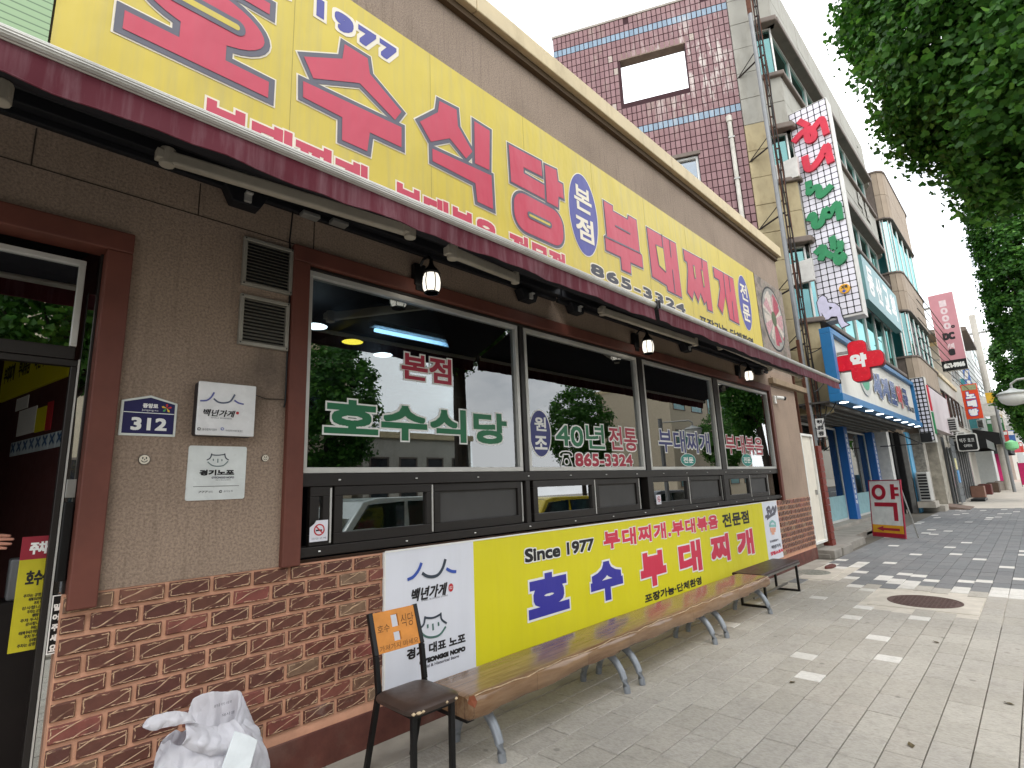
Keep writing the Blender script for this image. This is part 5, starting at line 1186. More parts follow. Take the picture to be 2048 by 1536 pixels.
ws = MB().frame(PK, WU0, WU1, WZ0_, WZ1_, .06, -.15, -.04).build('side_window', M('white window frame', '#c9cbc9', .5), tb1); MB().pbox(PK, WU0 + .06, WU1 - .06, WZ0_ + .06, WZ1_ - .06, -.12, -.11).build('pane', GLASS('pale blue glass', (.35, .5, .6), refl=.2), ws)
MB().pbox(PK, WU0 - .06, WU1 + .06, WZ1_, WZ1_ + .1, -.1, .06).build('window_hood', m_brow, tb1)
# stone corner strip on the side wall, with the ends of the window bands
BANDS = [(12.05, 13.55), (9.0, 10.35), (5.3, 7.2)]
lv = [3.0, 5.3, 7.2, 9.0, 10.35, 12.05, 13.55, 15.35]
def stone_rows(z0, z1, h=.75): n = max(1, round((z1 - z0) / h)); return [(z0 + (z1 - z0) * i / n, z0 + (z1 - z0) * (i + 1) / n) for i in range(n)]
def slab_(P, u0, u1, v0, v1, d1, m, nm='stone_panel', d0=-.25): return MB().pbox(P, u0 + .004, u1 - .004, v0 + .004, v1 - .004, d0, d1 + random.uniform(-.004, .004)).build(nm, m, tb1, bevel=.012)
for a, b in ((3.0, 5.3), (7.2, 9.0), (10.35, 12.05), (13.55, 15.35)):
    for v0, v1 in stone_rows(a, b):
        slab_(PK, -.52, .02, v0, v1, .02, m_stone if v0 > 8.2 else m_stone2)
for v0, v1 in stone_rows(3.0, 15.35): slab_(PK, -1.02, -.52, v0, v1, .05, m_stone if v0 > 10 else m_stone2)
SG = front(-.2)
X1b = 25.2
for zi, (a, b) in enumerate(((7.2, 9.0), (10.35, 12.05), (13.55, 15.35))):
    for i in range(9):
        u0 = 13.89 + i * 1.257; u1 = u0 + 1.257
        for v0, v1 in stone_rows(a, b, .9): slab_(SG, u0, u1, v0, v1, .02, m_stone)
for (a, b) in BANDS:
    # sloping brow over and sill under each window band
    for z, h, d in ((b, .16, .16), (a - .13, .13, .12)):
        MB().pbox(SG, 13.84, X1b, z, z + h, -.2, d).build('window_brow', m_brow, tb1, bevel=.03); MB().pbox(PK, -.45, .1, z, z + h, -.2, d).build('window_brow', m_brow, tb1, bevel=.03)
    n = 7
    for i in range(n):
        u0 = 14.0 + (X1b - 14.1) * i / n; u1 = 14.0 + (X1b - 14.1) * (i + 1) / n
        f = MB().frame(SG, u0, u1, a, b, .05, -.2, -.12).build('window', m_alu, tb1); MB().pbox(SG, u0 + .05, u1 - .05, a + .05, b - .05, -.17, -.165).build('pane', m_teal, f)
    f = MB().frame(PK, -.44, -.02, a, b, .04, -.2, -.1).build('window', m_alu, tb1); MB().pbox(PK, -.4, -.06, a + .04, b - .04, -.17, -.165).build('pane', m_teal, f)
    MB().box(14.2, X1b, 0.15, .25, a, b).build('room_back', m_tback, tb1)
# rounded far end
for a, b in ((7.2, 9.0), (10.35, 12.05), (13.55, 15.35)):
    pts = [(X1b, -.22), (X1b + .3, -.2), (X1b + .55, -.08), (X1b + .68, .15), (X1b + .7, .6), (X1b, .6)]
    MB().prism(Plane((0, 0, 0), (1, 0, 0), (0, 1, 0), (0, 0, 1)), pts, a, b).build('rounded_end', m_stone, tb1, smooth=True)
MB().box(14.3, 25.3, .45, 9, 3.25, 11.6).box(14.3, 25.3, .45, .7, 11.6, 15.2).build('core', m_stone, tb1)
for i, ch in enumerate('의원'): word(SG, ch, (21.9 + i * 1.2, 22.7 + i * 1.2, 11.2, 11.95), m_stone, tb1, d=.06, bold=.05)
# drain pipe and rusty cable ladder on the corner
dp = thing('drain_pipe', 'white plastic drain pipe standing on the pink tiled wall', 'pipe')
a = PK.px(1457, 240); MB().tube([PK.p(a[0], a[1], .09), PK.p(a[0], 6.0, .09)], .055, 12).build('pipe', M('aged white plastic', '#bdbab0', .5, stain=.3), dp); MB().lathe(PK.p(a[0], a[1] - .02, .09), [(.075, -.1), (.075, .06), (.03, .07)], 14).build('cap', M('aged white plastic', '#bdbab0', .5), dp)
for z in (10.4, 9.2, 8.0): MB().pbox(PK, a[0] - .075, a[0] + .075, z, z + .04, 0, .15).build('clamp', m_steel, dp)
cl = thing('cable_rack', 'tall rusty cable rack with grey conduit up the corner of the stone building', 'cable rack')
m_rust = M('rusty steel', '#5d3a2a', .85, .2, var=.35, scale=9, bump=.3)
m_cond = M('grey conduit', '#7d7f80', .5, .3)
u_ = -.56
MB().tube([PK.p(u_ - .02, 2.2, .5), PK.p(u_ - .02, 13.6, .5)], .055, 10).build('conduit', m_cond, cl); MB().tube([PK.p(u_ - .02, 13.6, .5), PK.p(u_ - .02, 17, .5)], .06, 10).build('conduit', m_rust, cl)
rk = MB()
for du in (.07, .17): rk.pbox(PK, u_ + du, u_ + du + .025, 2.2, 17, .46, .5)
for i in range(48): z = 2.4 + i * .3; rk.pbox(PK, u_ + .07, u_ + .195, z, z + .03, .45, .48)
rk.build('ladder_rack', m_rust, cl)
cbm = MB()
for k in range(4):
    cbm.tube([PK.p(u_ + .09 + .03 * k + .02 * math.sin(z * 2.3 + k * 2), z, .51 + .02 * math.sin(z * 1.7 + k)) for z in np.arange(2.3, 16.5, .35)], .013, 5)
cbm.build('cable_bundle', M('black cable sheath', '#1c1a19', .7), cl)
for z in (12.3, 9.8, 7.9, 6.0, 4.6):
    MB().tube([PK.p(u_ + .1, z, .48), PK.p(u_ - .45, z - .15, .03)], .022, 6).tube([PK.p(u_ + .1, z + .35, .48), PK.p(u_ - .45, z - .15, .04)], .012, 5).build('bracket', M('dark bracket steel', '#2c2522', .7, .2), cl)

# ---- vertical sign
def grid_sign(name, label, X, y0, y1, z0, z1, thick, cols, rows, gf=.07):
    t = thing(name, label, 'vertical sign', 'black and white grid signs standing out from the walls'); P = facing(X); u0, u1 = -y1, -y0
    MB().box(X, X + thick, y0, y1, z0, z1).build('casing', M('sign casing white', '#c7c5bf', .5, stain=.3, stcol='#8a877f'), t, bevel=.01)
    MB().pbox(P, u0 + .025, u1 - .025, z0 + .06, z1 - .02, 0, .006).build('grid_back', m_blackp, t)
    W_, H_ = (u1 - u0 - .06) / cols, (z1 - z0 - .1) / rows; g = min(W_, H_) * gf
    mb = MB().prism(Plane((0, 0, 0), P.U, P.V, P.N), rrect(g, W_ - g, g, H_ - g, min(W_, H_) * .12, 2), 0, .006); me = mb.mesh('panel_square', M('lilac white panel', '#d9d6de', .4, var=.04))
    for i in range(cols):
        for j in range(rows): link_mesh('panel_square', me, t, P.p(u0 + .03 + i * W_, z0 + .07 + j * H_, .006))
    return t, P
vs_, VP_ = grid_sign('vertical_sign', 'tall black and white grid sign with red and green raised letters on the stone building', 14.0, -1.1, -.2, 5.18, 10.85, .42, 6, 36)
m_lred = M('raised red letter', '#c41f3a', .4); m_lgrn = M('raised green letter', '#137a48', .4)
def raised(strokes, mat, oy, w=.145):
    mb = MB()
    for k, s_ in enumerate(strokes):
        q = [VP_.px(1540 + x * .15625, oy + y * .15625) for x, y in s_]; q = smooth_pts(q, 4)
        for i in range(len(q) - 1):
            a, b = np.array(q[i]), np.array(q[i + 1]); L = b - a; n_ = np.array((-L[1], L[0])); n_ /= np.linalg.norm(n_) + 1e-9; n_ *= w / 2; ex = L / (np.linalg.norm(L) + 1e-9) * w * .18
            mb.prism(VP_, [a - ex + n_, b + ex + n_, b + ex - n_, a - ex - n_], .012, .085 + .0004 * (i % 7) + .003 * k)
    mb.build('raised_letter', mat, vs_)
raised([[(385, 545), (490, 600)], [(320, 800), (400, 710), (470, 660), (540, 640)], [(480, 700), (500, 785), (560, 770), (575, 700), (520, 640), (470, 690)], [(560, 650), (620, 570), (670, 520), (700, 590), (730, 700)]], m_lred, 160)
raised([[(455, 1000), (470, 1080), (500, 1150), (570, 1120), (660, 1000), (730, 860), (755, 950), (785, 1060)]], m_lred, 160, .16)
raised([[(500, 1320), (510, 1400), (510, 1460), (570, 1400), (630, 1390), (640, 1490), (700, 1460), (790, 1370)]], m_lgrn, 160)
raised([[(510, 270), (550, 200), (580, 240), (580, 330), (620, 345), (670, 290), (720, 130), (745, 200), (765, 215), (810, 130), (870, 60), (890, 150), (905, 250)]], m_lgrn, 400)
raised([[(600, 690), (690, 610), (685, 700), (660, 770)], [(690, 650), (750, 700), (810, 730)], [(800, 490), (825, 560), (830, 620), (900, 560), (900, 640), (850, 740)], [(890, 690), (950, 740), (890, 810), (860, 760), (890, 690)]], m_lgrn, 400)
c_ = VP_.px(1540 + 960 * .15625, 400 + 1140 * .15625); rr0 = .115
dk = MB().prism(VP_, ellipse(c_[0], c_[1], rr0, rr0, 24), .012, .06).build('round_badge', M('orange yellow badge', '#e0a322', .45), vs_, bevel=.006)
word(VP_, '지하', (c_[0] - .06, c_[0] + .075, c_[1] - .01, c_[1] + .08), m_ink, dk, d=.062, bold=.004)
MB().prism(VP_, [(c_[0] - .035, c_[1] - .02), (c_[0] - .035, c_[1] - .05), (c_[0] - .065, c_[1] - .05), (c_[0] - .015, c_[1] - .1), (c_[0] + .035, c_[1] - .05), (c_[0] + .005, c_[1] - .05), (c_[0] + .005, c_[1] - .02)], .06, .064).build('arrow', M('blue arrow', '#1f4fb0', .5), dk)
lady = [VP_.px(1500 + x * .26758, 500 + y * .26758) for x, y in ((505, 395), (522, 358), (548, 343), (572, 358), (585, 395), (640, 402), (675, 430), (688, 490), (708, 538), (742, 560), (690, 582), (668, 548), (655, 498), (610, 500), (590, 520), (535, 528), (518, 460))]
ld = MB().prism(VP_, inset(lady, -.018), .012, .04, 0).prism(VP_, lady, .012, .046, 1); ldo = ld.build('seated_figure_cutout', [m_blackp, M('pale lilac cutout', '#cfcbe0', .5)], vs_)
for tri in (((595, 425), (622, 432), (600, 452)), ((538, 470), (556, 500), (546, 512))): MB().prism(VP_, [VP_.px(1500 + x * .26758, 500 + y * .26758) for x, y in tri], .046, .048).build('cutout_gap', m_blackp, ldo)
BPL = facing(13.7)
for qd in (((1545, 333), (1594, 311), (1598, 351), (1550, 369)), ((1574, 531), (1623, 515), (1629, 559), (1577, 573))): MB().prism(BPL, [BPL.px(*p_) for p_ in qd], -.12, 0).build('bracket_panel', M('sign casing white', '#c7c5bf', .5), vs_, bevel=.005)

# ================================================================ PHARMACY
pharm = thing('pharmacy_shop', 'pharmacy shop front with blue columns and glass behind the steps', 'shop front')
PF = front(-.45)
m_blue = M('bright blue panel', '#1b6a9f', .4, var=.06, stain=.2, stcol='#4a7590'); m_blue2 = M('deep blue column', '#0c559a', .35, var=.05)
psn = thing('pharmacy_sign', 'blue framed white pharmacy sign board with round lights under its edge', 'sign')
SX0, SX1, SZ0, SZ1 = 13.05, 24.2, 3.16, 4.82
pb = MB(); pb.pbox(PF, SX0, SX1, SZ1 - .13, SZ1, -.1, .12).pbox(PF, SX0, SX1, SZ0, SZ0 + .17, -.1, .16).pbox(PF, SX0, SX0 + .22, SZ0 + .17, SZ1 - .13, -.1, .12).pbox(PF, SX1 - .12, SX1, SZ0 + .17, SZ1 - .13, -.1, .12)
pb.build('frame', m_blue, psn, bevel=.008)
MB().pbox(PF, SX0 + .22, SX1 - .12, SZ0 + .17, SZ1 - .13, -.05, .02).build('board', vinyl('white sign board', '#d3d0c6', .2, dirt='#9c958a'), psn)
m_pblue = M('chrome blue letter', '#344f8f', .25, .3); m_pred = M('red letter', '#c02a32', .35)
for ch, a, b, m in (('세', 17.2, 18.3, m_pblue), ('계', 18.4, 19.5, m_pblue), ('로', 19.6, 20.6, m_pblue), ('약', 20.7, 21.7, m_pred), ('국', 21.8, 22.8, m_pblue)): word(PF, ch, (a, b, 3.62, 4.42), m, psn, d=.05, bold=.06, outline=(.02, m_wht))
word(PF, '864-2275', (22.95, 23.95, 3.66, 3.85), m_ink, psn, d=.025, bold=.012)
lg_ = MB().prism(PF, ellipse(16.3, 4.0, .62, .42, 28), .02, .05, 0).prism(PF, ellipse(16.25, 4.02, .46, .3, 24), .05, .055, 1); lg_.build('oval_emblem', [m_alu, M('emblem green print', '#4c9b7a', .5)], psn)
m_dl = EM('cool downlight glow', '#f2fbff', 9)
for i in range(9):
    x = 13.45 + i * 1.26
    d_ = MB().lathe((x, -.53, SZ0 - .006), [(.085, .004), (.09, 0), (.06, -.006)], 14).build('sign_light', m_dl, psn)
MB().box(13.1, 24.1, -.35, 1.4, 3.16, 3.2).build('soffit', M('worn grey soffit', '#4b4844', .8, var=.2), pharm)
sf = MB()
for i in range(7): sf.box(13.2, 24, -.3 + i * .24, -.22 + i * .24, 3.10, 3.16)
sf.build('soffit_slat', M('soffit slat', '#6b6761', .8), pharm)
# red cross
cx_ = thing('pharmacy_cross', 'red pharmacy cross sign with one white Korean letter', 'sign'); CP = facing(13.75)
cu, cv = CP.px(1718, 722); A_, B_ = .46, .175
def crossp(a, b, r):
    out = []
    for (sx, sy) in ((1, 1), (-1, 1), (-1, -1), (1, -1)):
        arm_a = [(a, b), (b, b), (b, a)]
        q = [(a, b - 0)]
        pts = [(a - r + r * math.cos(t), b - r + r * math.sin(t)) for t in np.linspace(0, math.pi / 2, 4)] + [(b + .01, b)] + [(b, b + .01)] + [(b - r + r * math.cos(t), a - r + r * math.sin(t)) for t in np.linspace(0, math.pi / 2, 4)]
        pts = [(sx * x, sy * y) for x, y in pts]
        if sx * sy < 0: pts = pts[::-1]
        out += pts
    return out
cr = [(cu + x, cv + y) for x, y in crossp(A_, B_, .1)]
MB().prism(CP, inset(cr, -.012), -.18, .0).build('casing', M('dark red casing', '#6d141c', .4), cx_); MB().prism(CP, cr, 0, .02).build('face', M('glossy red face', '#d3112b', .25), cx_, bevel=.004)
word(CP, '약', (cu - .16, cu + .155, cv - .15, cv + .17), m_wht, cx_, d=.022, bold=.02)
MB().box(13.8, 13.86, -.7, -.45, 4.0, 4.06).box(13.8, 13.86, -.7, -.45, 4.3, 4.36).build('arm', m_steel, cx_)
# steps, columns, glass
stp = MB(); stp.box(12.0, 14.9, -.18, 2.2, -.02, .07).box(14.9, 18.2, .16, 2.2, -.02, .068).box(18.2, 27, .6, 2.2, -.02, .066)
for a, b, y in ((12.02, 12.55, -.26), (12.56, 13.3, -.29), (13.31, 14.9, -.2), (14.91, 16.4, .06), (16.41, 18.2, .16), (18.21, 20.4, .26), (20.41, 23, .4), (23.01, 26.9, .55)): stp.box(a, b, y, .9, -.02, .145 - .004 * (a > 15))
stp.box(12.4, 27, .75, 2.2, .07, .21)
so_ = stp.build('stone_step', M('worn step stone', '#87827a', .85, var=.18, scale=3, bump=.25, stain=.4, stcol='#5f5a52', stscale=(1, 1, 1)), pharm, bevel=.012)
for x, y in ((19.5, .88), (23.6, .88)):
    c = MB().box(x, x + .42, y, y + .33, .21, 3.1).build('column', m_blue2, pharm, bevel=.006)
    Pc = front(y - .001)
    for k, chh in enumerate('처방조제건강상담비타민영양제'): 
        z = 2.75 - k * .16; word(Pc, chh, (x + .12, x + .28, z, z + .12), m_wht, c, d=.003, bold=.008)
m_pgl = GLASS('pharmacy glass', (.36, .6, .62), refl=.04, gain=1.1)
for a, b in ((14.75, 19.45), (20.1, 23.5)):
    f = MB().frame(front(1.1), a, b, .21, 3.05, .06, -.06, 0).build('shop_window', m_alu, pharm); MB().pbox(front(1.1), a + .06, b - .06, .5, 2.99, -.03, -.02).build('pane', m_pgl, f); MB().pbox(front(1.1), a + .06, b - .06, .27, .95, -.018, -.012).build('frosted_band', M('frosted film', '#7fa3a8', .6), f)
MB().box(14.7, 24, 4.5, 4.6, 0, 3.2).box(14.6, 14.7, 1.1, 4.5, 0, 3.2).build('shop_back', M('teal shop wall', '#2c5256', .6, var=.2), pharm)
shv = MB()
for i in range(9):
    for j in range(5): shv.box(15 + i, 15.8 + i, 4.2, 4.48, .6 + j * .45, .9 + j * .45, (i * 3 + j) % 3)
shv.build('shelf_goods', [M('pale goods', '#b9c6c0', .6), M('blue goods', '#3f7fa6', .6), M('green goods', '#5fa07f', .6)], pharm)
# narrow white door and brick pilaster between the two buildings
nd = thing('narrow_door', 'narrow cream white metal door between the restaurant and the brick pilaster', 'door')
MB().pbox(F0, 11.92, 12.62, .28, 2.42, -.1, -.04).build('leaf', M('cream white door', '#d3ccbd', .6, var=.05, stain=.2, stcol='#a19a8c'), nd); MB().frame(F0, 11.88, 12.68, .25, 2.46, .045, -.12, .0).build('frame', m_whitep, nd); MB().pbox(F0, 12.45, 12.5, 1.2, 1.3, -.04, .0).build('handle', m_steel, nd)
MB().box(11.86, 12.72, .1, .9, .0, .27).build('door_step', m_conc, nd)
bp = thing('brick_pilaster', 'red brown brick pilaster beside the narrow white door', 'pilaster')
MB().box(12.80, 13.02, -.02, .5, .12, 2.22).build('mortar_core', M('dark mortar', '#6b4a42', .9), bp)
m_rb = M('red brown brick', '#6e2a20', .6, var=.25, scale=5, bump=.2)
pm = MB().box(0, .26, 0, .4, 0, .128).mesh('brick', m_rb)
for k in range(15): o = link_mesh('brick', pm, bp, (12.78 + random.uniform(-.006, .006), -.05, .135 + k * .14)); o.rotation_euler = (0, 0, random.gauss(0, .01))
wp = MB().box(12.74, 12.79, .0, .06, .2, 4.6).box(12.70, 12.76, .2, .26, 2.4, 4.2); tag(wp.build('pipe_post', m_rust), 'rusty brown steel post above the narrow white door', 'post')
dg = MB().box(11.9, 12.7, .3, .34, 2.5, 4.0); tag(dg.build('gap_panel', M('dark gap board', '#2c2522', .9)), 'dark board closing the gap over the narrow white door', 'board')
pn = thing('paper_sign', 'white paper price sign fixed on the glass above the brick pilaster', 'notice'); 
PP = facing(13.2); q = [PP.px(1630, 838), PP.px(1645, 874)]
MB().pbox(PP, q[0][0], q[0][0] + .17, q[1][1], q[0][1], 0, .01).build('sheet', m_wht, pn)
for k, w in enumerate(('약국', '영업', '중')): word(PP, w, (q[0][0] + .03, q[0][0] + .14, q[0][1] - .12 - k * .13, q[0][1] - .03 - k * .13), m_ink, pn, d=.012, bold=.004)
wires = MB()
for a, b, s_ in (((13.0, -.1, 4.3), (13.3, -.42, 4.55), .05), ((12.9, -.1, 3.4), (13.2, -.42, 3.9), .1), ((12.85, -.05, 2.9), (13.3, -.42, 3.18), .16), ((12.8, -.05, 2.6), (13.4, -.2, 3.15), .2)):
    a, b = np.array(a), np.array(b); wires.tube([a + (b - a) * t - np.array((0, 0, s_ * 4 * t * (1 - t))) for t in np.linspace(0, 1, 8)], .011, 5)
tag(wires.build('loose_cable', m_blackp), 'loose black cables looping between the rusty rack and the pharmacy sign', 'cable')
# pavement sign with arrow
av = thing('pavement_sign', 'white pavement sign with one big red Korean letter and an arrow on yellow', 'pavement sign')
q0, q1 = gpt(1746, 1073), gpt(1812, 1079); X_ = (q0[0] + q1[0]) / 2
ax0, ax1 = q0, q1; Uv = (ax1 - ax0); WA = np.linalg.norm(Uv); Uv /= WA; Nv = np.cross(Uv, (0, 0, 1)); tilt = .10
Vv = np.array((0, 0, 1.0)) - Nv * tilt; Vv /= np.linalg.norm(Vv)
AP = Plane(ax0, Uv, Vv, np.cross(Uv, Vv)); HA = 1.42
MB().frame(AP, 0, WA, .01, HA, .022, -.03, .008).build('frame', M('crimson frame', '#8f2438', .45), av)
fa = MB().pbox(AP, .022, WA - .022, .31, HA - .022, -.01, 0, 0).pbox(AP, .022, WA - .022, .12, .31, -.01, 0, 1).pbox(AP, .022, WA - .022, .03, .12, -.01, 0, 2); fa.build('face', [M('sign face white', '#d9d7d3', .4), M('sign face yellow', '#dd9e18', .4), M('sign face red', '#a3142c', .4)], av)
m_ar = M('sign letter red', '#a3142c', .4)
lt = MB(); W1 = WA
o_ = ellipse(W1 * .305, 1.115, W1 * .225, .195, 26); i_ = ellipse(W1 * .305, 1.115, W1 * .115, .105, 26)
for k in range(26): lt.prism(AP, [o_[k], o_[(k + 1) % 26], i_[(k + 1) % 26], i_[k]], .0, .004)
lt.pbox(AP, W1 * .68, W1 * .80, .94, 1.31, 0, .004).pbox(AP, W1 * .80, W1 * .92, 1.17, 1.235, 0, .0042).pbox(AP, W1 * .80, W1 * .92, 1.02, 1.085, 0, .0042)
lt.pbox(AP, W1 * .14, W1 * .84, .76, .86, 0, .004).pbox(AP, W1 * .72, W1 * .84, .42, .76, 0, .0042)
lt.build('letter', m_ar, av)
MB().prism(AP, [(W1 * .15, .215), (W1 * .36, .28), (W1 * .36, .24), (W1 * .85, .24), (W1 * .85, .18), (W1 * .36, .18), (W1 * .36, .15)], 0, .004).build('arrow', m_ar, av)
bkp = MB()
for u in (.02, WA - .06): 
    a = AP.p(u, HA - .1, -.03); b = AP.p(u, 0, 0) - AP.N * .45; b[2] = .0; bkp.tube([a, b], .015, 6)
bkp.build('back_leg', m_steel, av)

# ================================================================ SECOND BUILDING WITH ROUNDED BANDS
b2_ = thing('rounded_band_building', 'beige building with rounded stone bands and teal windows beyond the pharmacy', 'building')
m_beige = M('beige stone band', '#978877', .8, var=.12, scale=1.5, bump=.1, stain=.3, stcol='#6d6152', stscale=(1.5, 1.5, .5))
HZ = Plane((0, 0, 0), (1, 0, 0), (0, 1, 0), (0, 0, 1))
def band_outline(i, xe=32.5): 
    return [(26.0 + i, .3), (26.0 + i, -.25), (26.05 + i, -.45 + i), (26.22 + i, -.61 + i), (26.5 + i, -.67 + i), (xe - .5, -.67 + i), (xe - .2, -.6 + i), (xe, -.4 + i), (xe, .3)]
pan = []
for z0, z1 in ((12.2, 14.3), (8.1, 9.7), (5.1, 6.1)):
    rows_ = 2 if z1 - z0 > 1.2 else 1
    for r in range(rows_):
        a = z0 + (z1 - z0) * r / rows_; b = z0 + (z1 - z0) * (r + 1) / rows_
        o2 = band_outline(0)
        seg = [o2[1], o2[2], o2[3], o2[4]] + [(26.5 + k * .85, -.67) for k in range(1, 7)] + [o2[6], o2[7]]
        for k in range(len(seg) - 1):
            p, q = np.array(seg[k]), np.array(seg[k + 1]); t = (q - p) / np.linalg.norm(q - p); n_ = np.array((-t[1], t[0])); p2, q2 = p + t * .008, q - t * .008
            MB().prism(HZ, [tuple(p2), tuple(q2), tuple(q2 + n_ * .2), tuple(p2 + n_ * .2)], a + .008, b - .008).build('stone_panel', m_beige, b2_)
    MB().prism(HZ, band_outline(.03), z0 + .01, z1 - .01).build('band_core', m_brow, b2_)
    MB().prism(HZ, band_outline(-.03), z1, z1 + .07).build('band_coping', m_brow, b2_); MB().prism(HZ, band_outline(-.01), z0 - .05, z0).build('band_soffit', m_brow, b2_)
for z0, z1 in ((9.77, 12.15), (6.17, 8.05)):
    o2 = band_outline(.12); gl = o2[1:8]
    for k in range(len(gl) - 1):
        p, q = gl[k], gl[k + 1]; n_ = 1 if k != 3 else 4
        for h in range(n_):
            a = np.array(p) + (np.array(q) - np.array(p)) * h / n_; b = np.array(p) + (np.array(q) - np.array(p)) * (h + 1) / n_
            MB().add([(a[0], a[1], z0), (b[0], b[1], z0), (b[0], b[1], z1), (a[0], a[1], z1)], [(0, 1, 2, 3)]).tube([(a[0], a[1], z0), (a[0], a[1], z1)], .03, 4, 1).build('window', [m_teal, m_alu], b2_)
    MB().prism(HZ, [(26.4, .3), (26.4, .1), (32.2, .1), (32.2, .3)], z0, z1).build('room_back', m_tback, b2_)
MB().box(26, 32.5, .3, 9, 3.1, 14.2).build('core', m_beige, b2_)
MB().box(26.05, 32.4, .25, 2.5, 0, 3.1).build('ground_floor', M('grey shop plinth', '#6f6e6b', .8, var=.2), b2_)
ts = thing('teal_sign', 'pale teal facade sign with white Korean letters under the rounded band building', 'sign'); TP = front(-.42)
MB().pbox(TP, 19.2, 25.1, 6.95, 8.45, -.2, .02).build('board', M('pale teal board', '#6f9a9c', .4, var=.08), ts)
for i, ch in enumerate('동산교회'): word(TP, ch, (19.6 + i * 1.3, 20.6 + i * 1.3, 7.25, 8.25), m_wht, ts, d=.023, bold=.05)
g2, G2P = grid_sign('vertical_sign', 'short black grid sign of bold white squares at the far end of the pharmacy', 24.3, -.9, -.46, 2.6, 5.0, .4, 3, 15, .15)
MB().pbox(G2P, .47, .8, 2.62, 2.95, .012, .03).build('dark_figure', m_blackp, g2)
MB().box(24.45, 24.7, -.94, -.9, 2.9, 3.7).build('side_stripe', m_lgrn, g2); MB().box(24.45, 24.7, -.94, -.9, 3.75, 4.7).build('side_stripe', m_lred, g2)
MB().tube([(24.3, -.5, 2.55), (24.0, .6, 3.3)], .02, 6).build('bracket', m_blackp, g2); MB().tube([(24.3, -.4, 2.57), (24.3, .8, 2.57)], .02, 6).build('bracket', m_blackp, g2)

# ================================================================ REST OF THE STREET, LEFT SIDE
def ftag(o, label, cat, group=None): return tag(o, label, cat, group)
def simple_building(name, label, x0, x1, yf, depth, h, wall, floors, cols, winmat, z0=3.4, wz=(.28, .8), fr=m_alu, proud=.05, wcol=.72):
    t = thing(name, label, 'building')
    MB().box(x0, x1, yf, yf + depth, 0, h).build('wall', wall, t); MB().box(x0 - .06, x1 + .06, yf - .08, yf + depth, h, h + .25).build('parapet', m_cope, t)
    P = front(yf); fh = (h - z0) / max(1, floors)
    me = None
    for f in range(floors):
        for c in range(cols):
            u0 = x0 + (x1 - x0) * (c + .5 - wcol / 2) / cols; u1 = x0 + (x1 - x0) * (c + .5 + wcol / 2) / cols; a = z0 + fh * (f + wz[0]); b = z0 + fh * (f + wz[1])
            w = MB().frame(P, u0, u1, a, b, .07, -.02, proud).build('window', fr, t); MB().pbox(P, u0 + .07, u1 - .07, a + .07, b - .07, -.0, .012).build('pane', winmat, w)
    return t
m_pl = M('pale plaster', '#b9b4aa', .85, var=.08, stain=.3, stcol='#857f74', stscale=(1, 1, .4)); m_wt = M('white tile facade', '#c9ccca', .6, var=.06); m_tealop = M('teal window glass', '#3d8085', .15, .0, spec=.8); m_dwin = M('dark window glass', '#232a2e', .1, spec=.8); m_gs = M('grey siding', '#54585a', .7, var=.08)
b3 = simple_building('grey_shop_building', 'grey two storey shop building with brown window strip beyond the rounded bands', 33.2, 45, -.3, 8, 6.6, m_pl, 1, 6, m_dwin, 3.6, (.2, .75), M('brown sash', '#4a3a30', .6), .06, .9)
rf = MB().add([(42, -1.6, 10.2), (50, -1.6, 10.2), (50, 5, 10.9), (42, 5, 10.9), (42, -1.6, 9.95), (50, -1.6, 9.95), (50, 5, 10.65), (42, 5, 10.65)], [(0, 1, 2, 3), (4, 7, 6, 5), (0, 4, 5, 1), (1, 5, 6, 2), (2, 6, 7, 3), (3, 7, 4, 0)])
b35 = simple_building('slope_roof_building', 'narrow building with a dark projecting flat roof behind the pink vertical sign', 45.2, 52, -.2, 8, 9.9, m_pl, 2, 3, m_dwin); rf.build('roof', m_brow, b35)
b4 = simple_building('white_building', 'tall white building with teal window strips at the middle distance', 55, 78, -1.0, 10, 12.2, m_wt, 3, 5, m_tealop, 3.4, (.3, .75), m_alu, .05, .95)
for z_ in (4.6, 7.3, 10.0): MB().box(54.95, 55.01, -.7, 8.7, z_, z_ + 1.4).build('window_strip', m_tealop, b4)
b5 = simple_building('orange_shop_building', 'low shop building with an orange upper storey far along the street', 79, 92, -.6, 8, 7.5, M('orange facade', '#b5532c', .7), 1, 4, m_dwin)
b6 = simple_building('far_grey_building', 'far grey building with many windows at the end of the left row', 93, 120, -1.2, 10, 11, m_pl, 3, 7, m_dwin)
b7 = simple_building('far_white_building', 'far white building closing the row at the end of the street', 121, 160, -2.0, 10, 11, m_wt, 3, 8, m_dwin)
endb = simple_building('street_end_building', 'distant pale building across the end of the street', 210, 240, -60, 90, 15, m_pl, 4, 8, m_dwin)
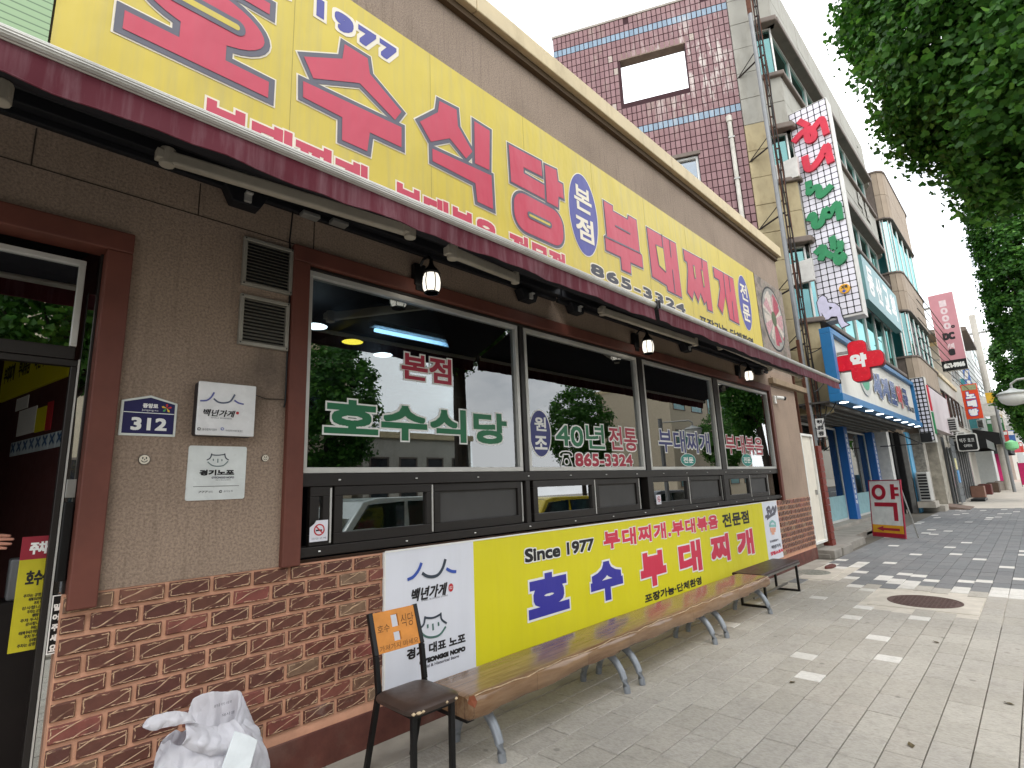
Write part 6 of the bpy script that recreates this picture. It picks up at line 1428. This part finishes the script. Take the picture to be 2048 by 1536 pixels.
# pink vertical sign
ps = thing('vertical_sign', 'pale pink vertical sign with numbers and a black strip at its foot', 'vertical sign'); PP = facing(36.0)
u0, u1 = .55, 1.62; z0, z1 = 6.75, 11.0
MB().box(36, 36.35, -u1, -u0, z0, z1).build('casing', m_whitep, ps, bevel=.02); MB().pbox(PP, u0 + .02, u1 - .02, z0 + .55, z1 - .03, 0, .02).build('face', M('pale pink face', '#c58a92', .4, var=.1, scale=.8), ps); MB().pbox(PP, u0 + .02, u1 - .02, z0, z0 + .55, 0, .02).build('foot_strip', m_blackp, ps)
for k, chh in enumerate('1000'): word(PP, chh, (u0 + .42, u0 + .72, z1 - .75 - k * .42, z1 - .40 - k * .42), M('pink white letter', '#dcc9cc', .5), ps, d=.022, bold=.02)
word(PP, 'o', (u0 + .72, u0 + .88, z1 - 2.0, z1 - 1.84), m_ink, ps, d=.022, bold=.015); word(PP, 'DC', (u0 + .3, u0 + .8, z1 - 2.6, z1 - 2.2), m_ink, ps, d=.022, bold=.03)
word(PP, '카페', (u0 + .4, u0 + .7, z1 - 3.1, z1 - 2.8), M('pink white letter', '#dcc9cc', .5), ps, d=.022, bold=.01)
word(PP, '622-9966', (u0 + .1, u1 - .1, z0 + .15, z0 + .4), m_wht, ps, d=.022, bold=.02); MB().prism(PP, rrect(u0 + .42, u0 + .68, z0 + .8, z0 + 1.15, .08), .02, .03).build('cup_mark', m_ink, ps)
MB().box(36.1, 36.2, -.6, .2, 10.3, 10.4).box(36.1, 36.2, -.6, .2, 7.4, 7.5).build('bracket', m_steel, ps)
bs = thing('vertical_sign', 'blue hanging banner sign with white diagonal shapes behind the pink vertical sign', 'vertical sign'); BPn = facing(46)
a = BPn.px(1916, 700); b = BPn.px(1948, 790)
MB().pbox(BPn, a[0], b[0], b[1], a[1], -.2, 0).build('face', M('blue banner face', '#5f7fc0', .5), bs); 
for k in range(4): MB().stroke(BPn, [(a[0] + .1, b[1] + .4 + k * .7), (b[0] - .1, b[1] + 1.0 + k * .7)], .18, 0, .01).build('slash', m_wht, bs)
os_ = thing('vertical_sign', 'orange red vertical karaoke sign with three white Korean letters', 'vertical sign'); OP = facing(43)
a = OP.px(1920, 772); b = OP.px(1968, 838); OU0_, OU1_ = a[0], a[0] + .78; OZ0_, OZ1_ = OP.px(1940, 838)[1], OP.px(1938, 768)[1]
MB().pbox(OP, OU0_, OU1_, OZ0_, OZ1_, -.25, 0).build('face', M('orange red face', '#d4451f', .45), os_); MB().pbox(OP, OU0_ + .05, OU1_ - .05, OZ1_ - .38, OZ1_ - .06, 0, .01).build('picture_strip', M('picture strip', '#8a8f6a', .5, var=.4, scale=6), os_)
hh = (OZ1_ - .45 - OZ0_ - .1) / 3
for k, chh in enumerate('노래방'): word(OP, chh, (OU0_ + .14, OU1_ - .14, OZ1_ - .45 - (k + 1) * hh + .05, OZ1_ - .45 - k * hh), m_wht, os_, d=.012, bold=.035, outline=(.03, M('blue letter edge', '#2a3f9a', .5)))
rb = thing('hanging_sign', 'small black hanging sign with white rim over the dark entrance', 'sign'); RP = facing(34)
a = RP.px(1911, 874); b = RP.px(1938, 902)
MB().prism(RP, rrect(a[0], a[0] + .8, b[1], b[1] + .85, .1), -.1, 0).build('rim', m_whitep, rb); MB().prism(RP, rrect(a[0] + .05, a[0] + .75, b[1] + .05, b[1] + .8, .08), 0, .02).build('face', m_blackp, rb)
word(RP, '맥주 호프', (a[0] + .12, a[0] + .68, b[1] + .42, b[1] + .62), m_wht, rb, d=.022); word(RP, 'OPEN', (a[0] + .25, a[0] + .55, b[1] + .2, b[1] + .32), m_wht, rb, d=.022)
wf_ = thing('fascia_sign', 'pale pinkish shop fascia sign between the grid sign and the grey building', 'sign')
MB().pbox(front(-.75), 26.2, 32.6, 3.2, 4.9, -.3, 0).build('board', M('pale pink fascia', '#b9aeb0', .45, var=.15, scale=.7), wf_)
# ground floor fittings between the pharmacy and the dark entrance
shf = thing('shop_arcade', 'row of grey and marble pillars with dark doors beyond the pharmacy', 'shop front')
for a, b, y, m, nm in ((24.6, 25.1, .6, m_whitep, 'pillar'), (25.2, 25.6, .55, m_blackp, 'door_frame'), (25.9, 26.2, .4, m_blackp, 'door_frame'), (26.3, 27.0, .2, M('sky blue film', '#4f9cc4', .4), 'blue_panel'), (27.6, 28.4, -.1, M('patterned stone', '#8f8a80', .7, var=.45, scale=7), 'pillar'), (28.6, 29.6, .1, m_pl, 'pillar'), (29.7, 31.4, -.35, M('streaked marble', '#8d887c', .6, var=.4, scale=3), 'pillar'), (31.5, 33.1, -.3, m_gs, 'siding_wall')):
    MB().box(a, b, y, y + .4, 0, 3.15).build(nm, m, shf)
for k in range(9): MB().box(31.48, 33.2, -.66, -.64, .1 + k * .33, .41 + k * .33).build('siding_board', m_gs, shf)
pt = thing('wall_poster', 'blue and yellow posters on the grey siding wall', 'poster'); MB().box(31.9, 32.6, -.685, -.66, 1.0, 1.55).build('sheet', M('blue poster', '#2f7fb5', .5, var=.3, scale=8), pt); MB().box(31.8, 32.3, -.685, -.66, 1.6, 2.1).build('sheet', M('pale yellow poster', '#cfc892', .5), pt)
ac = thing('air_conditioner', 'outdoor air conditioner unit with black grille standing on the step past the pharmacy', 'air conditioner')
MB().box(26.0, 26.8, -.25, .1, .45, 1.55).build('casing', M('grey white casing', '#aaa9a4', .5, var=.08), ac, bevel=.02)
gp_ = facing(26.0)
for j in range(9): MB().pbox(gp_, -.06, .22, .52 + j * .11, .59 + j * .11, 0, .012).build('grille_bar', m_blackp, ac)
MB().box(25.9, 27.0, -.35, .2, .2, .43).build('stand', m_conc, ac)
rmp = thing('ramp', 'worn wooden access ramp lying across the pavement edge before the dark entrance', 'ramp')
MB().add([(28.2, -.35, .16), (30.2, -.35, .16), (30.2, -1.15, .02), (28.2, -1.15, .02), (28.2, -.35, 0), (30.2, -.35, 0), (30.2, -1.15, 0), (28.2, -1.15, 0)], [(0, 1, 2, 3), (0, 3, 7, 4), (1, 5, 6, 2), (2, 6, 7, 3), (0, 4, 5, 1)]).build('board', M('grey brown board', '#6b5a50', .8), rmp)
MB().box(27, 28.2, -.5, .3, 0, .22).build('side_kerb', m_conc, rmp)
for a, b, y, z0, z1, d_, lab, m in ((36, 43, -.3, 2.6, 3.4, 1.4, 'dark awning over the shops under the grey building', m_blackp), (47, 55, -.6, 3.1, 4.2, 1.3, 'black signboard awning in front of the orange karaoke sign', m_blackp), (58, 70, -1.0, 2.7, 3.6, 1.0, 'dark shop awning below the tall white building', M('charcoal awning', '#2f3033', .8))):
    t = thing('shop_awning', lab, 'awning', 'dark awnings along the far shops'); MB().add([(a, y, z1), (b, y, z1), (b, y - d_, z1 - .35), (a, y - d_, z1 - .35), (a, y - d_, z0), (b, y - d_, z0), (a, y, z0), (b, y, z0)], [(0, 1, 2, 3), (3, 2, 5, 4), (0, 3, 4, 6), (1, 7, 5, 2)]).build('cover', m, t)
tag(MB().box(58.5, 59.5, -1.35, -.9, 0, 2.75).build('pink_pillar', M('hot pink paint', '#c4246c', .5)), 'bright pink pillar at the far shop fronts', 'pillar')
shop2 = thing('shop_entrance', 'dark glazed shop entrances under the grey building', 'shop front')
for k in range(9): MB().box(33.4 + k * 1.3, 33.6 + k * 1.3, -.36, -.3, 0, 2.7).build('mullion', M('grey mullion', '#6b6d6c', .5), shop2)
MB().box(33.3, 45, -.32, -.301, 0, 2.65).build('glass', m_dwin, shop2)
for k, (x, y, w, m) in enumerate(((40, -1.0, 1.0, '#7b5a4c'), (44, -1.1, 1.3, '#5a2c28'), (47.5, -1.3, 1.6, '#4a3a2e'), (52, -1.5, 1.5, '#a59c93'))):
    t = thing('planter_box', ('small brown planter box nearest along the far shops', 'dark red planter box second along the far shops', 'wide brown planter box third along the far shops', 'pale planter box furthest along the far shops')[k], 'planter', 'planter boxes before the far shops')
    MB().box(x, x + w, y, y + .6, 0, .62).build('tub', M('planter paint ' + m, m, .7), t, bevel=.02); MB().box(x + .05, x + w - .05, y + .05, y + .55, .62, .64).build('soil', M('soil', '#3b2c20', .95), t)
tag(MB().box(35, 37, -1.25, -.7, .02, .12).build('black_mat', m_blackp, bevel=.02), 'low black mat at the edge of the far walkway', 'mat')
# far poles and a green lamp
fpole = thing('sign_pole', 'grey pole with a yellow box and a green round sign beyond the planters', 'pole')
MB().tube([(48, -2.0, 0), (48, -2.0, 6.6)], .09, 10).build('pole', m_cond, fpole); MB().box(47.8, 48.1, -2.2, -1.6, 5.9, 6.6).build('yellow_box', M('yellow box', '#d2a52a', .5), fpole); MB().lathe((48, -2.35, 3.0), [(.05, -.35), (.33, -.2), (.36, 0), (.33, .2), (.05, .35)], 14).build('green_lamp', M('green lamp', '#7fc48a', .4), fpole, smooth=True)
MB().tube([(48, -2.0, 6.3), (48, -1.2, 6.9), (48, -.6, 7.0)], .04, 6).build('lamp_arm', m_cond, fpole)
pl2 = thing('utility_pole', 'tall white utility pole beside the orange karaoke sign', 'pole'); MB().tube([(52, -1.65, 0), (52, -1.65, 13)], .2, 12).build('shaft', m_pl, pl2); MB().box(51.9, 52.1, -2.6, -.7, 11.5, 11.65).build('cross_arm', m_steel, pl2)

# ================================================================ STREET LAMP WITH SHALLOW GLOBE
sl_ = thing('street_lamp', 'street lamp with a flattened white globe in front of the tree trunk at right', 'street lamp')
LX, LY, LZ = 14.0, -3.24, 2.98
MB().lathe((LX, LY, LZ), [(.02, -.22), (.12, -.20), (.19, -.15), (.225, -.07), (.225, .0)], 24).build('globe', M('milky lamp globe', '#e0e2df', .3, var=.03), sl_, smooth=True)
MB().lathe((LX, LY, LZ), [(.245, -.01), (.25, .015), (.19, .055), (.08, .085), (.03, .12)], 24).build('cap', M('pale lamp cap', '#a9aca8', .4, .3), sl_, smooth=True)
MB().tube([(LX, LY, LZ + .1), (LX, LY, LZ + .2), (LX, LY - .1, LZ + .27), (LX, LY - .9, LZ + .3), (LX, LY - .98, LZ + .2)], .022, 8).build('arm', m_steel, sl_); MB().tube([(LX, LY - .98, 0), (LX, LY - .98, 3.4)], .06, 12).build('post', m_cond, sl_)

# ================================================================ TREES
def leaf_mat(name, cols):
    s = NT(name); gi = s.n('ShaderNodeNewGeometry'); b = s.ramp(gi.outputs['Random Per Island'], *[(i / (len(cols) - 1), lin(c)) for i, c in enumerate(cols)])
    p = s.n('ShaderNodeBsdfPrincipled', Roughness=.5); p.inputs['Specular IOR Level'].default_value = .35; s.l(b, p.inputs['Base Color'])
    t = s.n('ShaderNodeBsdfTranslucent'); s.l(b, t.inputs['Color']); x = s.n('ShaderNodeMixShader', Fac=.4); s.l(p.outputs[0], x.inputs[1]); s.l(t.outputs[0], x.inputs[2]); s.l(x.outputs[0], s.out.inputs[0]); return s.m
m_leaf = leaf_mat('ginkgo leaves', ['#2b521c', '#396a23', '#30591d', '#4f812e', '#407226', '#6a9b3b'])
m_bark = M('dark grey bark', '#3a332c', .95, var=.25, scale=6, bump=.7, bscale=18, bdist=.03)
def tree(label, base, trunk_h, crown, nleaf, lsize, seed, lean=(0, 0)):
    g = np.random.default_rng(seed); t = thing('ginkgo_tree', label, 'tree', 'ginkgo trees along the street')
    (cx, cy, cz_), (rx, ry, rz) = crown; bx, by = base
    tm = MB(); top = np.array((cx, cy, cz_ + rz * .55)); b0 = np.array((bx, by, 0.0)); mid = np.array((bx + (cx - bx) * .3, by + (cy - by) * .3, trunk_h))
    path = [b0, b0 * .7 + mid * .3 + np.array((.02, .01, 0)), mid, (mid + top) / 2, top]; tm.tube(path, [.17, .14, .125, .08, .02], 10)
    for k in range(14):
        a = g.uniform(0, 6.28); z = g.uniform(-.75, .6); rr = math.sqrt(max(.05, 1 - z * z)); s0 = mid + (top - mid) * max(0, (z + .8) / 1.7) * .9; e = np.array((cx + rx * rr * .8 * math.cos(a), cy + ry * rr * .8 * math.sin(a), cz_ + rz * z + .15))
        tm.tube([s0, (s0 + e) / 2 + np.array((0, 0, -.08)), e], [.05, .03, .01], 6)
    tm.build('trunk', m_bark, t)
    nc = int(nleaf / 30 * 1.35); d = g.normal(size=(nc, 3)); d /= np.linalg.norm(d, axis=1)[:, None]
    f1 = np.sin(d[:, 0] * 6.1 + seed) * np.sin(d[:, 2] * 7.3 + 1 + seed) + np.sin(d[:, 1] * 8.2 + d[:, 2] * 9.1 + 2 * seed)
    lump = 1 + .055 * f1; keep = g.random(nc) < np.clip(.74 + .42 * f1, .10, 1); keep |= g.random(nc) < .12
    rad = g.uniform(.74, 1.0, nc) ** .6 * lump; inner = g.random(nc) < .18; rad[inner] *= g.uniform(.4, .85, inner.sum())
    d, rad = d[keep], rad[keep]; nc = len(d); K = 30
    cc = np.stack([cx + rx * rad * d[:, 0], cy + ry * rad * d[:, 1], cz_ + rz * rad * d[:, 2]], 1)
    n = nc * K; ci = np.repeat(np.arange(nc), K); sp = .085 * (rx + ry) / 2.4
    cl_n = d * .8 + g.normal(size=(nc, 3)) * .35 + np.array((0, 0, .4))
    p = cc[ci] + g.normal(size=(n, 3)) * np.array((sp, sp, sp * .9))
    nr = cl_n[ci] + g.normal(size=(n, 3)) * .38; nr /= np.linalg.norm(nr, axis=1)[:, None]
    dn = np.array((0, 0, -1.0)) + d[ci] * .5 + g.normal(size=(n, 3)) * .4; a = dn - nr * (dn * nr).sum(1)[:, None]; a /= np.linalg.norm(a, axis=1)[:, None] + 1e-9; b = np.cross(nr, a)
    s = lsize * g.uniform(.6, 1.2, n)[:, None]; fold = g.uniform(.05, .3, n)[:, None]
    # fan shaped ginkgo leaf folded along its middle: stalk end, two wings, notched tip
    st_ = p - a * s * .6; nt_t = p + a * s * .30; wl_ = p + b * s * .62 + a * s * .02 + nr * s * fold; tl_ = p + b * s * .36 + a * s * .44 + nr * s * fold * .5
    wr_ = p - b * s * .62 + a * s * .02 + nr * s * fold; tr2 = p - b * s * .36 + a * s * .44 + nr * s * fold * .5
    V = np.stack([st_, wl_, tl_, nt_t, tr2, wr_], 1).reshape(-1, 3)
    base = np.arange(n, dtype=np.int32)[:, None] * 6; L = np.concatenate([base + 0, base + 3, base + 2, base + 1, base + 0, base + 5, base + 4, base + 3], 1).astype(np.int32).ravel()
    me = bpy.data.meshes.new('crown'); me.vertices.add(n * 6); me.vertices.foreach_set('co', V.ravel()); me.loops.add(n * 8); me.loops.foreach_set('vertex_index', L)
    me.polygons.add(n * 2); me.polygons.foreach_set('loop_start', np.arange(0, n * 8, 4, dtype=np.int32)); me.polygons.foreach_set('loop_total', np.full(n * 2, 4, dtype=np.int32)); me.update(calc_edges=True); me.materials.append(m_leaf)
    o = bpy.data.objects.new('crown', me); COL.objects.link(o); o.parent = t
    return t
tree('nearest ginkgo tree, its big crown hanging into the top right of the photo', (6.5, -4.3), 3.2, ((6.2, -3.98, 6.28), (1.22, 1.27, 2.42)), 110000, .056, 3)
tree('tall narrow ginkgo tree behind the nearest one, trunk at the right edge', (20.3, -3.42), 3.0, ((20.3, -4.15, 7.3), (1.2, 1.12, 4.3)), 60000, .08, 5)
tree('third ginkgo tree far along the kerb', (34, -4.1), 2.8, ((34, -4.1, 5.6), (1.6, 1.6, 2.9)), 16000, .14, 8)
for k, x in enumerate((52, 70)): tree(('fourth ginkgo tree along the kerb, small in the distance', 'fifth ginkgo tree, the furthest along the kerb')[k], (x, -4.2), 2.8, ((x, -4.2, 5.4), (1.7, 1.7, 2.7)), 6000, .22, 11 + k)

# ================================================================ ACROSS THE ROAD (seen mirrored in the windows)
for k, x in enumerate((9.5, 25.5, 46.0)):
    tree(('ginkgo tree across the road facing the entrance', 'ginkgo tree across the road facing the middle windows', 'ginkgo tree across the road facing the last window')[k], (x, -15.8), 2.6, ((x, -15.8, 5.0), (1.9, 1.9, 2.6)), 14000, .13, 21 + k)
tree('ginkgo tree at the near kerb opposite the entrance door', (.75, -5.0), 2.6, ((.75, -5.0, 5.0), (1.35, 1.2, 1.9)), 26000, .08, 31)
def opp(name, label, x0, x1, h, wall, floors, cols, wm):
    t = thing(name, label, 'building'); y = -19.5
    MB().box(x0, x1, y - 8, y, 0, h).build('wall', wall, t); P = Plane((0, y, 0), (-1, 0, 0), (0, 0, 1), (0, 1, 0)); fh = h / floors
    for f in range(floors):
        for c in range(cols):
            u0 = -x1 + (x1 - x0) * (c + .18) / cols; u1 = -x1 + (x1 - x0) * (c + .82) / cols
            w = MB().frame(P, u0, u1, f * fh + fh * .3, f * fh + fh * .78, .08, -.02, .05).build('window', m_brow, t); MB().pbox(P, u0 + .08, u1 - .08, f * fh + fh * .3 + .08, f * fh + fh * .78 - .08, 0, .012).build('pane', wm, w)
    MB().box(x0 - .1, x1 + .1, y - 8, y + .15, h, h + .3).build('parapet', m_cope, t)
m_cream = M('cream facade', '#b5a993', .85, var=.08)
opp('cream_building', 'cream building with small windows across the road facing the left window', -14, 12.6, 8.2, m_cream, 2, 9, m_dwin)
opp('grey_building', 'grey building across the road facing the middle windows', 13.2, 20, 4.3, m_pl, 1, 4, m_dwin)
opp('terrace_building', 'cream terraced building across the road facing the last window', 44, 62, 10.5, m_cream, 3, 5, m_tealop)
def car(name, label, x, y, L, Wd, H, hood, col, glassm, yaw=0):
    t = thing(name, label, name.split('_')[-1], loc=(x, y, -.14)); P = Plane((0, -Wd / 2, 0), (1, 0, 0), (0, 0, 1), (0, -1, 0))
    low = [(0, .28), (.02, .62), (.12, hood - .04), (L * .26, hood + .03), (L * .30, hood + .04), (L * .40, H - .06), (L * .47, H), (L * .80, H - .02), (L * .9, H - .1), (L - .03, hood + .1), (L, .6), (L - .05, .28)]
    mb = MB(); n = len(low)
    for yy, ins in ((-Wd / 2, 0),): pass
    secs = [(-.5, .10), (-.46, .0), (.46, .0), (.5, .10)]
    vs = []
    for s_, i_ in secs:
        for u, v in low: vs.append((u + (L / 2 - u) * i_ * .15, s_ * Wd * (1 - .12 * max(0, (v - hood) / (H - hood))), v - i_ * .05))
    k = len(secs); mb.add(vs, [(a * n + j, a * n + (j + 1) % n, (a + 1) * n + (j + 1) % n, (a + 1) * n + j) for a in range(k - 1) for j in range(n)] + [tuple(range(n)), tuple(range((k - 1) * n, k * n))])
    mb.build('body', col, t, smooth=True, bevel=.02)
    for s_ in (-1, 1):
        q = Plane((0, s_ * Wd * .5 * .962, 0), (1, 0, 0), (0, 0, 1), (0, s_, 0))
        for pts in ([(L * .335, hood + .07), (L * .42, H - .12), (L * .58, H - .09), (L * .58, hood + .07)], [(L * .605, hood + .07), (L * .605, H - .09), (L * .78, H - .1), (L * .87, hood + .09)]): MB().prism(q, pts, -.05, .012).build('side_window', glassm, t)
        for u in (L * .19, L * .80):
            w = MB(); w.tube([(u, s_ * (Wd / 2 - .2), .33), (u, s_ * (Wd / 2 + .005), .33)], .33, 20).build('wheel', M('tyre rubber', '#161616', .9), t); MB().tube([(u, s_ * (Wd / 2 - .05), .33), (u, s_ * (Wd / 2 + .012), .33)], .2, 16).build('hub', m_steel, t)
        MB().lathe((.12, s_ * Wd * .36, hood - .16), [(.02, -.09), (.13, -.03), (.13, .03), (.02, .09)], 10).build('headlight', m_whitep, t)
    MB().add([(L * .3, -Wd * .43, hood + .06), (L * .3, Wd * .43, hood + .06), (L * .42, Wd * .38, H - .05), (L * .42, -Wd * .38, H - .05)], [(0, 1, 2, 3)]).build('windscreen', glassm, t).location = (-.02, 0, .012)
    return t
m_cgl = M('car window glass', '#10231f', .06, spec=.9)
car('parked_suv', 'silver white parked car at the kerb, mirrored in the lowest left window', 3.3, -6.4, 4.7, 1.85, 1.66, .98, M('silver white paint', '#b9c2c0', .2, spec=.7), m_cgl)
car('yellow_taxi', 'yellow taxi at the kerb, mirrored in the second low window', 8.6, -6.5, 4.6, 1.8, 1.46, .9, M('yellow taxi paint', '#c9b212', .25, spec=.7), m_cgl)
car('grey_sedan', 'grey parked car at the kerb, mirrored in the low windows furthest from the camera', 14.2, -6.5, 4.6, 1.8, 1.45, .9, M('dark grey paint', '#4c5256', .2, spec=.7), m_cgl)
fnc = thing('road_fence', 'low black railing along the far kerb across the road', 'fence')
for i in range(24): MB().box(-6 + i * 1.5, -5.94 + i * 1.5, -15.06, -15, -.14, .85).build('post', m_blackp, fnc)
for z in (.35, .6, .82): MB().box(-6, 28.6, -15.05, -15.01, z, z + .04).build('rail', m_blackp, fnc)
fpv = MB().box(-60, 320, -60, -15, -.158, .0).build('far_pavement', m_conc); tag(fpv, kind='structure')

# ---------------------------------------------------------------- clutter along the far shops
sgn = [(50, 5.2, 6.6, .55, .9, '#c9c6bd', 'small white projecting sign past the orange karaoke sign'), (56, 4.4, 5.4, .5, 1.0, '#3f7a4a', 'green projecting sign on the tall white building'), (60, 6.2, 7.6, .4, .9, '#b8bcc4', 'pale grey projecting sign high on the tall white building'),
       (66, 3.9, 4.9, .3, 1.1, '#b83a34', 'red projecting sign low on the tall white building'), (72, 5.0, 6.8, .2, .9, '#d0a63a', 'mustard projecting sign far along the street'), (80, 4.2, 5.6, .5, 1.1, '#3a5f9a', 'blue projecting sign beside the orange upper storey'), (88, 3.4, 4.4, .5, 1.2, '#c4586a', 'rose projecting sign beyond the orange upper storey'), (96, 5.5, 8.0, .6, 1.1, '#a9a9a4', 'long pale projecting sign on the far grey building'), (104, 3.6, 5.0, .5, 1.3, '#c0392b', 'dark red projecting sign on the far grey building')]
for X, z0, z1, a, w, col, lab in sgn:
    t = thing('projecting_sign', lab, 'sign', 'projecting signs on the far shops'); y1 = -a - .5
    MB().box(X, X + .25, y1 - w, y1, z0, z1).build('casing', M('far sign ' + col, col, .5), t); MB().box(X - .02, X, y1 - w + .06, y1 - .06, z0 + (z1 - z0) * .62, z1 - .1).build('face_block', m_whitep, t); MB().box(X + .1, X + .16, y1, -.2, (z0 + z1) / 2, (z0 + z1) / 2 + .06).build('bracket', m_steel, t)
for X, y, z, lab in ((34.2, -.75, 3.0, 'outdoor unit hung low on the grey two storey building'), (38.5, -.75, 3.0, 'outdoor unit hung in the middle of the grey two storey building'), (31.2, -1.05, 3.3, 'outdoor unit hung beside the pale fascia sign'), (53.2, -.95, 4.6, 'outdoor unit hung beside the utility pole')):
    t = thing('air_conditioner', lab, 'air conditioner', 'outdoor units hung on the far walls'); MB().box(X, X + .8, y, y + .35, z, z + .62).build('casing', M('grey white casing', '#aaa9a4', .5), t, bevel=.02)
    for j in range(5): MB().box(X - .012, X, y + .04, y + .31, z + .08 + j * .1, z + .14 + j * .1).build('grille_bar', m_blackp, t)
    MB().box(X, X + .8, y + .3, -.2, z - .05, z - .01).build('wall_bracket', m_steel, t)
ov = MB()
for k in range(7):
    a = np.array((26 + k * .4, -.8, 6.4 + .5 * k)); b = np.array((120, -2.4 - .1 * k, 8.0 + .3 * k)); ov.tube([a + (b - a) * t - np.array((0, 0, 5 * t * (1 - t) * (.4 + .1 * k))) for t in np.linspace(0, 1, 14)], .018, 4)
tag(ov.build('overhead_cable', m_blackp), 'bundle of thin overhead cables running along the far shop fronts', 'cable')
st2 = thing('standing_banner', 'magenta standing banner on the far walkway near the green round lamp', 'banner'); MB().box(60, 60.06, -2.9, -2.2, .15, 1.9).build('cloth', M('magenta cloth', '#b5245f', .7), st2); MB().tube([(60.08, -2.2, 0), (60.08, -2.2, 2.0)], .03, 6).build('pole', m_steel, st2)
for k, (x, y, r) in enumerate(((4.1, -2.55, .3), (5.2, -2.95, 1.4), (3.35, -2.2, 2.2), (6.6, -2.4, .9), (4.75, -1.7, 2.9))):
    c_, s_ = math.cos(r), math.sin(r); pts = [(-.03, 0, .002), (0, .018, .008), (.028, .006, .014), (.03, -.012, .004), (0, -.02, .006)]
    o = MB().add([(x + c_ * a - s_ * b, y + s_ * a + c_ * b, z + .002) for a, b, z in pts], [(0, 1, 2), (0, 2, 3), (0, 3, 4)]).build('fallen_leaf', M('dry leaf', '#55492f', .8, var=.3)); tag(o, ('dry brown leaf on the pale pavement between the bench and the right edge', 'dry brown leaf nearest the right edge on the pale pavement', 'dry brown leaf lowest in the photo on the pale pavement', 'dry brown leaf nearest the manhole cover on the pale pavement', 'dry brown leaf nearest the long bench on the pale pavement')[k], 'leaf', 'dry leaves on the pavement')
